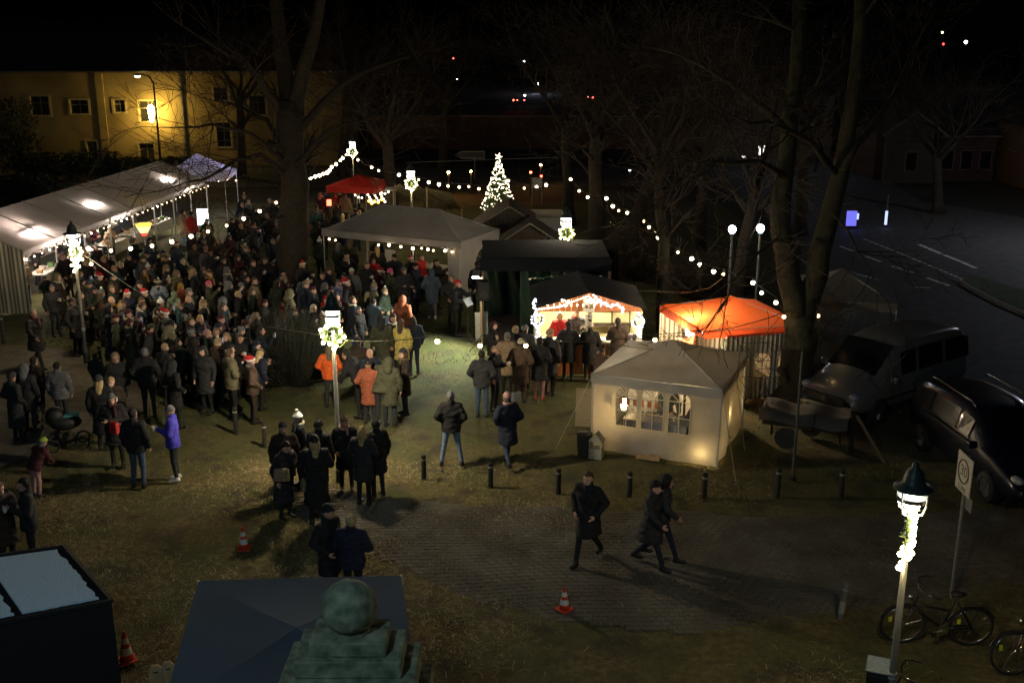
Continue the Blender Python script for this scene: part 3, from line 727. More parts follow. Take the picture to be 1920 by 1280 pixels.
def rel(px, py, dy=0, b=None):
    b = b or b0; q = GY(px, py, b.y + dy); return (q.x - b.x, dy, q.z)
tree('bare_tree', 'huge bare lime tree with thick trunk in the middle of the crowd', (b0.x, b0.y, 0), [
    ([(0, 0, -.1), (-.05, 0, 1.8), rel(553, 400), rel(545, 300), rel(545, 190)], .58, .44),
    ([rel(545, 210), rel(530, 120, .6), rel(520, 40, 1), rel(515, -60, 1.5), rel(510, -160, 2)], .34, .16),
    ([rel(550, 215), rel(566, 130, -.4), rel(590, 60, -.8), rel(610, -40, -1.4), rel(625, -150, -2)], .3, .12),
    ([rel(555, 250), rel(610, 190, .5), rel(660, 145, 1), rel(720, 120, 1.5), rel(775, 100, 2)], .17, .05),
    ([rel(538, 240), rel(500, 170, -.6), rel(460, 120, -1.2), rel(415, 95, -1.6), rel(370, 70, -2)], .19, .05),
    ([rel(540, 280), rel(500, 225, 1), rel(455, 205, 1.6), rel(400, 190, 2.2)], .12, .03),
    ([rel(545, 320), rel(590, 270, -1), rel(640, 235, -1.8), rel(690, 225, -2.4)], .1, .03),
    ([rel(535, 330), rel(490, 290, -2), rel(440, 300, -3.4), rel(385, 335, -4.6), rel(330, 352, -5.2)], .1, .025),
    ([rel(535, 300), rel(470, 250, -2.5), rel(400, 235, -4), rel(330, 240, -5)], .1, .025),
    ([rel(540, 400), rel(505, 415, -1.2), rel(455, 450, -2), rel(405, 485, -2.6)], .05, .015)], 5, 11, levels=3, twn=4)
b1 = G(1488, 752)
def rel1(px, py, dy=0): return rel(px, py, dy, b1)
tree('bare_tree', 'big bare tree with double trunk between orange pavilion and silver van', (b1.x, b1.y, 0), [
    ([(0, 0, -.1), (.02, 0, .9), rel1(1500, 640), rel1(1500, 585)], .47, .4),
    ([rel1(1496, 600), rel1(1482, 520), rel1(1465, 430), rel1(1472, 330, .3), rel1(1485, 200, .6), rel1(1500, 60, .8), rel1(1500, -80, 1)], .34, .15),
    ([rel1(1505, 605), rel1(1528, 520), rel1(1552, 420, .2), rel1(1575, 330, .4), rel1(1597, 200, .4), rel1(1612, 40, .2), rel1(1620, -90, .3)], .34, .14),
    ([rel1(1490, 640, -.2), rel1(1475, 680, -.3), rel1(1468, 715, -.3)], .14, .1),
    ([rel1(1575, 330, .4), rel1(1520, 270, -.6), rel1(1440, 230, -1.2), rel1(1370, 225, -1.8)], .09, .03),
    ([rel1(1470, 330), rel1(1410, 300, -.5), rel1(1340, 305, -1), rel1(1280, 340, -1.2)], .09, .025),
    ([rel1(1580, 320), rel1(1640, 230, .6), rel1(1690, 150, 1), rel1(1730, 60, 1.3)], .1, .03),
    ([rel1(1560, 400), rel1(1610, 470, -.4), rel1(1650, 540, -.8), rel1(1680, 590, -1)], .04, .01),
    ([rel1(1470, 440), rel1(1420, 470, -1), rel1(1380, 530, -2), rel1(1340, 590, -2.6)], .05, .012),
    ([rel1(1480, 250), rel1(1400, 170, .6), rel1(1310, 120, 1), rel1(1230, 90, 1)], .11, .03)], 6, 23, levels=4, twn=3, bark=m_bark2)
def simple(px, py, h, r0, top, seed, label, lev=3, forks=6, lean2=None):
    b_ = G(px, py); f = lambda x, y, d=0: rel(x, y, d, b_)
    rr = random.Random(seed); zt = h; tx = (top[0] - px) / FPX * b_.y; base_z = (H - 0)
    mid = f(*top); guide = [([(0, 0, -.1), (mid[0] * .35, 0, mid[2] * .4), mid], r0, r0 * .7)]
    for k in range(5):
        a = k * 1.256 + rr.uniform(-.4, .4); s_ = rr.uniform(.25, .5) * h
        z0 = mid[2] * rr.uniform(.75, 1); g0 = (mid[0] * z0 / mid[2], 0, z0)
        guide.append(([g0, (g0[0] + math.cos(a) * s_ * .45, math.sin(a) * s_ * .3, z0 + s_ * .5), (g0[0] + math.cos(a) * s_ * .9, math.sin(a) * s_ * .6, z0 + s_ * 1.1)], r0 * .45, r0 * .12))
    return tree('bare_tree', label, (b_.x, b_.y, 0), guide, forks, seed, levels=lev, twn=4)
simple(738, 425, 8, .35, (722, 235), 31, 'slender forked bare tree behind the wide grey pavilion', forks=9)
simple(1248, 620, 8, .22, (1238, 300), 33, 'straight bare tree beside the lit food stall roof', forks=8)
simple(1122, 470, 9, .38, (1118, 230), 35, 'bare tree trunk right of the lantern by the dark stage', forks=8)
simple(1180, 468, 9, .36, (1250, 250), 37, 'leaning bare tree behind the string of bulbs', forks=8)
simple(1372, 600, 8, .26, (1415, 350), 39, 'leaning bare tree behind the orange pavilion', forks=9)
simple(1066, 420, 10, .3, (1060, 225), 41, 'thin bare tree between lit fir tree and stage', forks=8)
simple(1310, 470, 9, .28, (1330, 220), 43, 'far bare tree left of the white globe lamps', forks=8)
simple(640, 330, 9, .3, (650, 150), 45, 'distant bare tree beyond the red umbrella stall', forks=8)
simple(455, 335, 9, .3, (450, 170), 47, 'distant bare tree before the ochre building corner', forks=8)
simple(830, 320, 10, .32, (835, 170), 49, 'far bare tree left of the lit fir tree', forks=8)
simple(1500, 440, 9, .3, (1510, 210), 51, 'bare tree by the road beyond the double trunk', forks=8)
simple(1760, 400, 7, .3, (1755, 290), 53, 'bare tree beside the gabled house', forks=9)
# bare bushes in the crowd
def twigbush(label, loc, rx, hz, n, seed, col=None, cat='bush'):
    r = random.Random(seed); t_ = thing('bare_bush', label, cat, loc); a_, b_ = MB(), MB()
    for k in range(n):
        an = r.uniform(0, 2 * math.pi); ra = rx * math.sqrt(r.random()) * (1 + .25 * math.sin(3 * an + seed)) * r.uniform(.8, 1.15); e = Vector((math.cos(an) * ra, math.sin(an) * ra, hz * (1 - .5 * (ra / rx) ** 2) * r.uniform(.3, 1.12)))
        s_ = Vector((e.x * .35, e.y * .35, 0)); m1 = (s_ + e) / 2 + Vector((e.x * .12, e.y * .12, .1))
        tgt = a_ if k < n // 12 else b_
        tgt.tube([s_, m1, e], [.014, .009, .003], 3, caps=False)
        for q in range(3):
            f = m1 + (e - m1) * r.random(); tgt.tube([f, f + Vector((r.gauss(0, .16), r.gauss(0, .16), r.uniform(-.05, .25)))], [.005, .002], 3, caps=False)
    a_.build('stem', col or m_twig, t_); o = b_.build('twigs', col or m_twig, t_); o['kind'] = 'stuff'; return t_
q = G(545, 715); twigbush('large dark bare bush in the middle of the crowd beside lantern', (q.x, q.y, 0), 1.55, 2.1, 1500, 3, mat('dark greenish twig', (.035, .035, .018), .9))
q = G(192, 632); twigbush('small brown bare bush by the left lantern post', (q.x, q.y, 0), .5, 1.1, 500, 4, mat('russet twig', (.13, .08, .04), .8))
q = G(1180, 520); twigbush('brown bare hedge right of the dark stage roof', (q.x + .4, q.y, 0), 2.2, 2.2, 1500, 6)
q = G(1325, 560); twigbush('bare hedge behind the orange pavilion', (q.x, q.y, 0), 1.9, 1.9, 1200, 7)
q = G(1400, 690); twigbush('tangled bare shrub at the foot of the orange pavilion', (q.x + .9, q.y + 3, 0), .9, 1.3, 400, 8)
# ---------------- tents, stalls, stage ----------------
m_pole = mat('white tent pole', (.6, .6, .58), .4, .3, noise=.1)
def cloth(name, col=(.5,.5,.5), transl=.35, noise=.09, nscale=2, bump=.5, rough=.6, detail=6): return mat(name, col, rough, noise=noise, nscale=nscale, bump=bump, transl=transl, detail=detail)
m_white = cloth('white tarpaulin', (.68, .65, .62), .45)
m_grey = cloth('grey-white tarpaulin', (.55, .52, .5), .3, .1)
def sagquad(A, B, Cc, D, nu=12, nv=8, sag=.08, thick=0, ripple=0, seed=0):
    """grid A-B (low edge) to D-C (high edge) sagging in the middle"""
    A, B, Cc, D = map(Vector, (A, B, Cc, D)); m_ = MB()
    def f(u, v):
        p = (A * (1 - u) + B * u) * (1 - v) + (D * (1 - u) + Cc * u) * v
        s_ = sag * 4 * v * (1 - v) * (1 - .3 * (2 * u - 1) ** 2) + ripple * math.sin(u * 37 + seed) * (1 - v) ** 2
        return (p.x, p.y, p.z - s_)
    return m_.grid(f, nu, nv)
def pavilion(name, label, c, ang, wx, wy, ze, zr, ridge, m_roof, mats4=None, valance=.22, val_m=None, poles=True, group=None, cat='tent', sag=.07, truss=True):
    """hip-roof tent; ridge runs along local x. panels 0 front(-y),1 right(+x),2 back,3 left"""
    t_ = thing(name, label, cat, (c[0], c[1], 0), ang, group)
    hx, hy, r_ = wx / 2, wy / 2, ridge / 2; cs = [(-hx, -hy, ze), (hx, -hy, ze), (hx, hy, ze), (-hx, hy, ze)]
    rd_ = [(-r_ - 1e-3, 0, zr), (r_ + 1e-3, 0, zr)]; tops = [(rd_[0], rd_[1]), (rd_[1], rd_[1]), (rd_[1], rd_[0]), (rd_[0], rd_[0])]
    for i in range(4):
        mm = (mats4 or [m_roof] * 4)[i]
        sagquad(cs[i], cs[(i + 1) % 4], tops[i][1], tops[i][0], 14, 10, sag).build('roof_panel', mm, t_, smooth=True)
        a, b_ = Vector(cs[i]), Vector(cs[(i + 1) % 4]); v_ = MB()
        n = Vector(((b_ - a).y, -(b_ - a).x, 0)).normalized()
        v_.grid(lambda u, v: tuple(a + (b_ - a) * u + n * (.012 + .02 * v * math.sin(u * 23 + i)) - Vector((0, 0, v * valance + .02 * math.sin(u * math.pi) * 1))), 24, 2)
        v_.build('valance', val_m or mm, t_, smooth=True)
        if poles: MB().cyl((cs[i][0] * .985, cs[i][1] * .985, 0), (cs[i][0] * .985, cs[i][1] * .985, ze), .02, n=8).build('leg', m_pole, t_)
    if truss:
        fr = MB()
        for i in range(4):
            a, b_ = Vector(cs[i]) * .98, Vector(cs[(i + 1) % 4]) * .98; a.z = b_.z = ze - .03; fr.cyl(a, b_, .014, n=5)
        for s_ in range(4): fr.cyl((cs[s_][0] * .98, cs[s_][1] * .98, ze - .03), (rd_[0 if cs[s_][0] < 0 else 1][0], 0, zr - .05), .014, n=5)
        fr.build('frame', m_pole, t_)
    return t_
def wallpanel(t_, a, b_, z0, z1, m_, holes=(), name='side_wall', amp=.025, freq=14, nu=40, folds=False, seed=0):
    a = Vector((a[0], a[1], 0)); b_ = Vector((b_[0], b_[1], 0)); d = b_ - a; n = Vector((d.y, -d.x, 0)).normalized(); m = MB()
    us = sorted(set([i / nu for i in range(nu + 1)] + [h_[k] for h_ in holes for k in (0, 1)])); vs = sorted(set([i / 8 for i in range(9)] + [h_[k] for h_ in holes for k in (2, 3)]))
    off = lambda u, v: amp * (math.sin(u * freq * 2 + seed) * (1 if folds else .6 + .4 * math.sin(v * 3 + u * 5)) + (0 if folds else .4 * math.sin(v * 9 + seed + u * 4)))
    P_ = lambda u, v: tuple(a + d * u + n * off(u, v) + Vector((0, 0, z0 + (z1 - z0) * v)))
    V = [P_(u, v) for v in vs for u in us]; F = []
    for j in range(len(vs) - 1):
        for i in range(len(us) - 1):
            cu, cv = (us[i] + us[i + 1]) / 2, (vs[j] + vs[j + 1]) / 2
            if any(h_[0] < cu < h_[1] and h_[2] < cv < h_[3] for h_ in holes): continue
            F.append((j * len(us) + i, j * len(us) + i + 1, (j + 1) * len(us) + i + 1, (j + 1) * len(us) + i))
    m.add(V, F); o = m.build(name, m_, t_, smooth=True)
    return o, (a, d, n, z0, z1, off)
m_film = mat('clear window film', (.8, .75, .6), .1, noise=0, bump=0, alpha=.06)
def church_window(wall, info, u0, u1, v0, v1, frame_m, arch_m):
    a, d, n, z0, z1, off = info; L_ = d.length; ww = (u1 - u0) * L_; zb = z0 + (z1 - z0) * v0; zt_ = z0 + (z1 - z0) * v1; hh = zt_ - zb
    o_ = a + d * ((u0 + u1) / 2); dn = d.normalized(); r_ = ww / 2 - .02; zc = zt_ - r_ - .01
    Q = lambda x, z, e=.012: tuple(o_ + dn * x + n * (off((u0 + u1) / 2 + x / L_, (z - z0) / (z1 - z0)) + e) + Vector((0, 0, z)))
    f = MB(); bars = [[(-r_, zb), (-r_, zc)], [(r_, zb), (r_, zc)], [(-r_, zb + .01), (r_, zb + .01)], [(-r_, zc), (r_, zc)], [(0, zb), (0, zc + r_)], [(-r_, zb + (zc - zb) / 2), (r_, zb + (zc - zb) / 2)],
                      [(0, zc), (-r_ * .71, zc + r_ * .71)], [(0, zc), (r_ * .71, zc + r_ * .71)], [(r_ * math.cos(math.pi * k / 12), zc + r_ * math.sin(math.pi * k / 12)) for k in range(13)]]
    for b_ in bars: f.tube([Q(x, z) for x, z in b_], .013, 4)
    w_ = f.build('window', frame_m, wall)
    # fabric corners above the arch
    c_ = MB(); 
    for s_ in (-1, 1):
        pts = [(s_ * r_ * math.cos(math.pi / 2 * k / 6), zc + r_ * math.sin(math.pi / 2 * k / 6)) for k in range(7)]
        for k in range(6): c_.poly([Q(pts[k][0], pts[k][1], .006), Q(pts[k + 1][0], pts[k + 1][1], .006), Q(pts[k + 1][0], zt_, .006), Q(pts[k][0], zt_, .006)])
        c_.poly([Q(s_ * r_, zb, .006), Q(s_ * ww / 2, zb, .006), Q(s_ * ww / 2, zt_, .006), Q(s_ * r_, zt_, .006)])
    c_.build('arch_corner', arch_m, w_)
    MB().poly([Q(-r_, zb, 0), Q(r_, zb, 0), Q(r_, zt_, 0), Q(-r_, zt_, 0)]).build('pane', m_film, w_)
# --- long white marquee on the left ---
mx0, mx1 = G(50, 470, 2.2), G(412, 346, 2.2); rg0, rg1 = G(0, 397, 3.25), G(345, 290, 3.25)
mq = thing('marquee', 'long white gabled marquee along the left of the green', 'marquee', (0, 0, 0))
L_m = 8; yA, yB = 36.0, 54.6
def ev(f): return Vector((-16.75 + 1.15 * f, yA + (yB - yA) * f, 2.2))
def rg(f): return Vector((-19.0 + 1.15 * f, yA + (yB - yA) * f, 3.2))
def bk(f): return Vector((-21.2 + 1.15 * f, yA + (yB - yA) * f, 2.2))
m_mar = cloth('marquee roof sheet', (.74, .69, .67), .5, .08, 1.2, .5)
for i in range(L_m):
    f0, f1 = i / L_m, (i + 1) / L_m
    sagquad(ev(f0), ev(f1), rg(f1), rg(f0), 14, 12, .08, ripple=.02, seed=i).build('roof_panel', m_mar, mq, smooth=True)
    sagquad(bk(f0), bk(f1), rg(f1), rg(f0), 6, 6, .06).build('roof_panel', m_mar, mq, smooth=True)
    v_ = MB(); a, b_ = ev(f0), ev(f1); v_.grid(lambda u, v: tuple(a + (b_ - a) * u + Vector((.01 + .03 * v * math.sin(u * 19), 0, -v * .24 - .025 * math.sin(u * math.pi * 5) * v))), 26, 2); v_.build('valance', m_mar, mq, smooth=True)
    MB().tube([ev(f0) + Vector((0, 0, .01)), rg(f0) + Vector((0, 0, .02))], .025, 5).build('rafter', m_pole, mq)
for i in range(L_m + 1):
    e = ev(i / L_m); MB().cyl((e.x - .03, e.y, 0), (e.x - .03, e.y, 2.2), .035, n=8).build('leg', m_pole, mq)
    e = bk(i / L_m); MB().cyl((e.x, e.y, 0), (e.x, e.y, 2.2), .035, n=8).build('leg', m_pole, mq)
m_stripe = mat('striped side sheet', (.5, .45, .34), .7, noise=0, bump=0)
st_n = m_stripe.node_tree; wv = st_n.nodes.new('ShaderNodeTexWave'); wv.inputs['Scale'].default_value = 2.2; wv.bands_direction = 'X'
tcx = st_n.nodes.new('ShaderNodeTexCoord'); rr_ = st_n.nodes.new('ShaderNodeValToRGB'); rr_.color_ramp.elements[0].color = (.2, .18, .13, 1); rr_.color_ramp.elements[1].color = (.6, .56, .44, 1)
rr_.color_ramp.elements[0].position = .4; rr_.color_ramp.elements[1].position = .6
st_n.links.new(tcx.outputs['Object'], wv.inputs['Vector']); st_n.links.new(wv.outputs['Fac'], rr_.inputs[0]); st_n.links.new(rr_.outputs[0], st_n.nodes['Principled BSDF'].inputs['Base Color'])
gb = MB(); gb.grid(lambda u, v: (-21.1 + 4.35 * u, yA + .03 * math.sin(u * 60), v * (2.2 + (1.0 * (1 - abs(2 * u - 1))) * (v > .99))), 60, 4); gb.build('gable_wall', m_stripe, mq, smooth=True)
wl = MB(); wl.grid(lambda u, v: (-21.15 + 1.15 * u, yA + (yB - yA) * u, 2.2 * v), 40, 4); wl.build('rear_wall', m_mar, mq, smooth=True)
E_tube = emit('tube light', (1, .86, .74), 185); E_tubew = E_tube
for f, mm, zz in ((.42, E_tube, 2.62), (.86, E_tube, 2.62), (.12, emit('tube light dim', (1, .8, .68), 150), 2.35)):
    q = (ev(f) * .55 + rg(f) * .45); a = Vector((q.x, q.y - .6, zz - .08)); 
    tb = thing('tube_lamp', {.42: 'warm tube lamp under the middle of the marquee roof', .86: 'tube lamp under the far end of the marquee roof', .12: 'dim tube lamp under the near end of the marquee roof'}[f], 'lamp', tuple(a))
    MB().cyl((0, 0, 0), (0, 1.2, 0), .03, n=8).build('tube', mm, tb); MB().box((0, .6, .05), (.06, 1.25, .03)).build('holder', m_pole, tb)
# bulbs shared by all strings
E_bulb = emit('warm bulb glow', (1, .76, .45), 11); E_star = emit('star bulb glow', (1, .72, .34), 30); E_fairy = emit('fairy light glow', (1, .8, .5), 7); E_fairyc = emit('cool fairy light', (.85, .78, 1), 6)
bulb_me = MB().ball((0, 0, 0), .062, 8).mesh('bulb', E_bulb, True)
bulb_alt = [MB().ball((0, 0, 0), r__, 8).mesh('bulb', emit('warm bulb glow %d' % k__, c__, s__), True) for k__, (r__, c__, s__) in enumerate(((.055, (1, .7, .36), 6), (.062, (1, .8, .52), 9), (.066, (1, .76, .45), 14), (.05, (1, .66, .3), 4.5)))]
sbulb_me = MB().ball((0, 0, 0), .047, 8).mesh('bulb', E_star, True)
tiny_me = MB().ball((0, 0, 0), .024, 6).mesh('bulb', E_fairy, True); tinyc_me = MB().ball((0, 0, 0), .024, 6).mesh('bulb', E_fairyc, True)
m_cable = mat('black cable', (.06, .06, .05), .6, noise=0, bump=0)
sock_me = MB().cyl((0, 0, .05), (0, 0, .14), .03, .02, 6).mesh('socket', m_cable)
def chain(label, P_, me=bulb_me, sag=.0, ends=(), name='light_string', group='strings of bulbs', sc_=None, socket=True):
    t_ = thing(name, label, 'string lights', tuple(P_[0]), 0, group); o_ = Vector(P_[0])
    allp = ([Vector(ends[0])] if ends and ends[0] else []) + [Vector(p) + Vector((0, 0, .14 if socket else .02)) for p in P_] + ([Vector(ends[1])] if len(ends) > 1 and ends[1] else [])
    path = []
    for i in range(len(allp) - 1):
        a, b_ = allp[i] - o_, allp[i + 1] - o_; k = 4 if (b_ - a).length > .8 else 1
        for j in range(k): path.append(a + (b_ - a) * j / k - Vector((0, 0, (b_ - a).length * .04 * math.sin(math.pi * j / k) if k > 1 else 0)))
    path.append(allp[-1] - o_)
    MB().tube(path, .011 if socket else .005, 4).build('cable', m_cable, t_)
    for p in P_:
        s_ = rnd.uniform(.9, 1.1) * (sc_ or 1); o = link('bulb', rnd.choice(bulb_alt) if me is bulb_me else me, t_, Vector(p) - o_, scale=(s_, s_, s_))
        if socket: link('socket', sock_me, t_, Vector(p) - o_)
    return t_
# eave lights of the marquee
chain('row of warm bulbs along the marquee eave', [ev(f) + Vector((.06, 0, -.3)) for f in np.linspace(.0, 1, 34)], sc_=.48)
# blue-lit pavilion at the far end
pv2 = pavilion('pavilion', 'small white pavilion lit blue-violet at the far end of the marquee', (-16.6, 56.7), R(4), 3.4, 3.4, 2.3, 3.35, 0, cloth('white canvas', (.6, .6, .64), .4))
lb = bpy.data.lights.new('blue_lamp', 'POINT'); 
tb = thing('party_lamp', 'blue party lamp under the far pavilion', 'lamp', (-16.2, 57.4, 2.1)); MB().ball((0, 0, 0), .12, 8).build('glass', emit('blue lamp glow', (.6, .55, 1), 70), tb); MB().cyl((0, 0, .1), (0, 0, .25), .05).build('socket', m_cable, tb)
chain('short string of white bulbs on the blue-lit pavilion edge', [Vector((-17.6 + .45 * i, 55.8 + .03 * i, 2.05 - .05 * (i % 2))) for i in range(8)], sc_=.8)
# white lit display at marquee far end
E_screen = emit('backlit white panel', (.8, .92, 1), 1.6)
q = G(380, 405, 1.3); t_ = thing('light_board', 'bright backlit white panel at the far end of the marquee', 'display', (q.x, q.y, 0)); MB().box((0, 0, 1.25), (.5, .06, .75)).build('panel', E_screen, t_); MB().box((0, 0, .35), (.05, .05, .7)).build('post', m_pole, t_); MB().box((0, 0, .02), (.5, .4, .04)).build('foot', m_pole, t_)
# counters and goods below the marquee eave
m_table = mat('white table cloth', (.6, .57, .5), .8); m_wood = mat('raw pine board', (.42, .28, .15), .7, noise=.2, nscale=9)
cupm = MB().lathe([(.028, 0), (.04, .1), (.037, .1), (.026, .01)], (0, 0, 0), 8).mesh('cup', mat('white paper cup', (.7, .68, .62), .6, noise=0, bump=0))
for i, f in enumerate((.2, .36, .5, .64, .78)):
    e = ev(f); t_ = thing('market_table', ['white-covered market table near the marquee front end', 'white-covered market table with cups under marquee, second from front', 'market table in the middle of the marquee', 'market table with boxes under marquee beside red jacket', 'far market table under the marquee'][i], 'table', (e.x - 1.1, e.y, 0), R(86))
    MB().box((0, 0, .76), (2.0, .7, .04)).build('table_top', m_table, t_)
    MB().grid(lambda u, v: (-1 + 2 * u, -.35 - .01 * math.sin(u * 40), .75 - v * .45), 30, 2).build('table_cloth', m_table, t_, smooth=True)
    for a, b_ in ((-.95, -.3), (.95, -.3), (-.95, .3), (.95, .3)): MB().cyl((a, b_, 0), (a, b_, .74), .02, n=6).build('leg', m_pole, t_)
    for k in range(6):
        p_ = Matrix.Rotation(R(86), 3, 'Z') @ Vector((-.8 + .3 * k, rnd.uniform(-.25, .25), .78)) + Vector((e.x - 1.1, e.y, 0))
        o = link('paper_cup' if k % 2 else 'carton', cupm if k % 2 else MB().box((0, 0, .08), (.2, .15, .16)).mesh('carton', mat('box %d' % (k % 3), [(.5, .35, .2), (.15, .3, .1), (.55, .5, .4)][k % 3], .7)), None, p_)
        tag(o, ['near ', 'near ', 'middle ', 'middle ', 'far ', 'far '][k] + ('white paper cup' if k % 2 else ['brown', 'green', 'cream'][k % 3] + ' carton') + ' on ' + t_['label'].replace(' with cups', '').replace(' with boxes', '').replace('white-covered ', ''), 'cup' if k % 2 else 'box', 'goods on the marquee tables')
q = G(270, 432, 1.0); t_ = thing('banner_cone', 'white, yellow and red cone-shaped food sign below the marquee eave', 'sign', (q.x, q.y, 0))
for k, (z0, z1, r0, r1, cc) in enumerate(((.75, .9, .1, .17, 'red'), (.9, 1.2, .17, .33, 'cream'), (1.2, 1.3, .33, .37, 'yellow'))): MB().lathe([(r0, z0), (r1, z1)], (0, 0, 0), 14).build(['tip', 'band', 'rim'][k], mat('sign ' + cc, [(.7, .05, .03), (.8, .7, .45), (.75, .55, .1)][k], .5, emis=[(1, .1, .05), (1, .8, .4), (1, .7, .1)][k], es=.5, noise=0, bump=0), t_)
MB().cyl((0, 0, 0), (0, 0, .8), .02).build('post', m_pole, t_)
# --- wide grey pavilion in the centre ---
ang = math.atan2(-2.7, 5.4)
gp = pavilion('pavilion', 'wide grey-white pavilion with hip roof in the centre', (-3.83, 39.9), ang, 6.0, 3.0, 2.28, 3.12, 2.6, m_grey, valance=.26, sag=.13)
for k in (-1, 0, 1):
    if k: MB().cyl((k * 1.0, -1.47, 0), (k * 1.0, -1.47, 2.28), .018, n=6).build('leg', m_pole, gp)
# gathered curtain and window wall at its right end
w1, inf = wallpanel(gp, (2.97, -1.45), (2.97, 1.45), .05, 2.26, m_grey, holes=[(.35, .8, .4, .8)], nu=30, amp=.05, freq=6)
church_window(w1, inf, .35, .8, .4, .8, m_grey, m_grey)
w1, inf = wallpanel(gp, (2.45, -1.48), (2.97, -1.48), .0, 2.26, m_grey, amp=.05, freq=12, name='curtain', nu=20)
w1, inf = wallpanel(gp, (.9, 1.45), (2.95, 1.45), .05, 2.26, m_grey, holes=[(.35, .7, .35, .8)], nu=30, amp=.03)
church_window(w1, inf, .35, .7, .35, .8, m_grey, m_grey)
def gpw(x, y, z): return Matrix.Translation((-3.83, 39.9, 0)) @ Matrix.Rotation(ang, 4, 'Z') @ Vector((x, y, z))
chain('row of bulbs hanging under the front edge of the grey pavilion', [gpw(-2.9 + d / 263 * 5.8, -1.56, 1.93 - .02 * (i % 3)) for i, d in enumerate((12, 25, 112, 133, 156, 179, 196, 208, 218, 240, 253))], sc_=.8)
for i, (x, lab) in enumerate(((-.6, 'tall white poster board under the grey pavilion'), (-1.35, 'tilted wooden menu board under the grey pavilion'))):
    p_ = gpw(x, -.6, 0); t_ = thing('notice_board', lab, 'sign', p_, ang); MB().box((0, 0, 1.15), (.45 if i == 0 else .6, .03, .75 if i == 0 else .5), rx=R(-12)).build('board', m_table if i == 0 else m_wood, t_)
    for s_ in (-1, 1): MB().cyl((s_ * .2, 0, 0), (s_ * .2, .05, 1.1), .015, n=6).build('leg', m_wood, t_)
t_ = thing('serving_counter', 'dark counter with white tops under the grey pavilion', 'counter', gpw(.7, 0, 0), ang)
MB().box((0, 0, .45), (1.6, .6, .9)).build('cabinet', mat('dark painted wood', (.05, .04, .03), .6), t_); MB().box((0, 0, .93), (1.7, .7, .04)).build('top', m_table, t_)
t_ = thing('serving_counter', 'green-topped counter at the right of the grey pavilion', 'counter', gpw(2.2, .5, 0), ang); MB().box((0, 0, .4), (1.0, .6, .8)).build('cabinet', m_wood, t_); MB().box((0, 0, .83), (1.1, .66, .04)).build('top', mat('green cloth', (.2, .28, .12), .8), t_)
for k in range(7):
    p_ = gpw(.05 + .2 * k, rnd.uniform(-.2, .2), .95); tag(link('paper_cup', cupm, None, p_), ['first', 'second', 'third', 'fourth', 'fifth', 'sixth', 'seventh'][k] + ' white cup from the left on the dark counter under the grey pavilion', 'cup', 'cups on the dark counter')
# --- red umbrella stall, tarp tent ---
q = G(672, 331, 2.6); rs = thing('stall_umbrella', 'big red square umbrella with white and blue flap behind the crowd', 'umbrella', (q.x, q.y, 0))
m_red = cloth('red canvas', (.5, .03, .02), .35); hw = 1.75
for k in range(4):
    a0 = math.pi / 2 * k + .6; c0 = (hw * math.cos(a0), hw * math.sin(a0), 2.25); c1 = (hw * math.cos(a0 + math.pi / 2), hw * math.sin(a0 + math.pi / 2), 2.25)
    sagquad(c0, c1, (0, 0, 2.72), (0, 0, 2.721), 8, 6, .03).build('canopy_panel', m_red, rs, smooth=True)
    MB().grid(lambda u, v: (c0[0] + (c1[0] - c0[0]) * u, c0[1] + (c1[1] - c0[1]) * u, 2.25 - .3 * v), 10, 2).build('valance', m_red, rs)
MB().cyl((0, 0, 0), (0, 0, 2.7), .03, n=8).build('pole', m_pole, rs)
q2 = G(705, 352, 2.0); t_ = thing('awning', 'white awning with blue edge below the red umbrella', 'awning', (q2.x, q2.y, 0))
sagquad((-.9, -.5, 1.95), (.95, -.5, 1.9), (.8, .6, 2.35), (-.55, .6, 2.35), 14, 8, .05).build('cloth', cloth('white canvas'), t_, smooth=True)
sagquad((-1.15, -.5, 1.9), (-.9, -.51, 1.95), (-.55, .6, 2.35), (-.7, .6, 2.33), 4, 8, .03).build('blue_edge', cloth('blue canvas', (.06, .06, .5), .3), t_)
for x, y in ((-.9, -.45), (.9, -.45), (-.6, .55), (.8, .55)): MB().cyl((x, y, 0), (x, y, 1.95), .02, n=6).build('leg', m_pole, t_)
pts = [G(666 + 6.2 * i, 352 + 5 * math.sin(i * .9) + (8 if i < 3 else 0) + 6, 1.85) for i in range(12)]
chain('fairy lights along the awning under the red umbrella', pts, tiny_me, sc_=1.9, socket=False)
pts = [G(700 + 14 * math.sin(i * 2.1) + i, 362 + i * 1.6, 1.4) for i in range(12)]
chain('cluster of fairy lights inside the red stall', pts, tiny_me, sc_=2.0, socket=False)
chain('orange glowing goods lamps on the red stall counter', [G(x, y, .9) for x, y in ((692, 377), (697, 381), (702, 378), (709, 379), (716, 374))], MB().ball((0, 0, 0), .06, 6).mesh('bulb', emit('orange glow', (1, .3, .05), 5)), sc_=1.4, name='lamp_row', socket=False)
q = G(617, 380, 1.2); t_ = thing('brake_lantern', 'small red glowing lantern in the dark crowd', 'lantern', (q.x, q.y, 0)); MB().box((0, 0, 1.2), (.2, .2, .28)).build('glass', emit('red glow', (1, .06, .03), 5), t_); MB().cyl((0, 0, 0), (0, 0, 1.1), .015).build('stake', m_cable, t_)
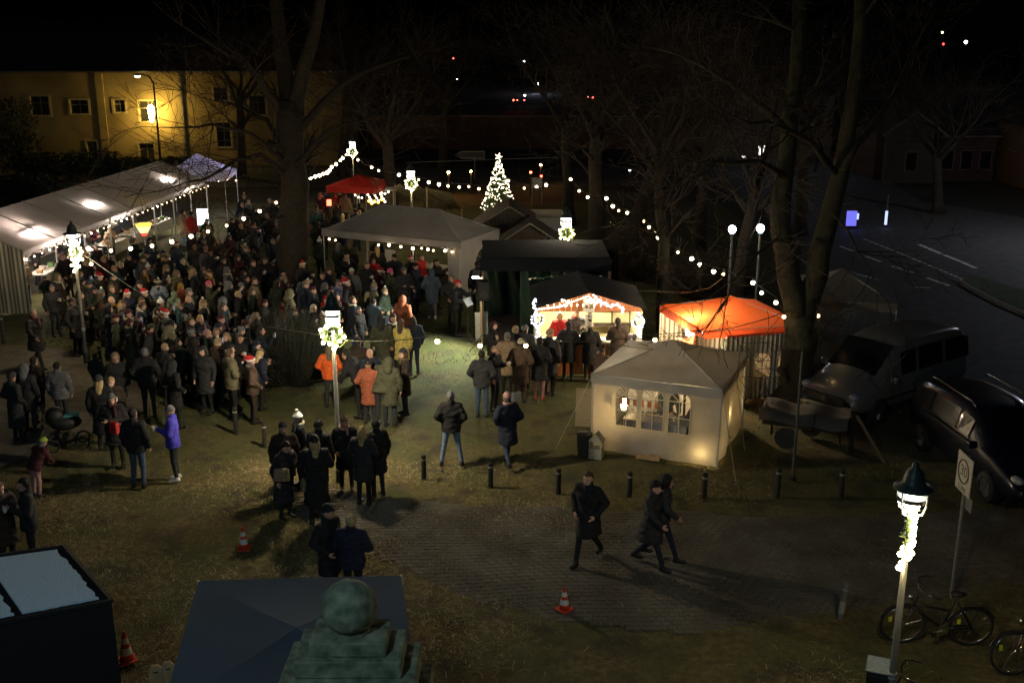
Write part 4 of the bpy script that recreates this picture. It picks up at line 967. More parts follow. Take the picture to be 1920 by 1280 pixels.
# crumpled tarp tent
tt = thing('tarpaulin_tent', 'crumpled silver-brown tarpaulin shelter left of the lit fir tree', 'tent', (0, 0, 0))
m_tarp = mat('silver tarpaulin', (.25, .22, .13), .32, noise=.35, nscale=3, bump=.6)
A, B, Cc, D = G(742, 362, 1.7), G(866, 388, 1.2), G(800, 352, 2.4), G(740, 345, 2.3)
sg = MB(); 
def tf(u, v):
    p = (A * (1 - u) + B * u) * (1 - v) + (D * (1 - u) + Cc * u) * v
    return (p.x, p.y, p.z + .12 * math.sin(u * 9 + v * 4) * math.sin(v * 3.1) - .35 * v * (1 - v) + .05 * math.sin(u * 31 + v * 9))
sg.grid(tf, 40, 16); sg.build('tarpaulin', m_tarp, tt, smooth=True)
A2, B2, C2, D2 = G(790, 396, 1.0), G(868, 390, 1.0), G(846, 362, 2.0), G(800, 352, 2.3)
sagquad(A2, B2, C2, D2, 24, 12, .25, ripple=.05).build('tarpaulin', m_tarp, tt, smooth=True)
for p_ in (A, B, D, Cc): MB().cyl((p_.x, p_.y, 0), (p_.x, p_.y, p_.z), .03, n=6).build('pole', m_wood, tt)
# fairy-lit fir tree
q = G(935, 408); ft = thing('christmas_tree', 'lit fir tree wound with strings of warm lights', 'christmas tree', (q.x, q.y, 0))
nn = 9000; r_ = np.random.RandomState(5); hz = r_.rand(nn) ** 1.25; hgt = 3.1; an = r_.uniform(0, 2 * np.pi, nn); ti_ = .75 + .25 * ((hz * 9) % 1)
ra = (1 - hz) * 1.02 * ti_ * np.sqrt(r_.uniform(.25, 1, nn)) + .02; c = np.stack([ra * np.cos(an), ra * np.sin(an), .25 + hz * (hgt - .25)], 1)
d = np.stack([np.cos(an), np.sin(an), -.3 + .6 * r_.rand(nn)], 1) * .13; s_ = np.stack([-np.sin(an), np.cos(an), 0 * an], 1) * .02
link('foliage', mesh_np('foliage', np.stack([c - s_, c + s_, c + d], 1).reshape(-1, 3), np.arange(3 * nn).reshape(nn, 3), [mat('fir needles', (.1, .19, .05), .7, noise=.4, nscale=4)], smooth=False), ft)
MB().cyl((0, 0, 0), (0, 0, 3.0), .06, .01).build('trunk', m_bark, ft)
pts = []
for i in range(270):
    f = (i / 270) ** .72; z_ = .35 + f * 2.7; rr2 = (1 - f) * .95 + .05; a_ = f * 2 * math.pi * 10.3 + rnd.uniform(-.18, .18); pts.append((q.x + rr2 * math.cos(a_), q.y + rr2 * math.sin(a_), z_ - .07 * math.sin(a_ * 3.3) + rnd.uniform(-.04, .04)))
chain('string of warm lights wound round the fir tree', pts, tiny_me, sc_=1.05, socket=False)
o = thing('tree_topper', 'white glowing topper at the tip of the fir tree', 'decoration', (q.x, q.y, 3.1)); 
for k in range(5): MB().cyl((0, 0, .1), (.2 * math.cos(k * 1.257), 0, .1 + .2 * math.sin(k * 1.257)), .03, .005, 6).build('ray', E_fairy, o)
# --- huts and white trailer behind the stage ---
m_hut = mat('dark stained boards', (.05, .035, .025), .8, noise=.3, nscale=5)
def hut(label, px, py, wd, dp, ze, zr, D_):
    t_ = thing('wooden_hut', label, 'hut', (G(px, py, ze).x, D_, 0))
    n = int(wd / .16)
    for k in range(n):
        x = -wd / 2 + (k + .5) * wd / n; zz = ze + (zr - ze) * (1 - abs(x) / (wd / 2)); MB().box((x, 0, zz / 2), (wd / n - .012, .03, zz)).build('plank', m_hut, t_)
    for s_ in (-1, 1):
        MB().add([(0, -.25, zr + .04), (s_ * (wd / 2 + .2), -.25, ze - .05), (s_ * (wd / 2 + .2), dp, ze - .05), (0, dp, zr + .04), (0, -.25, zr + .09), (s_ * (wd / 2 + .2), -.25, ze), (s_ * (wd / 2 + .2), dp, ze), (0, dp, zr + .09)], [(0, 1, 2, 3), (4, 5, 6, 7), (0, 1, 5, 4), (1, 2, 6, 5), (2, 3, 7, 6), (3, 0, 4, 7)]).build('roof', m_hut, t_)
        MB().box((s_ * (wd / 2 - .02), dp / 2, ze / 2), (.04, dp, ze)).build('side_wall', m_hut, t_)
        MB().tube([(0, -.27, zr + .1), (s_ * (wd / 2 + .2), -.27, ze)], .03, 4).build('bargeboard', mat('grey weathered wood', (.22, .2, .17), .8), t_)
    return t_
hut('dark wooden hut with gable roof behind the stage, left one', 955, 410, 2.6, 2.4, 1.9, 2.75, 42.0)
hut('dark wooden hut with pale bargeboards behind the stage, front one', 991, 430, 2.2, 2, 1.75, 2.5, 39.5)
q = G(1012, 455); t_ = thing('trailer', 'grey-white box trailer behind the stage', 'trailer', (1.25, 44.2, 0)); wt = mat('white trailer panel', (.4, .38, .33), .5)
MB().box((0, 0, 1.25), (1.65, 2.2, 1.7)).build('box_body', wt, t_, bevel=.03); MB().box((0, 0, 2.13), (1.75, 2.3, .06)).build('roof', mat('trailer roof', (.45, .43, .3), .6), t_)
MB().box((0, -1.12, 1.2), (.03, .03, 1.6)).build('door_seam', m_cable, t_)
for s_ in (-1, 1): MB().cyl((s_ * .72, .2, .3), (s_ * .9, .2, .3), .3, n=16).build('wheel', mat('tyre rubber', (.015, .015, .015), .8), t_)
# --- dark stage ---
sx0, sx1, sy0, sy1 = -.95, 3.0, 32.1, 35.0
m_navy = mat('navy tarpaulin', (.004, .006, .012), .95, noise=.2, nscale=2, bump=.3); m_gtarp = mat('green tarpaulin', (.005, .02, .012), .3, noise=.3, nscale=2, bump=1.0, detail=3)
sg = thing('stage', 'dark roofed stage hung with green tarpaulin', 'stage', (0, 0, 0))
MB().box(((sx0 + sx1) / 2, (sy0 + sy1) / 2, 2.72), (sx1 - sx0, sy1 - sy0, .1)).build('roof', m_navy, sg)
for (x, y, dx, dy) in (((sx0 + sx1) / 2, sy0 - .05, sx1 - sx0 + .1, .04), ((sx0 + sx1) / 2, sy1 + .05, sx1 - sx0 + .1, .04)): MB().box((x, y, 2.55), (dx, dy, .4)).build('fascia', m_navy, sg)
MB().grid(lambda u, v: (sx0 + (sx1 - sx0) * u, sy1 - .1 - .1 * math.sin(u * 17) - .06 * math.sin(u * 41 + v * 5), 2.6 * v), 60, 10).build('back_drape', m_gtarp, sg, smooth=True)
MB().grid(lambda u, v: (sx1 - .05 - .06 * math.sin(u * 27), sy0 + (sy1 - sy0) * u, 2.6 * v), 40, 8).build('side_drape', m_gtarp, sg, smooth=True)
MB().grid(lambda u, v: (.25 + (sx1 - .4) * u, sy0 + .5 - .12 * math.sin(u * 11) - .05 * math.sin(u * 33 + v * 6), 2.45 * v), 60, 10).build('front_drape', m_gtarp, sg, smooth=True)
MB().box(((sx0 + sx1) / 2, (sy0 + sy1) / 2, .12), (sx1 - sx0, sy1 - sy0, .24)).build('platform', m_hut, sg)
for x in (sx0, sx1):
    for y in (sy0, sy1): MB().box((x, y, 1.3), (.09, .09, 2.6)).build('post', mat('pale sawn post', (.6, .4, .24), .7), sg)
MB().grid(lambda u, v: (1.9 + 1.6 * u, 34.9 + .6 * math.sin(u * 5), 1.6 + 1.1 * v - .2 * u), 8, 5).build('tarp_flap', m_navy, sg, smooth=True)
# stage floodlight on front left post
E_flood = emit('floodlight lens', (1, .97, .85), 140)
fl = thing('floodlight', 'white floodlight fixed on the front left stage post', 'floodlight', (sx0 - .12, sy0 - .3, 2.32), R(-20)); MB().box((0, 0, 0), (.24, .12, .2), rx=R(-28)).build('housing', m_cable, fl)
MB().box((0, -.075, -.04), (.2, .012, .16), rx=R(-28)).build('lens', E_flood, fl); MB().box((0, .08, .02), (.03, .14, .03)).build('bracket', m_cable, fl)
sp = bpy.data.lights.new('flood_beam', 'SPOT'); sp.energy = 520; sp.color = (.98, 1, .8); sp.spot_size = R(125); sp.spot_blend = .6; sp.shadow_soft_size = .12
so = link('flood_beam', sp, None, (sx0 - .25, sy0 - .45, 2.25)); so.rotation_euler = (Vector((-3.4, 30.2, .0)) - Vector((sx0 - .25, sy0 - .45, 2.25))).to_track_quat('-Z', 'Y').to_euler()
# speaker on stand, music stand, microphone
q = G(905, 655); 
def speaker(px, py, hz, label):
    q = G(px, py, hz); t_ = thing('speaker_stand', label + ' stand with tripod feet', 'stand', (q.x, q.y, 0)); m_ = MB().cyl((0, 0, .3), (0, 0, hz - .35), .02); m_.build('pole', m_cable, t_)
    for k in range(3): a_ = k * 2.09 + .5; MB().cyl((0, 0, .65), (.5 * math.cos(a_), .5 * math.sin(a_), .01), .014, n=6).build('leg', m_cable, t_)
    s_ = thing('loudspeaker', label, 'loudspeaker', (q.x, q.y, hz - .35), R(15)); MB().box((0, 0, .3), (.36, .34, .6), taper=.96).build('cabinet', mat('black speaker paint', (.012, .012, .012), .5), s_, bevel=.02)
    MB().box((0, -.175, .3), (.31, .012, .54)).build('grille', mat('speaker mesh', (.03, .03, .03), .6, nscale=300, bump=.6), s_); MB().cyl((0, -.183, .2), (0, -.19, .2), .12, n=20).build('woofer', m_cable, s_)
speaker(905, 541, 2.05, 'black loudspeaker raised beside the stage front')
q = G(878, 638); t_ = thing('music_stand', 'music stand with white sheet before the singer', 'music stand', (q.x, q.y, 0), R(60))
MB().cyl((0, 0, .1), (0, 0, 1.15), .012).build('pole', m_cable, t_); MB().box((0, 0, 1.25), (.42, .02, .3), rx=R(-35)).build('desk', m_cable, t_); MB().box((0, -.02, 1.26), (.36, .006, .27), rx=R(-35)).build('sheet', mat('paper sheet', (.75, .78, .85), .7), t_)
for k in range(3): a_ = k * 2.09; MB().cyl((0, 0, .25), (.35 * math.cos(a_), .35 * math.sin(a_), .01), .01, n=5).build('leg', m_cable, t_)
q = G(903, 640); t_ = thing('display_board', 'white board leaning by the stage corner', 'board', (q.x, q.y, 0), R(10)); MB().box((0, 0, .5), (.4, .05, .9), rx=R(-8)).build('board', m_table, t_); MB().box((0, .1, .3), (.04, .3, .04)).build('prop', m_wood, t_)
# --- food stall ---
fs = thing('food_stall', 'lit wooden food stall under a black pavilion roof', 'stall', (0, 0, 0))
fx0, fx1, fy0, fy1 = .68, 3.62, 29.0, 31.6
m_blk = mat('black roof fabric', (.06, .062, .065), .42, noise=.15, nscale=2, bump=.3); cx, cy = (fx0 + fx1) / 2, (fy0 + fy1) / 2
m_org = mat('orange-brown painted boards', (.4, .13, .035), .6, noise=.15, nscale=4)
m_cream = mat('cream inner wall', (.75, .68, .42), .8, noise=.08); pk = (cx - .25, cy + .1, 2.72); crn = [(fx0 - .15, fy0 - .3, 1.98), (fx1 + .15, fy0 - .3, 1.98), (fx1 + .15, fy1 + .1, 1.98), (fx0 - .15, fy1 + .1, 1.98)]
gapex = (cx, fy0 - .3, 2.46)
for tri, nm in ((((crn[0]), gapex, pk, crn[3]), 0), ((gapex, crn[1], crn[2], pk), 0), ((crn[3], pk, crn[2], crn[2]), 1)):
    a_, b_, c_, d_ = [Vector(v) for v in tri]; MB().grid(lambda u, v: tuple(((a_ * (1 - u) + b_ * u) * (1 - v) + (d_ * (1 - u) + c_ * u) * v) - Vector((0, 0, .06 * math.sin(math.pi * u) * math.sin(math.pi * v)))), 10, 10).build('roof_panel', m_blk, fs, smooth=True)
n = 18
for k in range(n):
    xa, xb = fx0 + (fx1 - fx0) * k / n, fx0 + (fx1 - fx0) * (k + 1) / n; h_ = lambda x: 1.96 + .46 * (1 - abs(x - cx) / (1.5))
    MB().prism([(xa + .004, 1.88), (xb - .004, 1.88), (xb - .004, h_(xb)), (xa + .004, h_(xa))], fy0 - .1, fy0 - .07).build('gable_board', m_org, fs)
for k in range(24):
    xa = fx0 + (fx1 - fx0) * (k + .5) / 24; MB().box((xa, fy0, .5), ((fx1 - fx0) / 24 - .008, .03, 1.0)).build('counter_board', m_org, fs)
MB().box((cx, fy0 - .02, 1.03), (fx1 - fx0 + .1, .5, .05)).build('counter_top', mat('white counter top', (.7, .66, .5), .5), fs)
MB().box((cx, fy1, .97), (fx1 - fx0, .04, 1.94)).build('rear_wall', m_cream, fs)
for s_, x in ((-1, fx0), (1, fx1)): MB().box((x, cy, .97), (.04, fy1 - fy0 - .05, 1.94)).build('side_wall', m_cream, fs); MB().box((x, fy0, .94), (.09, .09, 1.88)).build('post', m_cream, fs)
MB().box((cx + .02, fy0 - .04, 1.47), (.09, .07, .84)).build('post', m_wood, fs)
MB().box((cx + .85, fy1 - .3, 1.35), (1.25, .35, .04)).build('shelf', m_hut, fs); MB().box((cx + .85, fy1 - .3, .85), (1.25, .35, .04)).build('shelf', m_hut, fs)
for x in (cx + .25, cx + .9, cx + 1.45): MB().box((x, fy1 - .14, .9), (.04, .04, 1.7)).build('shelf_post', m_hut, fs)
t_ = thing('tube_lamp', 'bright tube lamp inside the lit food stall', 'lamp', (cx - .6, fy0 + .8, 1.84)); MB().cyl((-.6, 0, 0), (1.6, 0, 0), .03, n=8).build('tube', emit('stall tube glow', (1, .84, .52), 120), t_); MB().box((.5, 0, .05), (2.2, .06, .03)).build('holder', m_pole, t_)
t_ = thing('price_board', 'small white price board hanging in the stall gable', 'sign', (cx, fy0 - .16, 2.08)); MB().box((0, 0, 0), (.3, .03, .4)).build('board', m_table, t_); MB().box((.06, -.02, .02), (.09, .006, .24)).build('print', mat('brown ink', (.2, .12, .05), .8), t_); MB().box((-.07, -.02, -.04), (.08, .006, .1)).build('print', mat('brown ink'), t_)
t_ = thing('notice_board', 'white sign board with four dark symbols on the stall post', 'sign', (cx, fy0 - .1, 1.6)); MB().box((0, 0, 0), (.2, .02, .42)).build('board', m_table, t_)
for k in range(4): MB().cyl((0, -.012, .15 - .1 * k), (0, -.02, .15 - .1 * k), .03, n=8).build('symbol', m_cable, t_)
goods = [('jar', -1.15, .12, 'cream', .1), ('tray', -.35, .3, 'white', .06), ('jar', .55, .14, 'white', .12), ('candle', .7, .1, 'mustard', .14), ('crock', .95, .14, 'cream', .13), ('jar', 1.2, .1, 'white', .15), ('heart_box', 1.05, .16, 'olive', .12), ('crock', 1.3, .12, 'charcoal', .16), ('tray', .2, .3, 'cream', .05)]
for k, (nm, dx, w_, cc, hh) in enumerate(goods):
    o = (MB().lathe([(w_ * .4, 0), (w_ * .5, hh * .3), (w_ * .45, hh), (0, hh)], (0, 0, 0), 10) if nm != 'tray' else MB().box((0, 0, hh / 2), (w_, .25, hh))).build(nm, cl(cc), None, loc=(cx + dx, fy0 + rnd.uniform(-.15, .1), 1.056))
    tag(o, ['', '', 'third ', '', '', 'tall ', '', 'dark ', 'low '][k] + cc + ' ' + nm.replace('_', ' ') + (' on the stall counter, ' + ('left half' if dx < 0 else 'right half')), nm.split('_')[0], 'goods on the stall counter')
for k in range(8):
    o = tag(link('pot', MB().lathe([(.05, 0), (.075, .05), (.06, .12), (0, .14)], (0, 0, 0), 10).mesh('pot', m_cream), None, (cx + .35 + .14 * k, fy1 - .3, 1.37)), ['first', 'second', 'third', 'fourth', 'fifth', 'sixth', 'seventh', 'eighth'][k] + ' white pot from the left on the stall shelf', 'pot', 'pots on the stall shelf')
# fairy lights on the stall gable and wreaths
def strandp(pl, n_):
    L_ = [0]
    for i in range(len(pl) - 1): L_.append(L_[-1] + math.dist(pl[i], pl[i + 1]))
    out = []
    for k in range(n_):
        s_ = L_[-1] * k / (n_ - 1); i = max(j for j in range(len(pl)) if L_[j] <= s_ + 1e-9); i = min(i, len(pl) - 2); f = (s_ - L_[i]) / max(1e-9, L_[i + 1] - L_[i])
        out.append(tuple(pl[i][q] + (pl[i + 1][q] - pl[i][q]) * f for q in range(2)))
    return out
def gablexy(pts_, n_, me, lab, sc_=.95, jit=0):
    chain(lab, [GY(x + rnd.uniform(-jit, jit), y + rnd.uniform(-jit, jit), fy0 - .36) for x, y in strandp(pts_, n_)], me, sc_=sc_, socket=False)
gablexy([(1006, 580), (1050, 575), (1075, 565), (1103, 555)], 22, tiny_me, 'string of fairy lights along the left stall gable edge', .95)
gablexy([(1054, 562), (1067, 565), (1063, 572), (1058, 573)], 12, tiny_me, 'star-shaped fairy light tangle on the left stall gable', jit=2.5)
gablexy([(1114, 554), (1122, 562), (1135, 570), (1145, 574), (1160, 571), (1168, 578), (1166, 583)], 34, tinyc_me, 'cool fairy light garland along the right stall gable', 1.0, jit=2.2)
gablexy([(1100, 565), (1105, 560), (1108, 568), (1120, 567)], 12, tiny_me, 'fairy light star above the price board', jit=2)
gablexy([(1004, 559), (1001, 572), (1006, 590), (1005, 605), (1010, 625), (1008, 634)], 40, tinyc_me, 'dense fairy lights down the left stall post', 1.0, jit=3)
gablexy([(1199, 610), (1196, 625), (1201, 632)], 18, tinyc_me, 'dense fairy lights down the right stall post', 1.0, jit=2.5)
def wreath(px, py, y_, r_, label, n_=12, me=tinyc_me, s_=1.05):
    p_ = GY(px, py, y_); t_ = thing('wreath', label, 'wreath', p_); MB().tube([(r_ * .8 * math.cos(a), 0, r_ * .8 * math.sin(a)) for a in np.linspace(0, 2 * math.pi, 19)[:-1]], .04, 6, closed=True).build('ring', m_leaf, t_)
    for k in range(n_): a = 2 * math.pi * k / n_; rr3 = r_ * rnd.uniform(.7, 1.1); link('bulb', me, t_, (rr3 * math.cos(a), -.06, rr3 * math.sin(a)), scale=(s_,) * 3)
    return t_
wreath(1008, 598, fy0 - .3, .17, 'lit wreath on the left post of the food stall'); wreath(1198, 602, fy0 - .3, .17, 'lit wreath on the right post of the food stall')
# --- orange pavilion ---
m_or = cloth('orange canvas', (.85, .17, .05), .55, .05); m_or2 = cloth('orange-red canvas', (.7, .1, .03), .35, .05)
oc = (5.94, 28.17); op = pavilion('pavilion', 'orange-roofed pavilion with pleated striped walls', oc, R(14.5), 2.9, 2.9, 2.0, 2.52, 0, m_or, val_m=m_or2, valance=.2)
m_pleat = cloth('pleated pale sheet', (.5, .46, .38), .35, .05)
w1, inf = wallpanel(op, (-.75, -1.42), (1.42, -1.42), .02, 1.84, m_stripe, holes=[(.38, .6, .33, .7), (.68, .9, .33, .7)], nu=90, amp=.03, freq=55, folds=True)
m_wframe = mat('white window frame print', (.7, .6, .5), .6, noise=0, bump=0)
church_window(w1, inf, .38, .6, .33, .7, m_wframe, m_wframe); church_window(w1, inf, .68, .9, .33, .7, m_wframe, m_wframe)
wallpanel(op, (1.42, -1.42), (1.42, 1.42), .02, 1.84, m_stripe, nu=90, amp=.03, freq=70, folds=True); wallpanel(op, (1.42, 1.42), (-1.42, 1.42), .02, 1.84, m_stripe, nu=60, amp=.03, freq=50, folds=True)
t_ = thing('work_lamp', 'glaring lamp under the orange roof', 'lamp', (Matrix.Translation((oc[0], oc[1], 1.66)) @ Matrix.Rotation(R(14.5), 4, 'Z')) @ Vector((-1.28, -.3, 0))); MB().ball((0, 0, 0), .13, 10).build('glass', emit('orange tent lamp glow', (1, .76, .45), 230), t_); MB().cyl((0, 0, .1), (0, 0, .35), .03).build('cord', m_cable, t_)
t_ = thing('serving_table', 'patterned-cloth serving table at the open side of the orange pavilion', 'table', (oc[0] - 1.72, oc[1] - .75, 0), R(104)); m_pat = mat('patterned table cloth', (.6, .4, .32), .8, noise=.5, nscale=14, col2=(.8, .7, .6))
MB().box((0, 0, .8), (1.8, .65, .04)).build('table_top', m_pat, t_); MB().grid(lambda u, v: (-.9 + 1.8 * u, .33 + .01 * math.sin(u * 40), .8 - v * .7), 24, 2).build('cloth_front', m_pat, t_); MB().box((0, -.3, .4), (1.7, .03, .75)).build('rear_board', m_pat, t_)
# flap of canvas lit edge
# --- near grey tent with church windows ---
nc = (3.78, 24.05); na = math.atan2(-1.12, 2.72); m_near = cloth('grey gazebo roof cloth', (.44, .43, .41), .3, .1, 2.5); m_wall = cloth('cream gazebo wall cloth', (.58, .55, .5), .5, .16, 2.2, .6)
nt = pavilion('pavilion', 'grey-roofed gazebo glowing from within, with arched windows', nc, na, 3.0, 3.0, 1.88, 2.46, 0, m_near, valance=.22, sag=.08)
def ntw(x, y, z=0): return Matrix.Translation((nc[0], nc[1], 0)) @ Matrix.Rotation(na, 4, 'Z') @ Vector((x, y, z))
w1, inf = wallpanel(nt, (-1.46, -1.46), (1.46, -1.46), .03, 1.85, m_wall, holes=[(.18, .365, .36, .92), (.385, .575, .36, .92), (.6, .785, .36, .92)], nu=44, amp=.025, freq=9, seed=2)
m_wf = mat('cream window frame print', (.75, .66, .45), .6, noise=0, bump=0)
for u0, u1 in ((.18, .365), (.385, .575), (.6, .785)): church_window(w1, inf, u0, u1, .36, .92, m_wf, m_wall)
wallpanel(nt, (1.46, -1.46), (1.46, 1.46), .03, 1.85, m_wall, nu=34, amp=.04, freq=7, seed=4); wallpanel(nt, (1.46, 1.46), (-1.46, 1.46), .03, 1.85, m_wall, nu=30, amp=.03, freq=7); wallpanel(nt, (-1.46, 1.46), (-1.46, -1.46), .03, 1.85, m_wall, nu=30, amp=.03, freq=7)
t_ = thing('storm_lantern', 'glaring warm lantern behind the left arched window of the gazebo', 'lantern', ntw(-.93, -.75, .98)); MB().lathe([(.05, -.14), (.075, -.05), (.07, .1), (.03, .14)], (0, 0, 0), 10).build('glass', emit('tent lantern glow', (1, .64, .22), 26), t_); MB().cyl((0, 0, .14), (0, 0, .2), .05, .01).build('lid', m_cable, t_); MB().cyl((0, 0, -.18), (0, 0, -.14), .07).build('base', m_cable, t_)
t_ = thing('table_lamp', 'small warm lamp low behind the right gazebo corner', 'lamp', ntw(1.08, -1.22, .3)); MB().ball((0, 0, 0), .06, 8).build('glass', emit('low lamp glow', (1, .68, .26), 26), t_); MB().cyl((0, 0, -.3), (0, 0, -.05), .03).build('foot', m_cable, t_)
t_ = thing('table_lamp', 'added warm lamp by the gazebo side wall for its right roof panel', 'lamp', ntw(1.3, -.1, .85)); MB().ball((0, 0, 0), .05, 8).build('glass', emit('low lamp glow'), t_); MB().cyl((0, 0, -.72), (0, 0, -.05), .03).build('foot', m_cable, t_)  # lamp added by the side wall to brighten the right roof panel
t_ = thing('table_lamp', 'added warm lamp at the back of the gazebo for the window glow', 'lamp', ntw(.1, 1.05, .95)); MB().ball((0, 0, 0), .06, 8).build('glass', emit('back fill glow', (1, .64, .2), 60), t_); MB().cyl((0, 0, -.92), (0, 0, -.05), .03).build('foot', m_cable, t_)  # lamp added at the back to make the windows glow
t_ = thing('camping_table', 'blue-grey covered table inside the gazebo', 'table', ntw(-.1, -.75), na); MB().box((0, 0, .72), (1.5, .7, .04)).build('table_top', mat('blue-grey cloth', (.13, .14, .19), .8), t_); MB().grid(lambda u, v: (-.75 + 1.5 * u, -.35 - .02 * math.sin(u * 30), .72 - v * .3), 20, 2).build('cloth_front', mat('blue-grey cloth'), t_)
for x in (-.7, .7): MB().cyl((x, .2, 0), (x, .2, .7), .02).build('leg', m_pole, t_)
for k, (x, y) in enumerate(((-.4, -.7), (-.1, -.8), (.15, -.65), (.3, -.8))): tag(link('paper_cup', cupm, None, ntw(x, y, .745)), ['leftmost', 'second', 'third', 'rightmost'][k] + ' paper cup on the gazebo table seen through the arched windows', 'cup', 'cups on the gazebo table')
for k in range(3): # garland of paper hearts inside
    pass
t_ = thing('bunting', 'row of small orange paper pennants inside the gazebo', 'bunting', ntw(-.6, -1.2, 1.25), na)
MB().tube([(-.5, 0, .08), (0, 0, .02), (.7, 0, .06)], .006, 4).build('cord', m_cable, t_)
for k in range(7): MB().box((-.45 + .17 * k, 0, -.05), (.09, .006, .15)).build('pennant', mat('orange paper', (.7, .25, .1), .8) if k % 2 == 0 else m_org, t_)
for (x, y, dx, dy, lab) in ((1.5, -1.5, .5, -.55, 'guy rope at the near gazebo corner'), (1.5, 1.2, .9, .1, 'guy rope at the right gazebo side'), (-1.5, -1.5, -.75, -.3, 'long guy rope at the left gazebo corner'), (1.5, 0, .35, -.2, 'black strap against the gazebo side wall')):
    a, b_ = ntw(x, y, 1.8), ntw(x + dx, y + dy, .02); tag(MB().tube([a, b_], .008, 4).build('guy_rope', mat('pale rope', (.4, .36, .26), .8)), lab, 'rope', 'guy ropes of the gazebo')
# sign on post, bin, white lantern left of the gazebo
q = G(1095, 852); t_ = thing('rubbish_bin', 'black rubbish bin left of the gazebo', 'bin', (q.x, q.y, 0)); MB().lathe([(.14, 0), (.17, .45), (.18, .46), (.18, .5), (0, .5)], (0, 0, 0), 16).build('tub', m_cable, t_); MB().lathe([(.19, .5), (.19, .53), (.05, .56), (0, .56)], (0, 0, 0), 16).build('rim', m_cable, t_)
q = G(1118, 857); t_ = thing('house_lantern', 'small white house-shaped lantern beside the black bin', 'lantern', (q.x, q.y, 0), R(-20)); mw = mat('white lantern wood', (.45, .42, .33), .7)
MB().box((0, 0, .12), (.3, .26, .24)).build('base', mw, t_); MB().prism([(-.17, .42), (.17, .42), (0, .62)], -.14, .14).build('roof', mw, t_)
for x in (-.13, .13):
    for y in (-.11, .11): MB().box((x, y, .33), (.03, .03, .2)).build('corner_post', mw, t_)
q = G(1088, 800); t_ = thing('plywood_board', 'upright pale board against the left gazebo leg', 'board', (q.x + .1, q.y, 0), R(-15)); MB().box((0, 0, .5), (.45, .03, .95), rx=R(-6)).build('sheet', mat('weathered plywood', (.25, .2, .12), .8), t_); MB().box((0, .12, .3), (.03, .25, .03)).build('prop', m_wood, t_)
q = G(1215, 862); t_ = thing('wooden_wedge', 'yellowish wooden board lying at the gazebo skirt', 'board', (q.x, q.y, .03), R(-22)); MB().box((0, 0, .03), (.55, .16, .06)).build('board', m_wood, t_); MB().box((.1, .05, .075), (.2, .06, .03)).build('cleat', m_wood, t_)
# --- dark-roofed white pavilion behind the silver van ---
wp = (9.9, 31.3); t_ = pavilion('pavilion', 'white-walled pavilion with dark roof behind the silver van', wp, R(-14), 3.0, 3.0, 1.95, 2.6, 0, cloth('dusk grey canvas', (.16, .15, .13), .1), valance=.18)
m_gw = cloth('greyish wall sheet', (.33, .32, .27), .3, .15)
w1, inf = wallpanel(t_, (-1.46, -1.46), (1.46, -1.46), .03, 1.92, m_gw, holes=[(.3, .55, .35, .85), (.6, .85, .35, .85)], nu=36, amp=.04, freq=8)
for u0, u1 in ((.3, .55), (.6, .85)): church_window(w1, inf, u0, u1, .35, .85, m_gw, m_gw)
wallpanel(t_, (-1.46, 1.46), (-1.46, -1.46), .03, 1.92, m_gw, nu=30, amp=.05); wallpanel(t_, (1.46, -1.46), (1.46, 1.46), .03, 1.92, m_gw, nu=30, amp=.05)
# --- foreground blue tent ---
bt = thing('pavilion', 'dark blue tent roof in the foreground behind stone ball', 'tent', (0, 0, 0)); m_blue = mat('blue tent cloth', (.03, .062, .1), .9, noise=.15, nscale=1.5, bump=.35)
zr_, ze_ = 2.24, 2.2; A, B, Cc, D = G(372, 1088, ze_), G(752, 1078, ze_), G(790, 1330, ze_), G(305, 1330, ze_); pkk = A * .25 + B * .3 + Cc * .2 + D * .25; pkk.z = zr_
for a, b_ in ((D, Cc), (Cc, B), (B, A), (A, D)):
    sagquad(a, b_, pkk, pkk + Vector((0, 0, .001)), 14, 12, .03).build('roof_panel', m_blue, bt, smooth=True)
    MB().grid(lambda u, v: tuple(a + (b_ - a) * u + Vector((.015 * math.sin(u * 21) * v, .015 * math.sin(u * 21) * v, -v * .22))), 20, 2).build('valance', m_blue, bt, smooth=True)
for p_ in (A, B, Cc, D): MB().cyl((p_.x, p_.y, 0), (p_.x, p_.y, ze_), .02).build('leg', m_pole, bt)
# --- stone ball on stepped pedestal ---
m_stone = mat('mossy sandstone', (.07, .105, .06), .95, noise=.4, nscale=7, bump=1.6, col2=(.32, .33, .23), detail=14)
bp0 = GY(655, 1137, 9.8); fb = thing('stone_finial', 'mossy stone ball on a stepped stone pedestal in the foreground', 'monument', (bp0.x, 9.8, 0)); zc = bp0.z
me = MB().ball((0, 0, zc), .285, 64, 1, 1, .99); me.v = [tuple(Vector((0, 0, zc)) + (Vector(v_) - Vector((0, 0, zc))) * (1 + .012 * math.sin(v_[0] * 31 + v_[2] * 17) * math.cos(v_[1] * 27 + v_[2] * 41) + .006 * math.sin(v_[0] * 80 + v_[1] * 63) + rnd.gauss(0, .003))) for v_ in me.v]; me.build('ball', m_stone, fb, smooth=True)
z = zc - .27
MB().lathe([(.2, z - .03), (.2, z + .04)], (0, 0, 0), 24).build('neck', m_stone, fb)
for k, (wd, hh, dp) in enumerate(((.78, .17, .5), (1.1, .2, .64), (1.38, .3, .8), (1.62, .5, .95), (1.8, 1.9, 1.1))):
    z -= hh; MB().box((0, 0, z + hh / 2), (wd, dp, hh - .004)).build('step_block', m_stone, fb, bevel=.02)
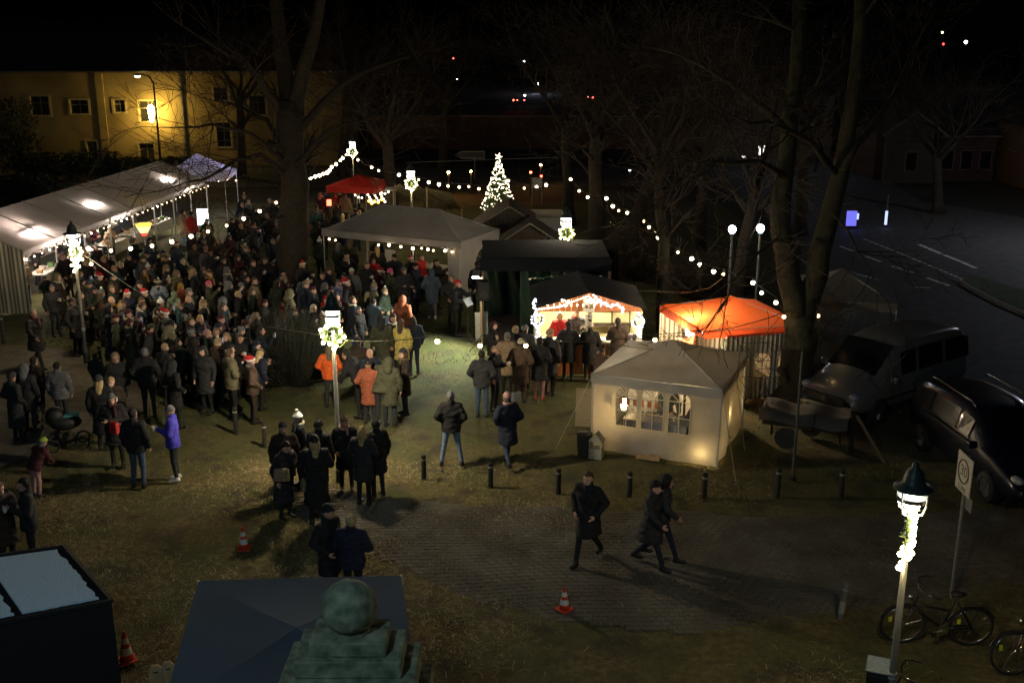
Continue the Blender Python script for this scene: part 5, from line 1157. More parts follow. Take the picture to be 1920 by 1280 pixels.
# --- black box kiosk bottom left ---
kb = thing('kiosk', 'black box-shaped kiosk with pale frosted roof panels', 'kiosk', (0, 0, 0)); zk = 2.5
K = [G(209, 1126, zk), G(119, 1024, zk), G(-130, 1058, zk), G(-60, 1178, zk)]; m_kb = mat('black kiosk panel', (.008, .009, .011), .6, noise=.2)
for i in range(4):
    a, b_ = K[i], K[(i + 1) % 4]; MB().add([(a.x, a.y, 0), (b_.x, b_.y, 0), (b_.x, b_.y, zk), (a.x, a.y, zk)], [(0, 1, 2, 3)]).build('wall', m_kb, kb)
MB().poly([(p_.x, p_.y, zk - .02) for p_ in K[::-1]]).build('roof', m_kb, kb)
m_frost = mat('frosted roof panel', (.62, .72, .8), .6, noise=.12, nscale=40, bump=.3)
def kq(u, v, z=zk + .03): p_ = (K[3] * (1 - u) + K[0] * u) * (1 - v) + (K[2] * (1 - u) + K[1] * u) * v; return (p_.x, p_.y, z)
for u0, u1 in ((.02, .33), (.385, .93)):
    rr4 = random.Random(3); edge = [(u0 + (u1 - u0) * k / 20, .05 + rr4.uniform(0, .008)) for k in range(21)] + [(u1 + rr4.uniform(-.02, .008), .05 + .87 * k / 20) for k in range(1, 20)] + [(u1 - (u1 - u0) * k / 12, .93) for k in range(13)]
    vs = [kq(u, v) for u, v in edge]; n = len(vs); MB().add(vs + [kq(u, v, zk) for u, v in edge], [tuple(range(n))] + [(i, i + n, (i + 1) % n + n, (i + 1) % n) for i in range(n)]).build('roof_sheet', m_frost, kb)
for i in range(4):
    a, b_ = K[i], K[(i + 1) % 4]; MB().tube([a + Vector((0, 0, .0)), b_ + Vector((0, 0, .0))], .035, 4).build('roof_rim', m_kb, kb)
for k, (px, py) in enumerate(((290, 1246), (313, 1240))):
    q = G(px, py, 1.0); t_ = thing('folded_board', ['pale folded wooden board leaning by the blue tent, left one', 'pale folded wooden board leaning by the blue tent, right one'][k], 'board', (q.x, q.y, 0), R(20)); MB().prism([(-.09, 0), (.09, 0), (.09, .94), (.04, 1.0), (-.04, 1.0), (-.09, .94)], -.02, .02).build('plank', m_wood, t_); MB().box((0, -.025, .9), (.06, .01, .02)).build('grip_slot', m_cable, t_)
# ---------------- park lanterns with star garlands ----------------
m_lamp = mat('green-black cast iron', (.03, .045, .04), .45, noise=.1); m_post = mat('grey lamp post', (.17, .18, .17), .5, .4, noise=.1)
E_cool2 = mat('lantern glass glow', (.3, .3, .3), .4, emis=(1, .9, .74), es=34, noise=0, bump=0, alpha=.3)
def lantern(label, x, y, hh, star=True, rz=0, glow=None, side=False):
    t_ = thing('park_lantern', label, 'street lamp', (x, y, 0), rz, 'park lanterns on the green'); K_ = .66; z = hh - .95 * K_; Z = lambda v: z + v * K_
    MB().tube([(0, 0, 0), (0, 0, .5), (0, 0, z)], [.055, .05, .038], 12).build('post', m_post, t_, smooth=True)
    MB().lathe([(.09, 0), (.09, .25), (.06, .3), (.055, .34)], (0, 0, 0), 14).build('base', m_lamp, t_)
    MB().lathe([(.06, 1.0), (.06, 1.09)], (0, 0, 0), 12).build('post_band', mat('white sticker band', (.45, .45, .42), .6), t_)
    MB().lathe([(.05, Z(0)), (.07, Z(.05)), (.06, Z(.1))], (0, 0, 0), 12).build('collar', m_lamp, t_)
    for s_ in range(4):
        a = s_ * math.pi / 2 + math.pi / 4 + .2; c_, d_ = math.cos(a), math.sin(a)
        MB().tube([(.05 * c_, .05 * d_, Z(.02)), (.17 * c_, .17 * d_, Z(.12)), (.21 * c_, .21 * d_, Z(.3)), (.21 * c_, .21 * d_, Z(.6))], .014, 5).build('arm', mat('white lamp frame', (.75, .75, .75), .4), t_)
    MB().lathe([(.02, Z(.1)), (.05, Z(.14)), (.105, Z(.24)), (.115, Z(.3)), (.03, Z(.32))], (0, 0, 0), 16).build('lower_glass', E_cool2, t_, smooth=True)
    MB().lathe([(.04, Z(.46)), (.13, Z(.5)), (.165, Z(.55)), (.05, Z(.58))], (0, 0, 0), 16).build('upper_glass', E_cool2, t_, smooth=True)
    MB().lathe([(.06, Z(.33)), (.19, Z(.34)), (.19, Z(.43)), (.1, Z(.45))], (0, 0, 0), 16).build('reflector', m_lamp, t_)
    MB().lathe([(.25, Z(.585)), (.245, Z(.62)), (.15, Z(.66)), (.13, Z(.8)), (.1, Z(.95)), (.045, Z(1.02)), (.04, Z(1.08)), (.025, Z(1.14)), (0, Z(1.15))], (0, 0, 0), 18).build('cap', m_lamp, t_, smooth=True)
    lt = bpy.data.lights.new('lantern_light', 'POINT'); lt.energy = glow or 150; lt.color = (1, .84, .58); lt.shadow_soft_size = .13; link('lantern_light', lt, t_, (0, 0, Z(.24)))
    if star:
        g_ = thing('star_garland', 'lit star garland hanging on the ' + label, 'garland', (x, y - (.09 if not side else 0), z - .14), rz, 'star garlands on the lanterns'); g_.scale = (.84, 1, .84)
        P_ = []
        for k in range(11):
            a = 2 * math.pi * k / 11 + math.pi / 2; r_ = .3 if k % 2 == 0 else .235
            P_.append((r_ * math.cos(a), -.05, r_ * math.sin(a)))
        P_.append((.03, -.03, -.36))
        ring = [(.22 * math.cos(a), 0, .22 * math.sin(a)) for a in np.linspace(0, 2 * math.pi, 25)[:-1]]
        MB().tube(ring, .03, 6, closed=True).build('wreath', mat('garland green', (.06, .12, .03), .8, noise=.4), g_)
        tw_ = MB()
        for k in range(160):
            a = rnd.uniform(0, 6.283); r_ = rnd.gauss(.2, .05); tw_.tube([(r_ * math.cos(a), rnd.gauss(0, .02), r_ * math.sin(a)), (r_ * math.cos(a) + rnd.gauss(0, .05), rnd.gauss(0, .04), r_ * math.sin(a) + rnd.gauss(0, .05))], .006, 3, caps=False)
        o = tw_.build('needles', mat('garland green'), g_); o['kind'] = 'stuff'
        for p_ in P_: link('bulb', sbulb_me, g_, p_)
        MB().tube([(.2, 0, .1), (.31, .02, 0), (.3, .03, -.2), (.18, .02, -.33), (.03, .05, -.3)], .01, 5).build('lead', mat('green lead', (.12, .16, .04), .6), g_)
        if side:
            for dz in (.0, -.22): # the winding of bulbs seen from the side
                for k in range(5): link('bulb', sbulb_me, g_, (rnd.uniform(-.12, .12), -.06 + .03 * k, -.25 + dz - .05 * k))
    return t_
q = G(638, 902); lantern('lantern beside the orange jacket in the middle', q.x, q.y, 4.1, glow=800)
LZ = q
p_ = GY(1062, 394, 36.2); lantern('lantern behind the dark stage', p_.x, p_.y, p_.z, glow=70)
p_ = G(770, 312, 4.0); lantern('lantern before the silver tarpaulin shelter', p_.x, p_.y, 4.05)
p_ = G(660, 259, 4.0); lantern('lantern highest above the far string of bulbs', p_.x, p_.y, 4.05)
p_ = G(134, 426, 4.05); lantern('lantern at the left beside the marquee', p_.x, p_.y, 4.1, rz=R(75), side=True); LL = p_
p_ = G(1716, 882, 4.0); lantern('lantern at the lower right above the bicycles', p_.x, p_.y, 4.0, rz=R(68), side=True, glow=55); LR = p_
# glare-free white globe lamps on posts by the road
for i, (px, py) in enumerate(((1373, 430), (1426, 428), (1070, 336))):
    if i == 2: continue
    p_ = G(px, py, 3.6); t_ = thing('globe_lamp', 'white globe lamp on a post by the road, ' + ('left one' if i == 0 else 'right one'), 'street lamp', (p_.x, p_.y, 0), 0, 'globe lamps by the road')
    MB().cyl((0, 0, 0), (0, 0, 3.45), .05, .04).build('post', m_post, t_); MB().ball((0, 0, 3.6), .12, 14).build('globe', emit('globe glow', (.92, .94, 1), 16), t_, smooth=True); MB().lathe([(.06, 3.4), (.09, 3.45), (.05, 3.48)], (0, 0, 0), 10).build('collar', m_lamp, t_)
# ---------------- strings of bulbs ----------------
BU = []
def depthchain(lab, pts, z0, z1, **k):
    n = len(pts); P_ = [G(x, y, z0 + (z1 - z0) * i / max(1, n - 1)) for i, (x, y) in enumerate(pts)]; BU.extend(P_); return chain(lab, P_, **k)
depthchain('string of bulbs from the left lantern across the crowd to the big tree', [(166, 466), (208, 470), (245, 466), (285, 461), (322, 453), (358, 443), (390, 434), (425, 423), (457, 410), (487, 396), (518, 380)], 3.0, 3.5, ends=((LL.x, LL.y, 3.2), tuple(rel(538, 372)[i] + (b0.x, b0.y, 0)[i] for i in range(3))))
depthchain('short string with two bulbs hanging from the left lantern', [(154, 486), (171, 495)], 3.05, 2.95, ends=((LL.x, LL.y, 3.15), tuple(G(480, 640, 2.1))))
far_z = [G(x, y, z) for (x, y), z in zip([(582, 333), (591, 331), (598, 329), (606, 326), (613, 325), (618, 320), (622, 313), (630, 309), (638, 301), (643, 297), (649, 290), (652, 285)], np.linspace(3.9, 3.1, 12))]
P_ = [GY(x, y, 42 + 22 * i / 11) for i, (x, y) in enumerate([(582, 333), (591, 331), (599, 329), (606, 326), (613, 324), (618, 319), (622, 313), (630, 308), (638, 301), (643, 296), (649, 290), (652, 284)])]
chain('steep string of close bulbs from the big tree to the far lantern', P_, sc_=1.25)
P_ = [GY(x, y, yy) for x, y, yy in [(671, 300, 60), (697, 314, 56), (710, 320, 54), (748, 328, 51), (785, 337, 49.5), (804, 342, 49), (823, 346, 48.5), (840, 349, 48), (861, 351, 48), (879, 350, 48), (898, 354, 48), (953, 339, 50), (983, 353, 49), (1006, 350, 48.5), (1024, 347, 48)]]
chain('string of bulbs sagging from the far lantern past the fir tree', P_, sc_=1.1)
P_ = [GY(x, y, yy) for x, y, yy in zip([1070, 1086, 1102, 1137, 1149, 1160, 1176, 1207, 1217, 1227, 1234, 1271, 1297, 1312, 1338, 1356, 1412, 1428, 1455, 1470, 1534], [336, 358, 370, 372, 387, 395, 399, 415, 426, 437, 445, 473, 485, 496, 509, 514, 530, 549, 567, 594, 592], [48, 46, 45, 44, 43, 42, 41, 39.5, 38.5, 37.5, 36.5, 34, 33, 32, 31, 30.3, 29, 28, 27.3, 26.3, 26.6])]
chain('long string of bulbs running down from the stage to the double-trunk tree', P_)
P_ = [G(820, 640, 2.95), G(900, 648, 2.85), G(986, 648, 2.8), G(1228, 637, 2.75)]
chain('string of single bulbs from the middle lantern to the grey gazebo', P_, ends=((LZ.x, LZ.y, 3.2), (b1.x, b1.y, 2.6)))
P_ = [G(1232, 545, 3), G(1300, 548, 2.7), G(1380, 528, 2.8)]
tag(MB().tube([G(1200, 545, 3), G(1290, 548, 2.7), G(1330, 540, 2.7), G(1356, 520, 3)], .012, 4).build('cable', mat('pale cable', (.3, .28, .2), .7)), 'slack pale cable hanging between the trees behind the orange roof', 'cable')
tag(MB().tube([G(500, 612, 1.9), Vector((LZ.x, LZ.y, 3.25))], .01, 4).build('cable', mat('pale cable')), 'thin cable from the dark bush to the middle lantern', 'cable')
# ---------------- bollards, cones ----------------
m_bol = mat('dark wooden bollard', (.025, .022, .018), .8, noise=.3, nscale=12); m_bol2 = mat('pale bollard', (.3, .3, .27), .6)
def bollard(px, py, top, lab, m_=None, r_=.055):
    q = G(px, py); D_ = q.y; hh = max(.5, H - D_ * math.tan(PITCH + math.atan((top - 640) / FPX)))
    t_ = thing('bollard', lab, 'bollard', (q.x, q.y, -.03), 0, 'bollards along the edge of the green'); MB().lathe([(r_, 0), (r_, hh - .02), (r_ * .8, hh), (0, hh + .005)], (0, 0, 0), 14).build('post', m_ or m_bol, t_, smooth=False)
    MB().lathe([(r_ * 1.03, hh - .12), (r_ * 1.03, hh - .08)], (0, 0, 0), 14).build('ring', m_bol2, t_)
for a in [(795, 897, 850, 'bollard left of the man in light jeans'), (920, 911, 864, 'bollard below the person in navy coat with pinkish scarf'), (1047, 924, 875, 'bollard left of the man crossing the paving'), (1180, 928, 882, 'bollard between the walking man and the gazebo'),
          (1320, 932, 884, 'bollard just below the near gazebo corner'), (1457, 930, 875, 'bollard right of the gazebo below the trailer'), (1576, 930, 878, 'bollard below the tipped covered trailer right side'), (443, 812, 762, 'bollard left of the far-left crowd edge below the dark bush'), (497, 838, 790, 'bollard just left of the group with the white bobble hat'),
          (188, 678, 652, 'short bollard on the sunlit-looking lawn at the left'), (229, 690, 668, 'short bollard right behind the group at left'), (75, 772, 745, 'bollard among the blurred people at far left'), (8, 645, 590, 'bollard near the striped tent wall')]: bollard(*a)
q = G(1575, 1158); t_ = thing('bollard', 'pale leaning bollard with reflective band left of the bicycle', 'bollard', (q.x, q.y, 0), 0, 'bollards along the edge of the green'); t_.rotation_euler = (0, R(5), 0)
MB().lathe([(.05, 0), (.05, .62), (.035, .66), (0, .665)], (0, 0, 0), 14).build('post', mat('grey bollard', (.13, .13, .12), .6), t_); MB().lathe([(.053, .1), (.053, .32)], (0, 0, 0), 14).build('band', m_bol2, t_); MB().lathe([(.053, .52), (.053, .56)], (0, 0, 0), 14).build('band', m_bol2, t_)
m_co, m_cw = mat('cone orange', (.65, .06, .02), .5, noise=.1), mat('cone white', (.75, .74, .72), .4, noise=.1)
def cone(px, py, hh, lab):
    q = G(px, py); t_ = thing('traffic_cone', lab, 'traffic cone', (q.x, q.y, 0), rnd.uniform(0, 1), 'traffic cones')
    k = hh / .5; t_.scale = (k, k, k); MB().box((0, 0, .015), (.28, .28, .03)).build('base', m_co, t_, bevel=.008)
    MB().lathe([(.105, .03), (.086, .12), (.066, .24), (.05, .32), (.028, .46), (.02, .5), (0, .5)], (0, 0, 0), 18).build('body', m_co, t_, smooth=True)
    MB().lathe([(.0895, .13), (.071, .235)], (0, 0, 0), 18).build('white_band', m_cw, t_); MB().lathe([(.0575, .3), (.041, .39)], (0, 0, 0), 18).build('white_band', m_cw, t_)
cone(458, 1028, .45, 'orange and white traffic cone in the shadow of the dark-coated group'); cone(1058, 1142, .43, 'orange and white traffic cone on the paving at lower centre'); cone(238, 1238, .52, 'orange and white traffic cone beside the black kiosk')
# ---------------- vehicles ----------------
m_tyre = mat('tyre rubber', (.015, .015, .015), .8); m_rim = mat('alloy rim', (.35, .35, .36), .35, .9, noise=0, bump=0); m_glass = mat('car glass', (.008, .01, .012), .3, noise=0, bump=0); m_glass.node_tree.nodes['Principled BSDF'].inputs['Specular IOR Level'].default_value = .12
m_chrome = mat('chrome trim', (.7, .7, .7), .18, 1, noise=0, bump=0); m_blk = mat('black trim', (.015, .015, .015), .5, noise=0, bump=0); m_head = mat('headlight glass', (.5, .52, .55), .12, .4, noise=0, bump=0, coat=1)
def car(label, loc, rz, L_, Wd, Ht, paint, kind, prof):
    """x forward (front at +L/2). prof: stations (x, z_sill, z_belt, z_top, half_belt, half_top)"""
    t_ = thing(kind, label, 'car' if kind != 'van' else 'van', loc, rz)
    V = []; n = 0; ring = []
    for (x, zs, zb, zt, hb, ht) in prof:
        pts = [(-hb * .93, zs), (-hb, zs + .12), (-hb * 1.0, (zs + zb) / 2), (-hb * .97, zb), (-ht, zt - .06 if zt > zb + .1 else zt - .02), (-ht * .8, zt), (0, zt + .02), (ht * .8, zt), (ht, zt - .06 if zt > zb + .1 else zt - .02), (hb * .97, zb), (hb, (zs + zb) / 2), (hb, zs + .12), (hb * .93, zs)]
        ring.append([(x, a, b_) for a, b_ in pts])
    k = len(ring[0]); V = [p_ for r_ in ring for p_ in r_]; F = [(i * k + j, i * k + (j + 1) % k, (i + 1) * k + (j + 1) % k, (i + 1) * k + j) for i in range(len(ring) - 1) for j in range(k)]
    F += [tuple(range(k)), tuple(reversed(range((len(ring) - 1) * k, len(ring) * k)))]
    b_ = MB().add(V, F).build('body', paint, t_, smooth=True); md = b_.modifiers.new('sub', 'SUBSURF'); md.levels = md.render_levels = 2
    # side glass follows the tapered upper side
    gl = [p_ for p_ in prof if p_[3] > p_[2] + .5]
    for s_ in (-1, 1):
        for i in range(len(gl) - 1):
            a, c_ = gl[i], gl[i + 1]; m_ = .07
            x0_, x1_ = a[0] + m_, c_[0] - m_
            def at(p0, p1, f, up_): return ((p0[4] * .97 + (p0[5] - p0[4] * .97) * up_) * (1 - f) + (p1[4] * .97 + (p1[5] - p1[4] * .97) * up_) * f + .012)
            zz = lambda p_, u: p_[2] + (p_[3] - .06 - p_[2]) * u
            q_ = [(x0_, s_ * at(a, c_, .1, .08), zz(a, .08) + .02), (x1_, s_ * at(a, c_, .9, .08), zz(c_, .08) + .02), (x1_, s_ * at(a, c_, .9, .8), zz(c_, .8)), (x0_, s_ * at(a, c_, .1, .8), zz(a, .8))]
            MB().poly(q_ if s_ < 0 else q_[::-1]).build('side_window', m_glass, t_)
    return t_
def wheel(t_, x, y, r_):
    s_ = 1 if y > 0 else -1; g_ = MB(); g_.v = []; prof = [(r_ * .62, -.1), (r_ * .95, -.1), (r_, -.06), (r_, .06), (r_ * .95, .1), (r_ * .62, .1)]
    n = 28; vs = [(x + a * math.cos(2 * math.pi * j / n), y + s_ * b_, r_ + a * math.sin(2 * math.pi * j / n)) for a, b_ in prof for j in range(n)]
    w_ = g_.add(vs, [(i * n + j, i * n + (j + 1) % n, (i + 1) * n + (j + 1) % n, (i + 1) * n + j) for i in range(5) for j in range(n)]).build('wheel', m_tyre, t_, smooth=True)
    MB().cyl((x, y + s_ * .02, r_), (x, y + s_ * .08, r_), r_ * .64, r_ * .6, 24).build('rim', m_rim, w_)
    for k in range(5): a = k * 1.2566; MB().box((x + r_ * .3 * math.cos(a), y + s_ * .095, r_ + r_ * .3 * math.sin(a)), (r_ * .56, .02, .05), ry=-a).build('spoke', m_rim, w_)
m_silver = mat('silver car paint', (.4, .38, .35), .3, .6, noise=.03, nscale=200, bump=0, coat=.6); m_bluep = mat('blue-black car paint', (.008, .012, .028), .3, .5, noise=0, bump=0, coat=.8)
a, c_ = G(1493, 771), G(1599, 809); fc = (a + c_) / 2; ax = Vector((.8, .6, 0)).normalized(); L_ = 4.9
rz_ = math.atan2(-ax.y, -ax.x); cc = fc + ax * (L_ / 2 + .02)
prof = [(-2.45, .45, .95, 1.55, .82, .66), (-2.35, .3, 1.0, 1.85, .9, .74), (-1.2, .28, 1.02, 1.92, .93, .78), (0, .28, 1.02, 1.93, .93, .78), (.75, .28, 1.02, 1.88, .93, .76), (1.5, .28, 1.0, 1.16, .92, .74), (2.1, .3, .86, .98, .9, .68), (2.4, .34, .72, .84, .84, .62), (2.47, .4, .62, .7, .74, .55)]
sv = car('silver van parked nose-first behind the double-trunk tree', (cc.x, cc.y, 0), rz_, L_, 1.86, 1.93, m_silver, 'van', prof)
for x in (-1.45, 1.55):
    for y in (-.88, .88): wheel(sv, x, y, .33)
MB().grid(lambda u, v: (1.52 - .72 * v + .02, (-.7 + 1.4 * u) * (1 - .04 * v), 1.19 + .64 * v + .02 * math.sin(math.pi * u)), 8, 4).build('windscreen', m_glass, sv, smooth=True)
gr = MB().box((2.5, 0, .62), (.06, 1.15, .24)).build('grille', m_blk, sv, bevel=.02)
for k in range(3): MB().box((2.535, 0, .56 + .05 * k), (.012, .94, .014)).build('grille_bar', mat('dark grille bar', (.06, .06, .06), .4), gr)
MB().cyl((2.53, 0, .63), (2.55, 0, .63), .07, n=20).build('badge', m_chrome, gr); MB().cyl((2.551, 0, .63), (2.554, 0, .63), .052, n=20).build('badge_disc', mat('badge field', (.12, .03, .03), .3), gr)
MB().tube([(2.535, -.6, .49), (2.54, -.6, .75), (2.54, .6, .75), (2.535, .6, .49)], .018, 5, closed=True).build('chrome_strip', m_chrome, sv)
MB().box((2.52, 0, .36), (.05, 1.5, .14)).build('bumper', m_silver, sv, bevel=.03); MB().box((2.53, 0, .36), (.06, 1.0, .08)).build('air_intake', m_blk, sv)
MB().box((2.565, 0, .43), (.012, .52, .11)).build('number_plate', mat('plate white', (.5, .5, .48), .5), sv)
for s_ in (-1, 1):
    MB().ball((2.3, s_ * .72, .8), .17, 14, 1.0, .85, .6).build('headlight', m_head, sv, smooth=True)
    mr_ = MB().box((1.2, s_ * 1.05, 1.1), (.1, .2, .17)).build('door_mirror', m_silver, sv, bevel=.03); MB().box((.2, s_ * .945, .8), (.14, .02, .03)).build('door_handle', m_chrome, sv); MB().box((-.1, s_ * .94, .6), (2.9, .015, .05)).build('side_trim', m_blk, sv); MB().cyl((.1, s_ * .945, .45), (.1, s_ * .945, 1.0), .006, n=4).build('door_seam', m_blk, sv)
for (x, y, cc_) in ((1.53, -.42, (.6, .45, .1)), (1.52, .1, (.5, .55, .6)), (1.5, -.12, (.45, .42, .2))): MB().box((x - .12, y, 1.235), (.14, .2, .01)).build('dashboard_paper', mat('paper %.2f' % cc_[0], cc_, .6), sv)
for s_ in (-.35, .35): MB().tube([(1.54, s_, 1.2), (1.3, s_ + .4, 1.42)], .008, 4).build('wiper', m_blk, sv)
# second car: dark with chrome roof rails, seen from above at the right edge
prof2 = [(-2.3, .45, .9, 1.3, .78, .6), (-2.2, .3, .98, 1.55, .87, .66), (-1.2, .26, 1.0, 1.68, .91, .72), (0, .26, 1.0, 1.7, .92, .72), (.55, .26, 1.0, 1.62, .92, .7), (1.2, .26, .98, 1.12, .9, .7), (1.9, .28, .86, .96, .88, .64), (2.25, .34, .7, .8, .82, .6), (2.36, .4, .6, .66, .7, .5)]
dc = car('dark blue estate car with chrome roof rails at the right edge', (10.55, 21.9, 0), R(-84), 4.7, 1.84, 1.7, m_bluep, 'parked_car', prof2)
for x in (-1.4, 1.45):
    for y in (-.86, .86): wheel(dc, x, y, .33)
MB().grid(lambda u, v: (1.22 - .62 * v + .02, (-.66 + 1.32 * u) * (1 - .05 * v), 1.12 + .46 * v + .02 * math.sin(math.pi * u)), 8, 4).build('windscreen', m_glass, dc, smooth=True)
for s_ in (-1, 1):
    MB().tube([(.3, s_ * .68, 1.68), (.15, s_ * .68, 1.755), (-1.5, s_ * .68, 1.76), (-1.75, s_ * .66, 1.69)], .022, 6).build('roof_rail', m_chrome, dc, smooth=True)
    MB().ball((2.12, s_ * .68, .76), .17, 14, 1.1, .7, .5).build('headlight', m_head, dc, smooth=True); MB().box((.9, s_ * 1.0, 1.06), (.1, .2, .15)).build('door_mirror', m_bluep, dc, bevel=.03); MB().box((.1, s_ * .935, .8), (.14, .02, .03)).build('door_handle', m_chrome, dc); MB().box((-.3, s_ * .92, 1.02), (2.3, .012, .025)).build('window_trim', m_chrome, dc)
MB().box((2.37, 0, .56), (.05, .9, .12)).build('grille', m_blk, dc); MB().box((2.4, 0, .62), (.03, .9, .02)).build('grille_bar', m_chrome, dc); MB().box((2.42, 0, .38), (.04, 1.5, .12)).build('bumper', m_bluep, dc, bevel=.03); MB().box((2.45, 0, .42), (.012, .5, .11)).build('number_plate', mat('plate white'), dc)
# covered hand trailer in front of the van + wooden prop
q = G(1517, 845); t_ = thing('covered_trailer', 'low trailer under a greyish tarpaulin in front of the silver van', 'trailer', (q.x, q.y + .5, 0), R(-22))
MB().grid(lambda u, v: (-1.0 + 2.0 * u, -.55 + 1.1 * v - (.06 if v == 0 else 0), .86 - (0 if .05 < v < .95 else .22) + .03 * math.sin(u * 13) + .02 * math.sin(v * 9 + u * 7)), 26, 10).build('tarpaulin', mat('greyish trailer sheet', (.11, .1, .09), .7, bump=.3), t_, smooth=True)
MB().box((0, 0, .62), (1.85, .95, .2)).build('tray', m_hut, t_)
for x, yy_ in ((-.35, -.55), (.1, .5)): MB().lathe([(.12, -.05), (.25, -.05), (.27, 0), (.25, .05), (.12, .05)], (0, 0, 0), 18).build('wheel', mat('grey worn wheel', (.05, .05, .05), .8), t_, loc=(x, yy_, .27), rot=(R(90), 0, 0))
for x in (-.8, .8): MB().cyl((x, .3, 0), (x, .3, .6), .03).build('leg', m_blk, t_)

a, b_ = G(1607, 868, 1.1), G(1657, 872, .02); a = GY(1605, 778, 23.0); b_ = G(1658, 868)
tag(MB().tube([a, b_], [.05, .05], 4).build('wooden_beam', mat('dull timber', (.22, .14, .07), .8, noise=.2)), 'slanting timber beam propped right of the covered trailer', 'beam')
t_ = thing('post', 'dark upright post that the slanting timber leans on', 'post', (a.x - .05, a.y + .02, 0)); MB().box((0, 0, a.z / 2), (.1, .1, a.z)).build('shaft', m_blk, t_); MB().box((0, 0, a.z + .01), (.13, .13, .02)).build('cap', m_blk, t_)
# tall thin pole through the scene at x=1490
q = G(1486, 900); t_ = thing('signpost', 'thin grey pole standing before the double-trunk tree', 'pole', (q.x, q.y, 0)); MB().cyl((0, 0, 0), (0, 0, 2.9), .028).build('shaft', mat('dull grey pole', (.07, .07, .065), .6), t_); MB().lathe([(.035, 2.9), (.02, 2.94), (0, 2.95)], (0, 0, 0), 8).build('cap', m_blk, t_); MB().lathe([(.06, 0), (.06, .1)], (0, 0, 0), 10).build('foot', m_blk, t_)
# zone sign on a pole, lower right
q = G(1783, 1120); t_ = thing('road_sign', 'square white zone sign with grey 30 ring on a grey pole', 'road sign', (q.x, q.y, 0), R(-90))
MB().cyl((0, 0, 0), (0, 0, 2.62), .03).build('pole', mat('galvanised pole', (.2, .2, .19), .5, .3), t_); pl_ = MB().box((0, -.04, 2.3), (.56, .02, .66)).build('plate', mat('sign white', (.5, .47, .38), .6), t_, bevel=.004)
MB().tube([(.2 * math.cos(a_), -.053, 2.34 + .2 * math.sin(a_)) for a_ in np.linspace(0, 2 * math.pi, 33)[:-1]], .016, 4, closed=True).build('ring', mat('sign grey print', (.12, .1, .09), .7), pl_)
def text(s_, size, m_, parent, loc, rot=(R(90), 0, 0), name='lettering'):
    cu = bpy.data.curves.new('lettering', 'FONT'); cu.body = s_; cu.size = size; cu.align_x = 'CENTER'; cu.align_y = 'CENTER'; cu.extrude = .0015; cu.materials.append(m_)
    tmp = bpy.data.objects.new('lettering', cu); C.objects.link(tmp); me = bpy.data.meshes.new_from_object(tmp); bpy.data.objects.remove(tmp)
    return link(name, me, parent, loc, rot)
text('30', .26, mat('sign grey print'), pl_, (0, -.053, 2.34)); text('ZONE', .11, mat('sign grey print'), pl_, (0, -.053, 2.04))
MB().box((.1, .03, 1.82), (.34, .015, .24)).build('small_plate', mat('sign back grey', (.13, .14, .13), .6), t_)
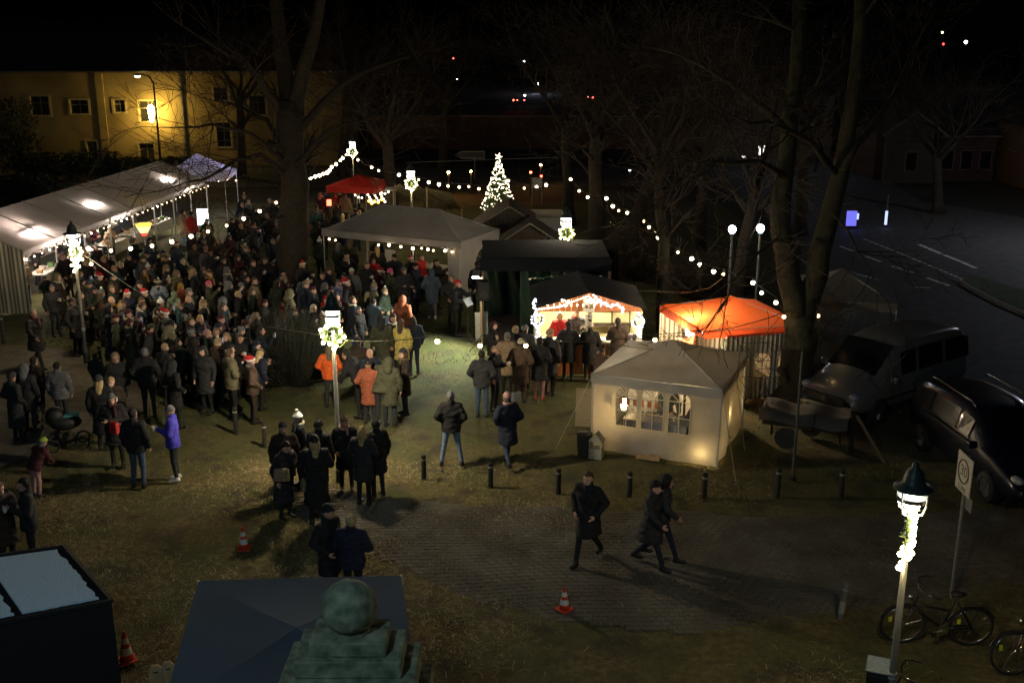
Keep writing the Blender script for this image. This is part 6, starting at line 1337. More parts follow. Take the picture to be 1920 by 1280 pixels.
# bicycles
def bicycle(label, loc, rz, lean=0, parts_=('full'), frame_c=(.02, .02, .022), basket=False):
    t_ = thing('bicycle', label, 'bicycle', loc, rz, 'parked bicycles'); t_.rotation_euler = (lean, 0, rz); mf = mat('bike frame %.2f' % frame_c[0], frame_c, .35, .3, noise=0, bump=0)
    r_ = .34
    for x in (-.53, .53):
        w_ = MB().tube([(x + r_ * math.cos(a_), 0, r_ + r_ * math.sin(a_)) for a_ in np.linspace(0, 2 * math.pi, 37)[:-1]], .019, 6, closed=True).build('wheel', m_tyre, t_, smooth=True)
        MB().tube([(x + .31 * math.cos(a_), 0, r_ + .31 * math.sin(a_)) for a_ in np.linspace(0, 2 * math.pi, 37)[:-1]], .012, 5, closed=True).build('rim', m_chrome, w_, smooth=True)
        s_ = MB()
        for k in range(18): a_ = k * math.pi / 9; s_.tube([(x, .02 * (-1) ** k, r_), (x + .31 * math.cos(a_), 0, r_ + .31 * math.sin(a_))], .0022, 3, caps=False)
        s_.build('spokes', m_chrome, w_); MB().cyl((x, -.05, r_), (x, .05, r_), .025).build('hub', m_chrome, w_)
        MB().tube([(x + .375 * math.cos(a_), 0, r_ + .375 * math.sin(a_)) for a_ in np.linspace(.35, 2.7, 14)], .014, 5).build('mudguard', mf, t_)
        MB().box((x + .2, .015, r_ + .1), (.05, .01, .09)).build('reflector', mat('yellow reflector', (.6, .65, .05), .3), w_)
    f = MB(); bb = (-.08, 0, .3); sd = (-.23, 0, .85); hd = (.38, 0, .82); hd2 = (.34, 0, .95)
    for a_, b_ in ((bb, sd), (bb, (.4, 0, .68)), ((-.17, 0, .62), (.39, 0, .74)), (bb, (-.53, .05, r_)), (bb, (-.53, -.05, r_)), (sd, (-.53, .05, r_)), (sd, (-.53, -.05, r_)), ((.41, 0, .66), hd2)): f.cyl(a_, b_, .016, n=8)
    f.build('frame', mf, t_, smooth=True)
    fk = MB(); fk.tube([(.41, 0, .68), (.44, .045, .58), (.53, .05, r_)], .012, 6).tube([(.41, 0, .68), (.44, -.045, .58), (.53, -.05, r_)], .012, 6); fk.build('fork', m_chrome, t_)
    MB().tube([(.18, -.3, 1.06), (.3, -.24, 1.07), (.35, -.1, 1.04), (.335, 0, .98), (.35, .1, 1.04), (.3, .24, 1.07), (.18, .3, 1.06)], .012, 6).build('handlebar', m_chrome, t_, smooth=True)
    for s_ in (-1, 1): MB().cyl((.2, s_ * .3, 1.06), (.1, s_ * .31, 1.05), .018).build('grip', m_blk, t_)
    MB().ball((-.26, 0, .95), .1, 12, 1.35, .8, .42).build('saddle', m_blk, t_, smooth=True); MB().cyl((-.24, 0, .82), (-.26, 0, .93), .014).build('seat_post', m_chrome, t_)
    MB().cyl((-.08, -.06, .3), (-.08, .06, .3), .03).build('bottom_bracket', m_chrome, t_); MB().cyl((-.08, .06, .3), (-.08, .065, .3), .1, n=22).build('chainring', m_chrome, t_)
    for s_ in (-1, 1): MB().tube([(-.08, s_ * .08, .3), (-.08 + s_ * .15, s_ * .09, .3 - s_ * .05)], .01, 5).build('crank', m_chrome, t_); MB().box((-.08 + s_ * .15, s_ * .13, .3 - s_ * .05), (.09, .08, .02)).build('pedal', m_blk, t_)
    rk = MB(); 
    for y in (-.07, 0, .07): rk.cyl((-.75, y, .76), (-.35, y, .76), .006, n=4)
    rk.cyl((-.7, .07, .76), (-.55, .06, .35), .006, n=4).cyl((-.7, -.07, .76), (-.55, -.06, .35), .006, n=4); rk.build('carrier_rack', mf, t_)
    MB().ball((.45, 0, .86), .05, 10).build('front_light', m_chrome, t_)
    if basket:
        b_ = MB(); x0_, x1_ = .42, .72
        for k in range(5):
            z_ = .8 + .06 * k; g2 = .02 * k; b_.tube([(x0_ - g2 * .3, -.17 - g2, z_), (x1_ + g2, -.17 - g2, z_), (x1_ + g2, .17 + g2, z_), (x0_ - g2 * .3, .17 + g2, z_)], .005, 4, closed=True)
        b_.box(((x0_ + x1_) / 2, 0, .8), (.3, .34, .01)).box((.43, 0, .92), (.01, .38, .24)).box((.77, 0, .92), (.01, .4, .24)).box((.6, .21, .92), (.34, .01, .24)).box((.6, -.21, .92), (.34, .01, .24)); b_.build('basket', m_blk, t_)
        MB().box((.6, 0, 1.04), (.38, .46, .015)).build('basket_lid', mat('pale plastic lid', (.2, .26, .3), .5), t_)
    return t_
q = G(1750, 1205); bicycle('dark city bicycle parked behind the right lantern post', (q.x, q.y, 0), R(176), R(-6))
q = G(1960, 1262); bicycle('bicycle with pale fork cut by the right picture edge', (q.x, q.y, 0), R(182), R(5), frame_c=(.03, .03, .03))
q = G(1725, 1395); bicycle('bicycle with black front basket at the bottom right', (q.x, q.y, 0), R(158), R(4), basket=True, frame_c=(.015, .02, .015))
# pram among the crowd at left
q = G(128, 838); t_ = thing('pram', 'dark pram with teal blanket among the people at left', 'pram', (q.x, q.y, 0), R(20)); MB().ball((0, 0, .62), .3, 12, 1.25, .8, .6).build('carrycot', m_blk, t_, smooth=True); MB().ball((-.2, 0, .8), .26, 12, .9, .9, .9).build('hood', m_blk, t_, smooth=True); MB().box((.15, 0, .8), (.36, .3, .05)).build('blanket', mat('teal blanket', (.05, .25, .27), .9), t_, bevel=.02)
for x in (-.32, .34):
    for y in (-.24, .24): MB().tube([(x + .14 * math.cos(a_), y, .14 + .14 * math.sin(a_)) for a_ in np.linspace(0, 2 * math.pi, 17)[:-1]], .02, 5, closed=True).build('wheel', m_tyre, t_)
MB().tube([(-.3, -.2, .2), (-.55, -.2, 1.0), (-.55, .2, 1.0), (-.3, .2, .2)], .014, 5).build('handle', m_chrome, t_)
# ---------------- houses on the right, wall and things in the background ----------------
hs = thing('house', 'dark gabled house with pale eaves across the road at right', 'house', (0, 0, 0)); m_hw = mat('brown red house wall', (.06, .035, .028), .9, noise=.3, nscale=2); D_ = 70
def hp_(px, py, y=D_): p_ = GY(px, py, y); return p_
a, ap, b_ = hp_(1645, 302), hp_(1692, 292), hp_(1745, 332); x0_, x1_, xe = hp_(1650, 400).x, hp_(1745, 400).x, hp_(1865, 400).x
MB().prism([(x0_, 0), (x1_, 0), (x1_, 3.2), ((x0_ + x1_) / 2, 4.4), (x0_, 3.2)], D_, D_ + .4).build('gable_wall', mat('dim grey gable', (.07, .062, .055), .9), hs)
MB().box(((x1_ + xe) / 2, D_ + 1.2, 1.45), (xe - x1_, .4, 2.9)).build('wall', m_hw, hs); MB().box(((x0_ + xe) / 2, D_ + 5, 1.5), (xe - x0_, 6, 3)).build('rear_wall', m_hw, hs)
MB().prism([(D_ + .8, 2.9), (D_ + 9, 2.9), (D_ + 4.5, 5.2)], x0_ + 1.5, xe + .3, 'x').build('roof', mat('house roof', (.02, .017, .018), .9), hs)
for s_ in (-1, 1): MB().tube([((x0_ + x1_) / 2, D_ - .4, 4.6), ((x0_ + x1_) / 2 + s_ * ((x1_ - x0_) / 2 + .4), D_ - .4, 3.1)], .1, 4).build('bargeboard', mat('pale bargeboard', (.16, .145, .12), .8), hs)
MB().box(((x1_ + xe) / 2, D_ + .7, 2.95), (xe - x1_ + .4, .1, .1)).build('gutter', mat('pale bargeboard'), hs)
for px in (1698, 1765, 1800, 1835): p_ = hp_(px, 400, D_ + 1 if px > 1745 else D_); w_ = MB().box((p_.x, (D_ - .03) if px < 1745 else D_ + .97, 1.4), (.8, .06, 1.3)).build('window', mat('pale bargeboard'), hs); MB().box((p_.x, (D_ - .07) if px < 1745 else D_ + .93, 1.4), (.68, .03, 1.18)).build('pane', m_glass, w_)
h2 = thing('house', 'house at the far right edge with orange-lit wall', 'house', (0, 0, 0)); p0, p1 = GY(1945, 300, 66), GY(2150, 300, 66); MB().box(((p0.x + p1.x) / 2, 69, 1.9), (p1.x - p0.x, 6, 3.8)).build('wall', mat('ochre house wall', (.14, .08, .035), .9), h2); MB().prism([(65.6, 3.8), (72.4, 3.8), (69, 5.6)], p0.x - .3, p1.x + .3, 'x').build('roof', mat('house roof'), h2)
MB().box((p0.x + 1.6, 65.98, 1.5), (1, .06, 1.2)).build('window', m_glass, h2)
E_or = emit('sodium lamp glow', (1, .42, .08), 5)
t_ = thing('wall_lamp', 'orange lamp on the far right house wall', 'lamp', (p0.x - .3, 65.8, 3.2)); MB().ball((0, 0, 0), .13, 8).build('glass', E_or, t_); MB().box((0, .14, .1), (.06, .28, .06)).build('bracket', m_blk, t_)
h3 = thing('house', 'house with lit windows half hidden by the trees left of the gabled house', 'house', (0, 0, 0)); m_hh = mat('pale house render', (.12, .11, .1), .9, noise=.2)
p0, p1 = GY(1335, 300, 85), GY(1560, 300, 85); MB().box(((p0.x + p1.x) / 2, 90, 2.4), (p1.x - p0.x, 9, 4.8)).build('wall', m_hh, h3); MB().prism([(84.8, 4.8), (95.2, 4.8), (90, 8)], p0.x - .4, p1.x + .4, 'x').build('roof', mat('house roof'), h3)
E_win = emit('warm lit window', (1, .75, .4), 2.2); E_win2 = emit('white lit window', (1, .85, .75), 1.3)
for px, py, ww, hh, mm in ((1350, 327, 1.4, .8, E_win), (1368, 332, 1.0, .9, E_win), (1430, 282, .7, .7, E_win2), (1428, 318, .8, 1.0, E_win2), (1500, 312, .7, 1.4, E_win2), (1541, 314, .5, 1.6, E_win2), (1391, 300, .5, .6, E_win2)):
    p_ = GY(px, py, 85.4); w_ = MB().box((p_.x, 85.44, p_.z), (ww + .16, .1, hh + .16)).build('window', m_hh, h3); MB().box((p_.x, 85.38, p_.z), (ww, .04, hh)).build('pane', mm, w_); MB().box((p_.x, 85.35, p_.z), (.05, .03, hh)).build('glazing_bar', m_hh, w_)
# long low wall with coping + fence line in the background
bw = thing('brick_wall', 'long reddish-brown wall with pale coping behind the fir tree', 'wall', (0, 0, 0)); y_ = 92; a, b_ = GY(700, 300, y_), GY(1330, 300, y_); m_br = mat('old red brick', (.12, .06, .035), .9, noise=.35, nscale=3)
MB().box(((a.x + b_.x) / 2, y_, 1.35), (b_.x - a.x, .4, 2.7)).build('wall', m_br, bw); MB().box(((a.x + b_.x) / 2, y_, 2.74), (b_.x - a.x, .55, .1)).build('coping', mat('pale coping', (.3, .2, .15), .8), bw)
rl = thing('railing', 'thin pale rail running along behind the fir tree', 'railing', (0, 0, 0)); a, b_ = GY(762, 305, 75), GY(1045, 295, 75); MB().tube([a, b_], .025, 4).build('rail', mat('pale rail', (.4, .38, .32), .6), rl)
for k in range(9): p_ = a + (b_ - a) * (k / 8); MB().cyl((p_.x, p_.y, 0), (p_.x, p_.y, p_.z), .02, n=6).build('post', m_blk, rl)
# direction sign (arrow outline) behind
a, c_ = GY(853, 284, 72), GY(909, 297, 72); t_ = thing('direction_sign', 'dark arrow-shaped direction sign with pale outline left of the fir tree', 'sign', (0, 0, 0)); pts = [(a.x + .45, c_.z), (c_.x, c_.z), (c_.x, a.z), (a.x + .45, a.z), (a.x, (a.z + c_.z) / 2)]
MB().prism(pts, 72, 72.04).build('plate', m_blk, t_); MB().tube([(x, 71.97, z) for x, z in pts], .03, 4, closed=True).build('outline', mat('pale rail'), t_); MB().cyl(((a.x + c_.x) / 2 + .3, 72.08, 0), ((a.x + c_.x) / 2 + .3, 72.08, a.z), .04).build('pole', m_post, t_)
a, c_ = GY(998, 333, 60), GY(1016, 352, 60); t_ = thing('back_of_sign', 'grey rectangular sign on two poles right of the fir tree', 'sign', (0, 0, 0)); MB().box(((a.x + c_.x) / 2, 60, (a.z + c_.z) / 2), (c_.x - a.x, .03, a.z - c_.z)).build('plate', mat('sign back pale', (.35, .35, .3), .6), t_)
for x in (a.x, c_.x): MB().cyl((x, 60.05, 0), (x, 60.05, a.z), .035).build('pole', m_post, t_)
# small lights far away: traffic lights, amber lamps, tail lights, windows
def farlight(px, py, y, r_, col, s_, lab, name='signal_light', cat='light', post=True):
    p_ = GY(px, py, min(y, 200)); p_ = G(px, py, 1.4) if p_.z < 1.4 else p_; r_ *= .62 * p_.y / y; t_ = thing(name, lab, cat, (p_.x, p_.y, 0 if post and p_.z < 14 else p_.z - 1)); z = p_.z if post and p_.z < 14 else 1
    MB().ball((0, 0, z), r_, 8).build('lens', emit('far %s' % (col,), col, s_), t_); MB().lathe([(r_ * 1.3, z + r_ * .7), (r_ * 1.1, z + r_ * 1.5), (0, z + r_ * 1.6)], (0, 0, 0), 8).build('hood', m_blk, t_); MB().cyl((0, .1, 0), (0, .1, z + r_), .05).build('post', m_blk, t_)
for i, (px, py, y, r_, col, s_, lab) in enumerate([(995, 323, 66, .13, (1, .08, .03), 12, 'red traffic light on the left pole right of the fir tree'), (1015, 330, 64, .12, (1, .05, .03), 9, 'red traffic light lower beside the grey sign'), (1014, 309, 84, .13, (1, .45, .1), 150, 'amber lamp above the red traffic lights'), (841, 323, 84, .16, (1, .42, .08), 150, 'larger amber lamp left of the fir tree'), (883, 321, 72, .09, (1, .42, .08), 8, 'small amber lamp left of the fir tree'),
        (1006, 159, 240, .8, (.65, .7, 1), 26, 'bright blue-white flood lamp far in the distance'), (983, 115, 260, .4, (.75, .85, 1), 12, 'small white lamp highest in the far centre'), (850, 110, 200, .22, (1, .06, .04), 8, 'small red light far away above the pavilion'), (857, 149, 200, .2, (.7, .8, .6), 4, 'dim whitish far light below a red one'), (1050, 147, 220, .2, (1, .04, .04), 6, 'tiny red light right of the blue-white flood lamp'),
        (963, 188, 150, .22, (1, .06, .04), 9, 'red tail light in the distance, left one'), (970, 188, 150, .12, (1, .15, .05), 6, 'tiny red tail light beside a brighter one'), (983, 188, 150, .16, (1, .05, .04), 9, 'red tail light below the pale far window'), (984, 179, 152, .28, (1, .8, .6), 3, 'pale far window light above a red tail light'), (1104, 182, 150, .2, (1, .2, .15), 6, 'reddish far sign light, left'), (1111, 183, 150, .25, (1, .08, .06), 5, 'reddish far sign light, right'), (1162, 168, 170, .26, (.95, 1, .8), 8, 'white far lamp right of the reddish sign'), (1111, 163, 170, .2, (.5, .6, .4), 2, 'faint greenish far light above the reddish sign'),
        (1767, 61, 300, .5, (.9, .8, .3), 7, 'tiny yellow light high at the right'), (1769, 83, 300, .5, (1, .05, .05), 4, 'tiny red light high at the right'), (1811, 79, 300, .8, (.8, .85, 1), 9, 'bluish-white light high at the right'), (1181, 319, 75, .1, (.9, 1, .95), 14, 'small white lamp behind the leaning tree'), (1434, 254, 86, .1, (.9, 1, .9), 6, 'tiny pale light in the tree crown above lit windows')]): farlight(px, py, y, r_, col, s_, lab)
p_ = G(1595, 428); t_ = thing('person', 'person in royal blue work jacket standing across the road', 'person', (p_.x, p_.y, 0), 0)
t_.name = 'signal_post'; t_['label'] = 'glowing blue-violet sign panel standing across the road'; t_['category'] = 'sign'; MB().box((0, 0, .5), (.5, .06, .75)).build('panel', emit('blue violet glow', (.2, .2, 1), .4), t_); MB().box((.3, 0, .6), (.1, .05, .3)).build('panel_edge', emit('pale blue glow', (.5, .6, 1), .6), t_); MB().box((0, 0, .06), (.6, .25, .12)).build('foot', m_blk, t_)
p_ = G(1660, 425); t_ = thing('marker_post', 'thin blue-white lit marker post across the road', 'post', (p_.x, p_.y, 0)); MB().box((0, 0, .45), (.1, .1, .7)).build('light_strip', emit('pale blue glow'), t_); MB().box((0, 0, 1.2), (.06, .06, .8)).build('mast', m_post, t_); MB().box((0, 0, .05), (.2, .2, .1)).build('foot', m_blk, t_)
# first street lamp is added unseen beyond the right edge to light the road
arm_lamp('street_lamp', 'added unseen cool white street lamp over the road at the right', (29.5, 47, 0), 7.0, -2.2, 7.0, emit('road lamp glow', (.85, .88, 1), 450))
arm_lamp('street_lamp', 'cool white street lamp by the far carriageway at the right', (21.5, 76, 0), 7.0, -1.8, 7.0, emit('far road lamp glow', (.72, .82, 1), 60))
# dark far wood and skyline ridge
r_ = np.random.RandomState(2); rg_ = MB(); rg_.grid(lambda u, v: (-420 + 840 * u, 230 + 20 * math.sin(u * 9) + 30 * v, -1 + v * (13 + 3.5 * math.sin(u * 23) + 2 * math.sin(u * 61 + 1))), 120, 3)
tag(rg_.build('hills', mat('dark wooded hill', (.012, .014, .01), 1, noise=.4, nscale=.1), smooth=True), 'black wooded rise on the horizon', kind='structure')
# ---------------- the people ----------------
LANDMARKS += [('the marquee front end', 90, 480), ('the middle of the marquee', 270, 420), ('the marquee far end', 400, 370), ('the big tree trunk', 550, 480), ('the grey pavilion front left', 640, 460), ('the grey pavilion front right', 800, 470), ('the singer', 857, 560),
    ('the middle lantern', 637, 620), ('the dark bush', 540, 660), ('the brown bush', 192, 590), ('the food stall', 1100, 610), ('the loudspeaker', 905, 570), ('the black kiosk', 100, 1000), ('the path at left', 60, 680), ('the red umbrella stall', 680, 380), ('the open middle of the crowd', 400, 540), ('the open left of the crowd', 270, 540), ('the left bollards', 210, 700), ('the cone at lower left', 458, 950), ('the gazebo', 1180, 760), ('the blue tent', 560, 1060)]
ST = (0, 33)
P = person
# foreground and clearly seen people
P(845, 735, 178, 'black', 'jacket', 'short hair', 'grey', 'wide', 'light jeans', 1.74)
P(952, 738, 200, 'navy', 'coat', 'beanie', 'dusty pink', 'stroll', 'jeans', 1.7, scarf='dusty pink')
P(1105, 884, -30, 'black', 'long coat', 'short hair', 'brown', 'stroll', 'black', 1.78)
P(1224, 902, 60, 'charcoal', 'coat', 'beanie', 'black', 'walk', 'navy', 1.68)
P(1246, 892, 75, 'charcoal', 'jacket', 'hood', 'black', 'walk', 'navy', 1.66)
P(558, 775, -60, 'black', 'coat', 'bobble hat', 'white', 'pockets', 'black', 1.68, scarf='cream')
P(530, 793, 20, 'dark brown', 'coat', 'beanie', 'black', 'stand', 'black', 1.7)
P(597, 790, 160, 'black', 'jacket', 'beanie', 'black', 'cup', 'black', 1.74)
P(529, 826, 50, 'charcoal', 'long coat', 'short hair', 'dark', 'look', 'dark green', 1.66, face=None)
P(588, 818, 190, 'black', 'long coat', 'beanie', 'black', 'folded', 'black', 1.84)
P(645, 782, 10, 'black', 'coat', 'beanie', 'dark brown', 'pockets', 'black', 1.66, scarf='dusty pink', shoe='brown')
P(678, 800, 165, 'charcoal', 'coat', 'long hair', 'blond', 'folded', 'black', 1.7, scarf='tan')
P(704, 789, 215, 'black', 'coat', 'beanie', 'black', 'stand', 'charcoal', 1.68)
P(613, 948, 60, 'black', 'coat', 'beanie', 'black', 'pockets', 'black', 1.78)
P(657, 968, 172, 'navy', 'puffer', 'short hair', 'blond', 'folded', 'black', 1.68, scarf='black')
P(208, 740, 8, 'black', 'coat', 'beanie', 'grey', 'folded', 'black', 1.7, scarf='maroon')
P(184, 706, 190, 'black', 'long coat', 'beanie', 'charcoal', 'stand', 'black', 1.78)
P(207, 708, 15, 'dark brown', 'coat', 'short hair', 'blond', 'cup', 'black', 1.66)
P(248, 768, 172, 'black', 'jacket', 'short hair', 'dark', 'stand', 'jeans', 1.76)
P(318, 762, -80, 'royal blue', 'jacket', 'beanie', 'grey', 'cup', 'charcoal', 1.7, shoe='white')
P(215, 664, 30, 'black', 'coat', 'hood', 'tan', 'stand', 'black', 1.68, trim='fur')
P(270, 654, 185, 'black', 'jacket', 'short hair', 'grey', 'pockets', 'black', 1.82)
P(308, 645, 150, 'charcoal', 'coat', 'short hair', 'tan', 'cup', 'black', 1.68)
P(322, 678, 140, 'black', 'coat', 'hood', 'black', 'pockets', 'black', 1.72)
P(380, 650, -20, 'charcoal', 'coat', 'peaked cap', 'charcoal', 'stand', 'black', 1.78)
P(178, 662, 160, 'charcoal', 'jacket', 'short hair', 'dark', 'stand', 'charcoal', 1.3)
P(106, 680, 180, 'grey', 'puffer', 'short hair', 'dark', 'stand', 'charcoal', 1.66)
P(44, 684, 170, 'charcoal', 'coat', 'hood', 'grey', 'stand', 'charcoal', 1.7)
P(62, 670, 160, 'dark brown', 'jacket', 'short hair', 'dark', 'pockets', 'black', 1.74)
P(20, 700, 150, 'charcoal', 'long coat', 'beanie', 'charcoal', 'pockets', 'black', 1.72)
P(58, 824, 150, 'maroon', 'jacket', 'beanie', 'lime', 'lean', 'dusty pink', 1.28)
P(44, 898, -60, 'black', 'jacket', 'short hair', 'dark', 'cup', 'black', 1.78)
P(-4, 905, 60, 'dark brown', 'coat', 'short hair', 'brown', 'cup', 'black', 1.72)
P(60, 581, 60, 'black', 'coat', 'short hair', 'tan', 'walk', 'black', 1.74, scarf='maroon')
P(136, 560, 70, 'black', 'coat', 'peaked cap', 'black', 'cup', 'black', 1.78)
P(96, 535, 40, 'charcoal', 'jacket', 'long hair', 'grey', 'cup', 'charcoal', 1.68)
P(150, 548, 120, 'dark brown', 'coat', 'short hair', 'brown', 'folded', 'dark brown', 1.7)
P(209, 536, 70, 'dark green', 'long coat', 'short hair', 'khaki', 'cup', 'black', 1.74)
P(238, 546, 60, 'navy', 'jacket', 'santa hat', 'red', 'cup', 'slate blue', 1.74)
P(270, 544, 80, 'black', 'coat', 'santa hat', 'red', 'stand', 'black', 1.7)
P(297, 526, 175, 'pale blue', 'puffer', 'bobble hat', 'cream', 'pockets', 'charcoal', 1.5, scarf='white')
P(326, 548, 170, 'mint green', 'jacket', 'hood', 'mint green', 'stand', 'black', 1.36)
P(339, 533, 60, 'rust', 'puffer', 'hood', 'mustard', 'stand', 'brown', 1.5)
P(331, 508, 80, 'khaki', 'coat', 'hood', 'khaki', 'stand', 'black', 1.74)
P(316, 521, 70, 'olive', 'jacket', 'bobble hat', 'cream', 'cup', 'black', 1.5)
P(270, 503, 60, 'dark brown', 'coat', 'long hair', 'brown', 'cup', 'black', 1.68, scarf='mustard')
P(261, 528, 40, 'black', 'coat', 'peaked cap', 'charcoal', 'folded', 'black', 1.74)
P(311, 498, 90, 'charcoal', 'coat', 'beanie', 'khaki', 'stand', 'black', 1.72)
P(362, 505, 100, 'black', 'long coat', 'hood', 'tan', 'stand', 'black', 1.74)
P(380, 503, 90, 'grey', 'jacket', 'beanie', 'dusty pink', 'cup', 'black', 1.5)
P(391, 528, 95, 'olive', 'coat', 'beanie', 'pink', 'phone', 'black', 1.66)
P(429, 529, 100, 'black', 'coat', 'hood', 'grey', 'phone', 'black', 1.72)
P(451, 531, 110, 'black', 'jacket', 'beanie', 'grey', 'stand', 'black', 1.64)
P(474, 488, 70, 'charcoal', 'jacket', 'short hair', 'brown', 'cup', 'black', 1.8)
P(497, 483, -10, 'black', 'coat', 'short hair', 'grey', 'cup', 'black', 1.76)
P(462, 517, 80, 'dark brown', 'jacket', 'long hair', 'dark', 'phone', 'black', 1.66)
P(567, 491, 60, 'charcoal', 'puffer', 'santa hat', 'red', 'cup', 'black', 1.78)
P(580, 519, 80, 'slate blue', 'jacket', 'beanie', 'black', 'cup', 'black', 1.66)
P(531, 519, 110, 'maroon', 'coat', 'beanie', 'tan', 'stand', 'black', 1.7)
P(519, 526, 150, 'dark green', 'coat', 'peaked cap', 'brown', 'stand', 'black', 1.74)
P(564, 531, 95, 'slate blue', 'puffer', 'hood', 'slate blue', 'cup', 'black', 1.6)
P(529, 566, 90, 'red', 'jacket', 'short hair', 'brown', 'stand', 'black', 1.2)
P(604, 511, 40, 'black', 'coat', 'short hair', 'brown', 'cup', 'slate blue', 1.8)
P(588, 573, 60, 'dark brown', 'jacket', 'hood', 'cream', 'stand', 'black', 1.5, trim='fur')
P(604, 588, 70, 'olive', 'jacket', 'bobble hat', 'tan', 'stand', 'black', 1.4)
P(467, 592, 120, 'grey', 'jacket', 'peaked cap', 'grey', 'stand', 'black', 1.5)
P(480, 588, 100, 'dark brown', 'coat', 'hood', 'tan', 'stand', 'black', 1.66, trim='fur')
P(414, 592, 80, 'maroon', 'coat', 'beanie', 'maroon', 'cup', 'black', 1.7)
P(345, 591, 150, 'black', 'coat', 'beanie', 'grey', 'stand', 'black', 1.72)
P(375, 591, 60, 'black', 'puffer', 'long hair', 'blond', 'stand', 'black', 1.68, scarf='dusty pink')
P(450, 627, 10, 'black', 'coat', 'short hair', 'brown', 'cup', 'black', 1.76)
P(424, 625, -10, 'black', 'long coat', 'long hair', 'tan', 'cup', 'grey', 1.68)
P(405, 616, 20, 'dark green', 'coat', 'short hair', 'tan', 'pockets', 'black', 1.74)
P(481, 600, 200, 'black', 'long coat', 'short hair', 'dark', 'stand', 'black', 1.8)
# under and before the grey pavilion
P(599, 448, 160, 'dark green', 'jacket', 'bobble hat', 'white', 'stand', 'black', 1.7)
P(635, 456, 150, 'charcoal', 'coat', 'hood', 'grey', 'stand', 'black', 1.7)
P(657, 450, 150, 'olive', 'coat', 'hood', 'khaki', 'stand', 'black', 1.78)
P(650, 474, 10, 'black', 'jacket', 'short hair', 'dark', 'pockets', 'black', 1.82, scarf='cream')
P(659, 504, 20, 'grey', 'coat', 'beanie', 'white', 'stand', 'charcoal', 1.7)
P(688, 492, 15, 'black', 'coat', 'short hair', 'grey', 'cup', 'jeans', 1.78)
P(700, 485, 30, 'red', 'jacket', 'long hair', 'brown', 'stand', 'black', 1.6, scarf='red')
P(712, 505, 0, 'maroon', 'jacket', 'santa hat', 'red', 'cup', 'black', 1.55)
P(731, 505, 130, 'olive', 'coat', 'beanie', 'pink', 'cup', 'light jeans', 1.72, shoe='brown')
P(739, 477, 15, 'black', 'coat', 'peaked cap', 'black', 'pockets', 'black', 1.82)
P(707, 462, 200, 'black', 'coat', 'long hair', 'blond', 'stand', 'black', 1.72)
P(706, 448, 180, 'charcoal', 'jacket', 'bobble hat', 'cream', 'stand', 'black', 1.6)
P(757, 502, 30, 'charcoal', 'puffer', 'beanie', 'grey', 'folded', 'slate blue', 1.8)
P(778, 494, 60, 'navy', 'coat', 'beanie', 'black', 'cup', 'black', 1.78)
P(769, 481, 40, 'dark green', 'jacket', 'santa hat', 'red', 'cup', 'black', 1.66)
P(789, 478, 60, 'red', 'jacket', 'short hair', 'brown', 'stand', 'black', 1.72)
P(818, 487, 60, 'black', 'jacket', 'short hair', 'dark', 'cup', 'black', 1.8)
P(809, 506, 175, 'slate blue', 'coat', 'hood', 'slate blue', 'pockets', 'grey', 1.7, shoe='white')
P(847, 517, 20, 'charcoal', 'jacket', 'short hair', 'tan', 'pockets', 'black', 1.72)
P(858, 526, 75, 'black', 'jacket', 'beanie', 'red', 'conduct', 'black', 1.82, label='singer in black jacket and red beanie standing alone on the lit grass')
P(634, 525, 40, 'lilac', 'jacket', 'short hair', 'grey', 'pockets', 'black', 1.6)
P(646, 513, 30, 'black', 'jacket', 'peaked cap', 'charcoal', 'pockets', 'black', 1.74)
P(655, 532, 70, 'maroon', 'jacket', 'hood', 'dusty pink', 'stand', 'maroon', 1.36)
P(620, 540, 30, 'red', 'puffer', 'short hair', 'dark', 'cup', 'black', 1.66)
P(689, 549, 130, 'black', 'jacket', 'beanie', 'cream', 'cup', 'black', 1.3)
P(672, 576, 60, 'black', 'jacket', 'short hair', 'grey', 'stand', 'black', 1.6)
P(700, 560, 150, 'slate blue', 'jacket', 'short hair', 'dark', 'folded', 'black', 1.6)
P(755, 556, 150, 'rust', 'puffer', 'hood', 'rust', 'stand', 'black', 1.72)
P(715, 594, 170, 'olive', 'coat', 'hood', 'charcoal', 'stand', 'charcoal', 1.78)
P(736, 590, 60, 'black', 'jacket', 'short hair', 'dark', 'cup', 'black', 1.78, scarf='white')
P(752, 600, 168, 'yellow', 'coat', 'long hair', 'brown', 'cup', 'brown', 1.68)
P(774, 595, 200, 'navy', 'jacket', 'long hair', 'dark', 'cup', 'navy', 1.7)
P(671, 634, 170, 'dark brown', 'coat', 'short hair', 'dark', 'stand', 'black', 1.74)
P(616, 648, 175, 'orange', 'jacket', 'long hair', 'khaki', 'pockets', 'charcoal', 1.66)
P(693, 655, 20, 'navy', 'jacket', 'none', 'grey', 'pockets', 'black', 1.74)
P(690, 676, 168, 'rust', 'coat', 'beanie', 'black', 'pockets', 'charcoal', 1.64)
P(712, 668, 160, 'olive', 'jacket', 'short hair', 'dark', 'lean', 'charcoal', 1.8)
P(728, 672, 178, 'olive', 'coat', 'hood', 'olive', 'stand', 'charcoal', 1.74)
P(756, 655, -70, 'dark brown', 'coat', 'beanie', 'charcoal', 'folded', 'charcoal', 1.74, scarf='khaki')
P(672, 652, 250, 'black', 'jacket', 'short hair', 'dark', 'lean', 'black', 1.84)
P(895, 492, 200, 'black', 'coat', 'beanie', 'black', 'stand', 'black', 1.8)
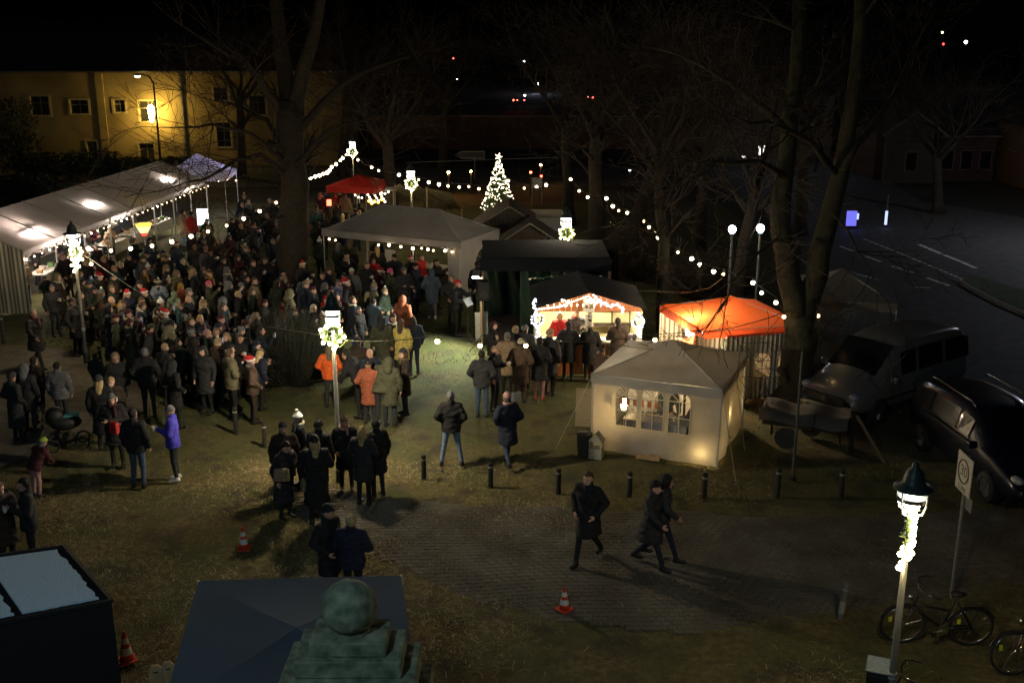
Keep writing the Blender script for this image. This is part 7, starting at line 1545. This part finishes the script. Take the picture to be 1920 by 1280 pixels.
# queue by the stage and stall
P(924, 603, 100, 'black', 'jacket', 'peaked cap', 'maroon', 'pockets', 'black', 1.78)
P(951, 624, 170, 'tan', 'coat', 'short hair', 'grey', 'pockets', 'black', 1.7)
P(928, 650, 60, 'navy', 'jacket', 'short hair', 'tan', 'cup', 'black', 1.7)
P(966, 613, 150, 'black', 'coat', 'beanie', 'tan', 'pockets', 'black', 1.7)
P(984, 611, 160, 'charcoal', 'coat', 'beanie', 'grey', 'stand', 'black', 1.76)
P(976, 637, 172, 'brown', 'coat', 'beanie', 'cream', 'pockets', 'brown', 1.72)
P(1012, 633, 165, 'black', 'coat', 'short hair', 'dark', 'pockets', 'dusty pink', 1.7, shoe='red')
P(1031, 619, 150, 'charcoal', 'coat', 'beanie', 'tan', 'cup', 'black', 1.82)
P(903, 658, 175, 'charcoal', 'jacket', 'short hair', 'dark', 'pockets', 'jeans', 1.74)
P(928, 625, 80, 'dark brown', 'jacket', 'short hair', 'brown', 'cup', 'black', 1.5)
P(1066, 603, 178, 'black', 'coat', 'short hair', 'dark', 'pockets', 'black', 1.7)
P(1107, 606, 182, 'black', 'coat', 'bobble hat', 'cream', 'cup', 'black', 1.68, trim='dark')
P(1159, 597, 185, 'dark brown', 'coat', 'short hair', 'dark', 'cup', 'black', 1.76)
P(1128, 655, 170, 'brown', 'jacket', 'short hair', 'dark', 'lean', 'charcoal', 1.3)
P(1052, 588, 10, 'red', 'jacket', 'long hair', 'blond', 'look', 'black', 1.66, xy=(1.38, 29.75), scarf='dusty pink', label='vendor in red jacket looking down behind the lit stall counter')
P(1083, 590, 5, 'charcoal', 'jacket', 'short hair', 'grey', 'look', 'black', 1.74, xy=(1.86, 29.8), scarf='red', label='vendor in charcoal jacket and red scarf behind the lit stall counter')
# inside gazebo and orange pavilion
def atw(fn, x, y): p_ = fn(x, y); return (p_[0], p_[1])
P(1265, 790, 200, 'navy', 'jacket', 'hood', 'maroon', 'sit', 'black', 1.7, xy=atw(ntw, .85, -.55), label='seated person in navy jacket and maroon hood behind the right arched window')
P(1210, 780, 20, 'slate blue', 'jacket', 'short hair', 'brown', 'sit', 'black', 1.7, xy=atw(ntw, -.2, .35), label='seated person in slate blue jacket at the back of the gazebo')
for k, (x, y, rz) in enumerate(((.85, -.55, 200), (-.2, .35, 20))):
    p_ = ntw(x, y); t_ = thing('camping_stool', ['camping stool under the person in maroon hood', 'camping stool at the back of the gazebo'][k], 'stool', p_); MB().box((0, 0, .42), (.38, .38, .04)).build('seat', m_hut, t_)
    for a in (-.15, .15):
        for b_ in (-.15, .15): MB().cyl((a, b_, 0), (a * .9, b_ * .9, .41), .012, n=6).build('leg', m_pole, t_)
P(1345, 640, -60, 'dark green', 'jacket', 'short hair', 'dark', 'pockets', 'black', 1.74, xy=(oc[0] - .2, oc[1] - 1.0))
P(1290, 650, -90, 'rust', 'jacket', 'short hair', 'brown', 'cup', 'black', 1.7, xy=(oc[0] - 1.0, oc[1] + .2))
# the marquee: helpers and guests
P(358, 398, 150, 'red', 'jacket', 'beanie', 'dark brown', 'stand', 'jeans', 1.76)
P(342, 394, 140, 'tan', 'coat', 'short hair', 'dark', 'stand', 'light jeans', 1.76)
P(205, 424, 60, 'tan', 'jacket', 'bobble hat', 'cream', 'cup', 'black', 1.6)
for i, (f, dx, yw) in enumerate(((.24, -1.9, 80), (.33, -1.8, 90), (.42, -1.9, 90), (.5, -1.8, 100), (.57, -1.9, 80), (.66, -1.8, 90), (.74, -1.9, 90), (.1, -1.2, 60), (.05, -.6, 20), (.14, -1.6, 110))):
    e = ev(f); P(*pix((e.x + dx, e.y, 1.7)), yw, ['charcoal', 'black', 'navy', 'maroon', 'dark green', 'slate blue', 'grey', 'brown', 'tan', 'olive'][i], 'jacket', ['short hair', 'beanie', 'bun', 'peaked cap', 'short hair', 'ponytail', 'beanie', 'beanie', 'long hair', 'hood'][i], ['brown', 'cream', 'dark', 'maroon', 'grey', 'blond', 'red', 'white', 'blond', 'olive'][i], ['look', 'cup', 'lean', 'pockets', 'cup', 'look', 'cup', 'cup', 'cup', 'stand'][i], 'black', rnd.uniform(1.62, 1.8), xy=(e.x + dx, e.y), group='helpers in the marquee')
# filling the crowd, individual by individual
main_poly = [(70, 478), (150, 455), (230, 450), (330, 430), (420, 395), (445, 365), (515, 360), (530, 440), (600, 470), (640, 490), (760, 490), (745, 560), (700, 560), (640, 560), (600, 600), (500, 610), (480, 640), (330, 640), (320, 600), (220, 560), (150, 520), (80, 540)]
back_poly = [(590, 350), (640, 345), (680, 372), (690, 385), (600, 425), (575, 420)]
RC = (['black'] * 7 + ['charcoal'] * 5 + ['navy'] * 4 + ['dark brown'] * 4 + ['dark green'] * 3 + ['maroon', 'olive', 'grey', 'slate blue', 'brown', 'khaki', 'tan', 'teal'])
RH = [('short hair', 'brown'), ('short hair', 'dark'), ('short hair', 'grey'), ('short hair', 'blond'), ('long hair', 'blond'), ('long hair', 'brown'), ('long hair', 'dark'), ('beanie', 'black'), ('beanie', 'grey'), ('beanie', 'cream'), ('beanie', 'charcoal'), ('beanie', 'maroon'), ('beanie', 'olive'), ('bobble hat', 'white'), ('bobble hat', 'tan'), ('bobble hat', 'grey'), ('peaked cap', 'charcoal'), ('peaked cap', 'brown'), ('hood', 'black'), ('hood', 'grey'), ('hood', 'khaki'), ('ponytail', 'brown'), ('bun', 'grey'), ('none', 'grey'), ('beanie', 'navy'), ('beanie', 'dusty pink'), ('santa hat', 'red')]
def fillin(poly, n, dmin, target=ST, gp_='crowd on the green'):
    xs = [p_[0] for p_ in poly]; ys = [p_[1] for p_ in poly]; k = 0; tries = 0
    while k < n and tries < n * 200:
        tries += 1; px, py = rnd.uniform(min(xs), max(xs)), rnd.uniform(min(ys), max(ys))
        if not inpoly(px, py, poly): continue
        h = rnd.choice([1.6, 1.66, 1.7, 1.74, 1.78, 1.82]) if rnd.random() > .07 else rnd.uniform(1.1, 1.35)
        g_ = G(px, py, h)
        if any((g_.x - a) ** 2 + (g_.y - b_) ** 2 < dmin ** 2 for a, b_ in people): continue
        if (g_.x - b0.x) ** 2 + (g_.y - b0.y) ** 2 < 1.0: continue
        e = (g_.y - yA) / (yB - yA)
        if 0 <= e <= 1 and g_.x < ev(e).x + .1 and g_.x > ev(e).x - 1.4: continue
        hd, hc = rnd.choice(RH)
        r_ = person(px, py, 0, rnd.choice(RC), rnd.choice(['jacket', 'coat', 'coat', 'puffer', 'long coat']), hd, hc, rnd.choice(['stand', 'pockets', 'pockets', 'cup', 'cup', 'folded', 'phone', 'look', 'wide']), rnd.choice(['black', 'charcoal', 'jeans', 'navy', 'dark brown']), h, scarf=rnd.choice([None, None, None, 'maroon', 'grey', 'cream', 'mustard', 'teal', 'dark green']), face=target, fill=True, group=gp_)
        if r_: k += 1
    print('filled', k)
def bag(px, py, z, cc, lab, w_=.32, y=None):
    q = GY(px, py, y) if y else G(px, py, z); z = q.z if y else z; t_ = thing('handbag', lab, 'bag', (q.x, q.y, z - .15), rnd.uniform(-.5, .5)); MB().box((0, 0, .13), (w_, .12, .26), taper=.88).build('pouch', cl(cc), t_, bevel=.03); MB().tube([(-w_ * .4, 0, .25), (-w_ * .3, 0, .42), (w_ * .3, 0, .42), (w_ * .4, 0, .25)], .012, 5).build('strap', cl('dark brown'), t_)
bag(528, 888, .85, 'tan', 'beige shoulder bag hanging on the woman at the left of the dark group', y=19.2); bag(575, 905, .35, 'khaki', 'pale green carrier bag at the feet of the dark group', .26, y=19.3); bag(214, 800, 1.0, 'red', 'red knitted bag held by the person in grey beanie at left', .22, y=21.8)
bag(968, 742, .8, 'grey', 'grey bag carried in the queue before the lit stall', .26); bag(760, 715, .9, 'charcoal', 'charcoal bag held beside the olive coats', .3)
fillin(main_poly, 112, .55); fillin([(150, 520), (250, 560), (330, 590), (480, 590), (490, 640), (470, 680), (400, 640), (300, 620), (200, 590)], 24, .5); fillin(back_poly, 16, .7, (-8, 60), 'crowd behind the pavilion')
# cups, phones and papers held in hands: things of their own
phone_me = MB().box((0, 0, 0), (.075, .01, .15)).mesh('phone', m_blk); phs = MB().box((0, .0065, 0), (.066, .003, .135)).mesh('screen', emit('phone screen', (.6, .8, 1), 1.8))
def held(t_, what, k):
    pz = k; p = POSES[pz]; wr = Vector(up(p, p['arms'][3])); M = t_.matrix_basis.copy(); w_ = M @ (wr + Vector((0, -.09, .03)))
    if what == 'cup': return tag(link('paper_cup', cupm, None, w_ - Vector((0, 0, .05))), 'white paper cup held by ' + ' '.join(t_['label'].split()[:11]).rstrip(','), 'cup', 'cups held in the crowd')
    o = thing('phone', 'lit phone held up by ' + ' '.join(t_['label'].split()[:11]).rstrip(','), 'phone', w_, t_.rotation_euler.z, 'phones held in the crowd'); link('case', phone_me, o); link('screen', phs, o)
    return o
hl = [o for o in C.objects if o.name.split('.')[0] == 'person' and o.parent is None]
nc_ = 0
for o in hl:
    me = next((c_.data for c_ in o.children if c_.name.startswith('body')), None)
    pz = next((k for k, v in PM.items() if v[0] == me), None)
    if pz == 'cup' and nc_ < 34: held(o, 'cup', 'cup'); nc_ += 1
    if pz == 'phone' and rnd.random() < .6: held(o, 'phone', 'phone')
print('people', len(hl), 'objects', len(C.objects))
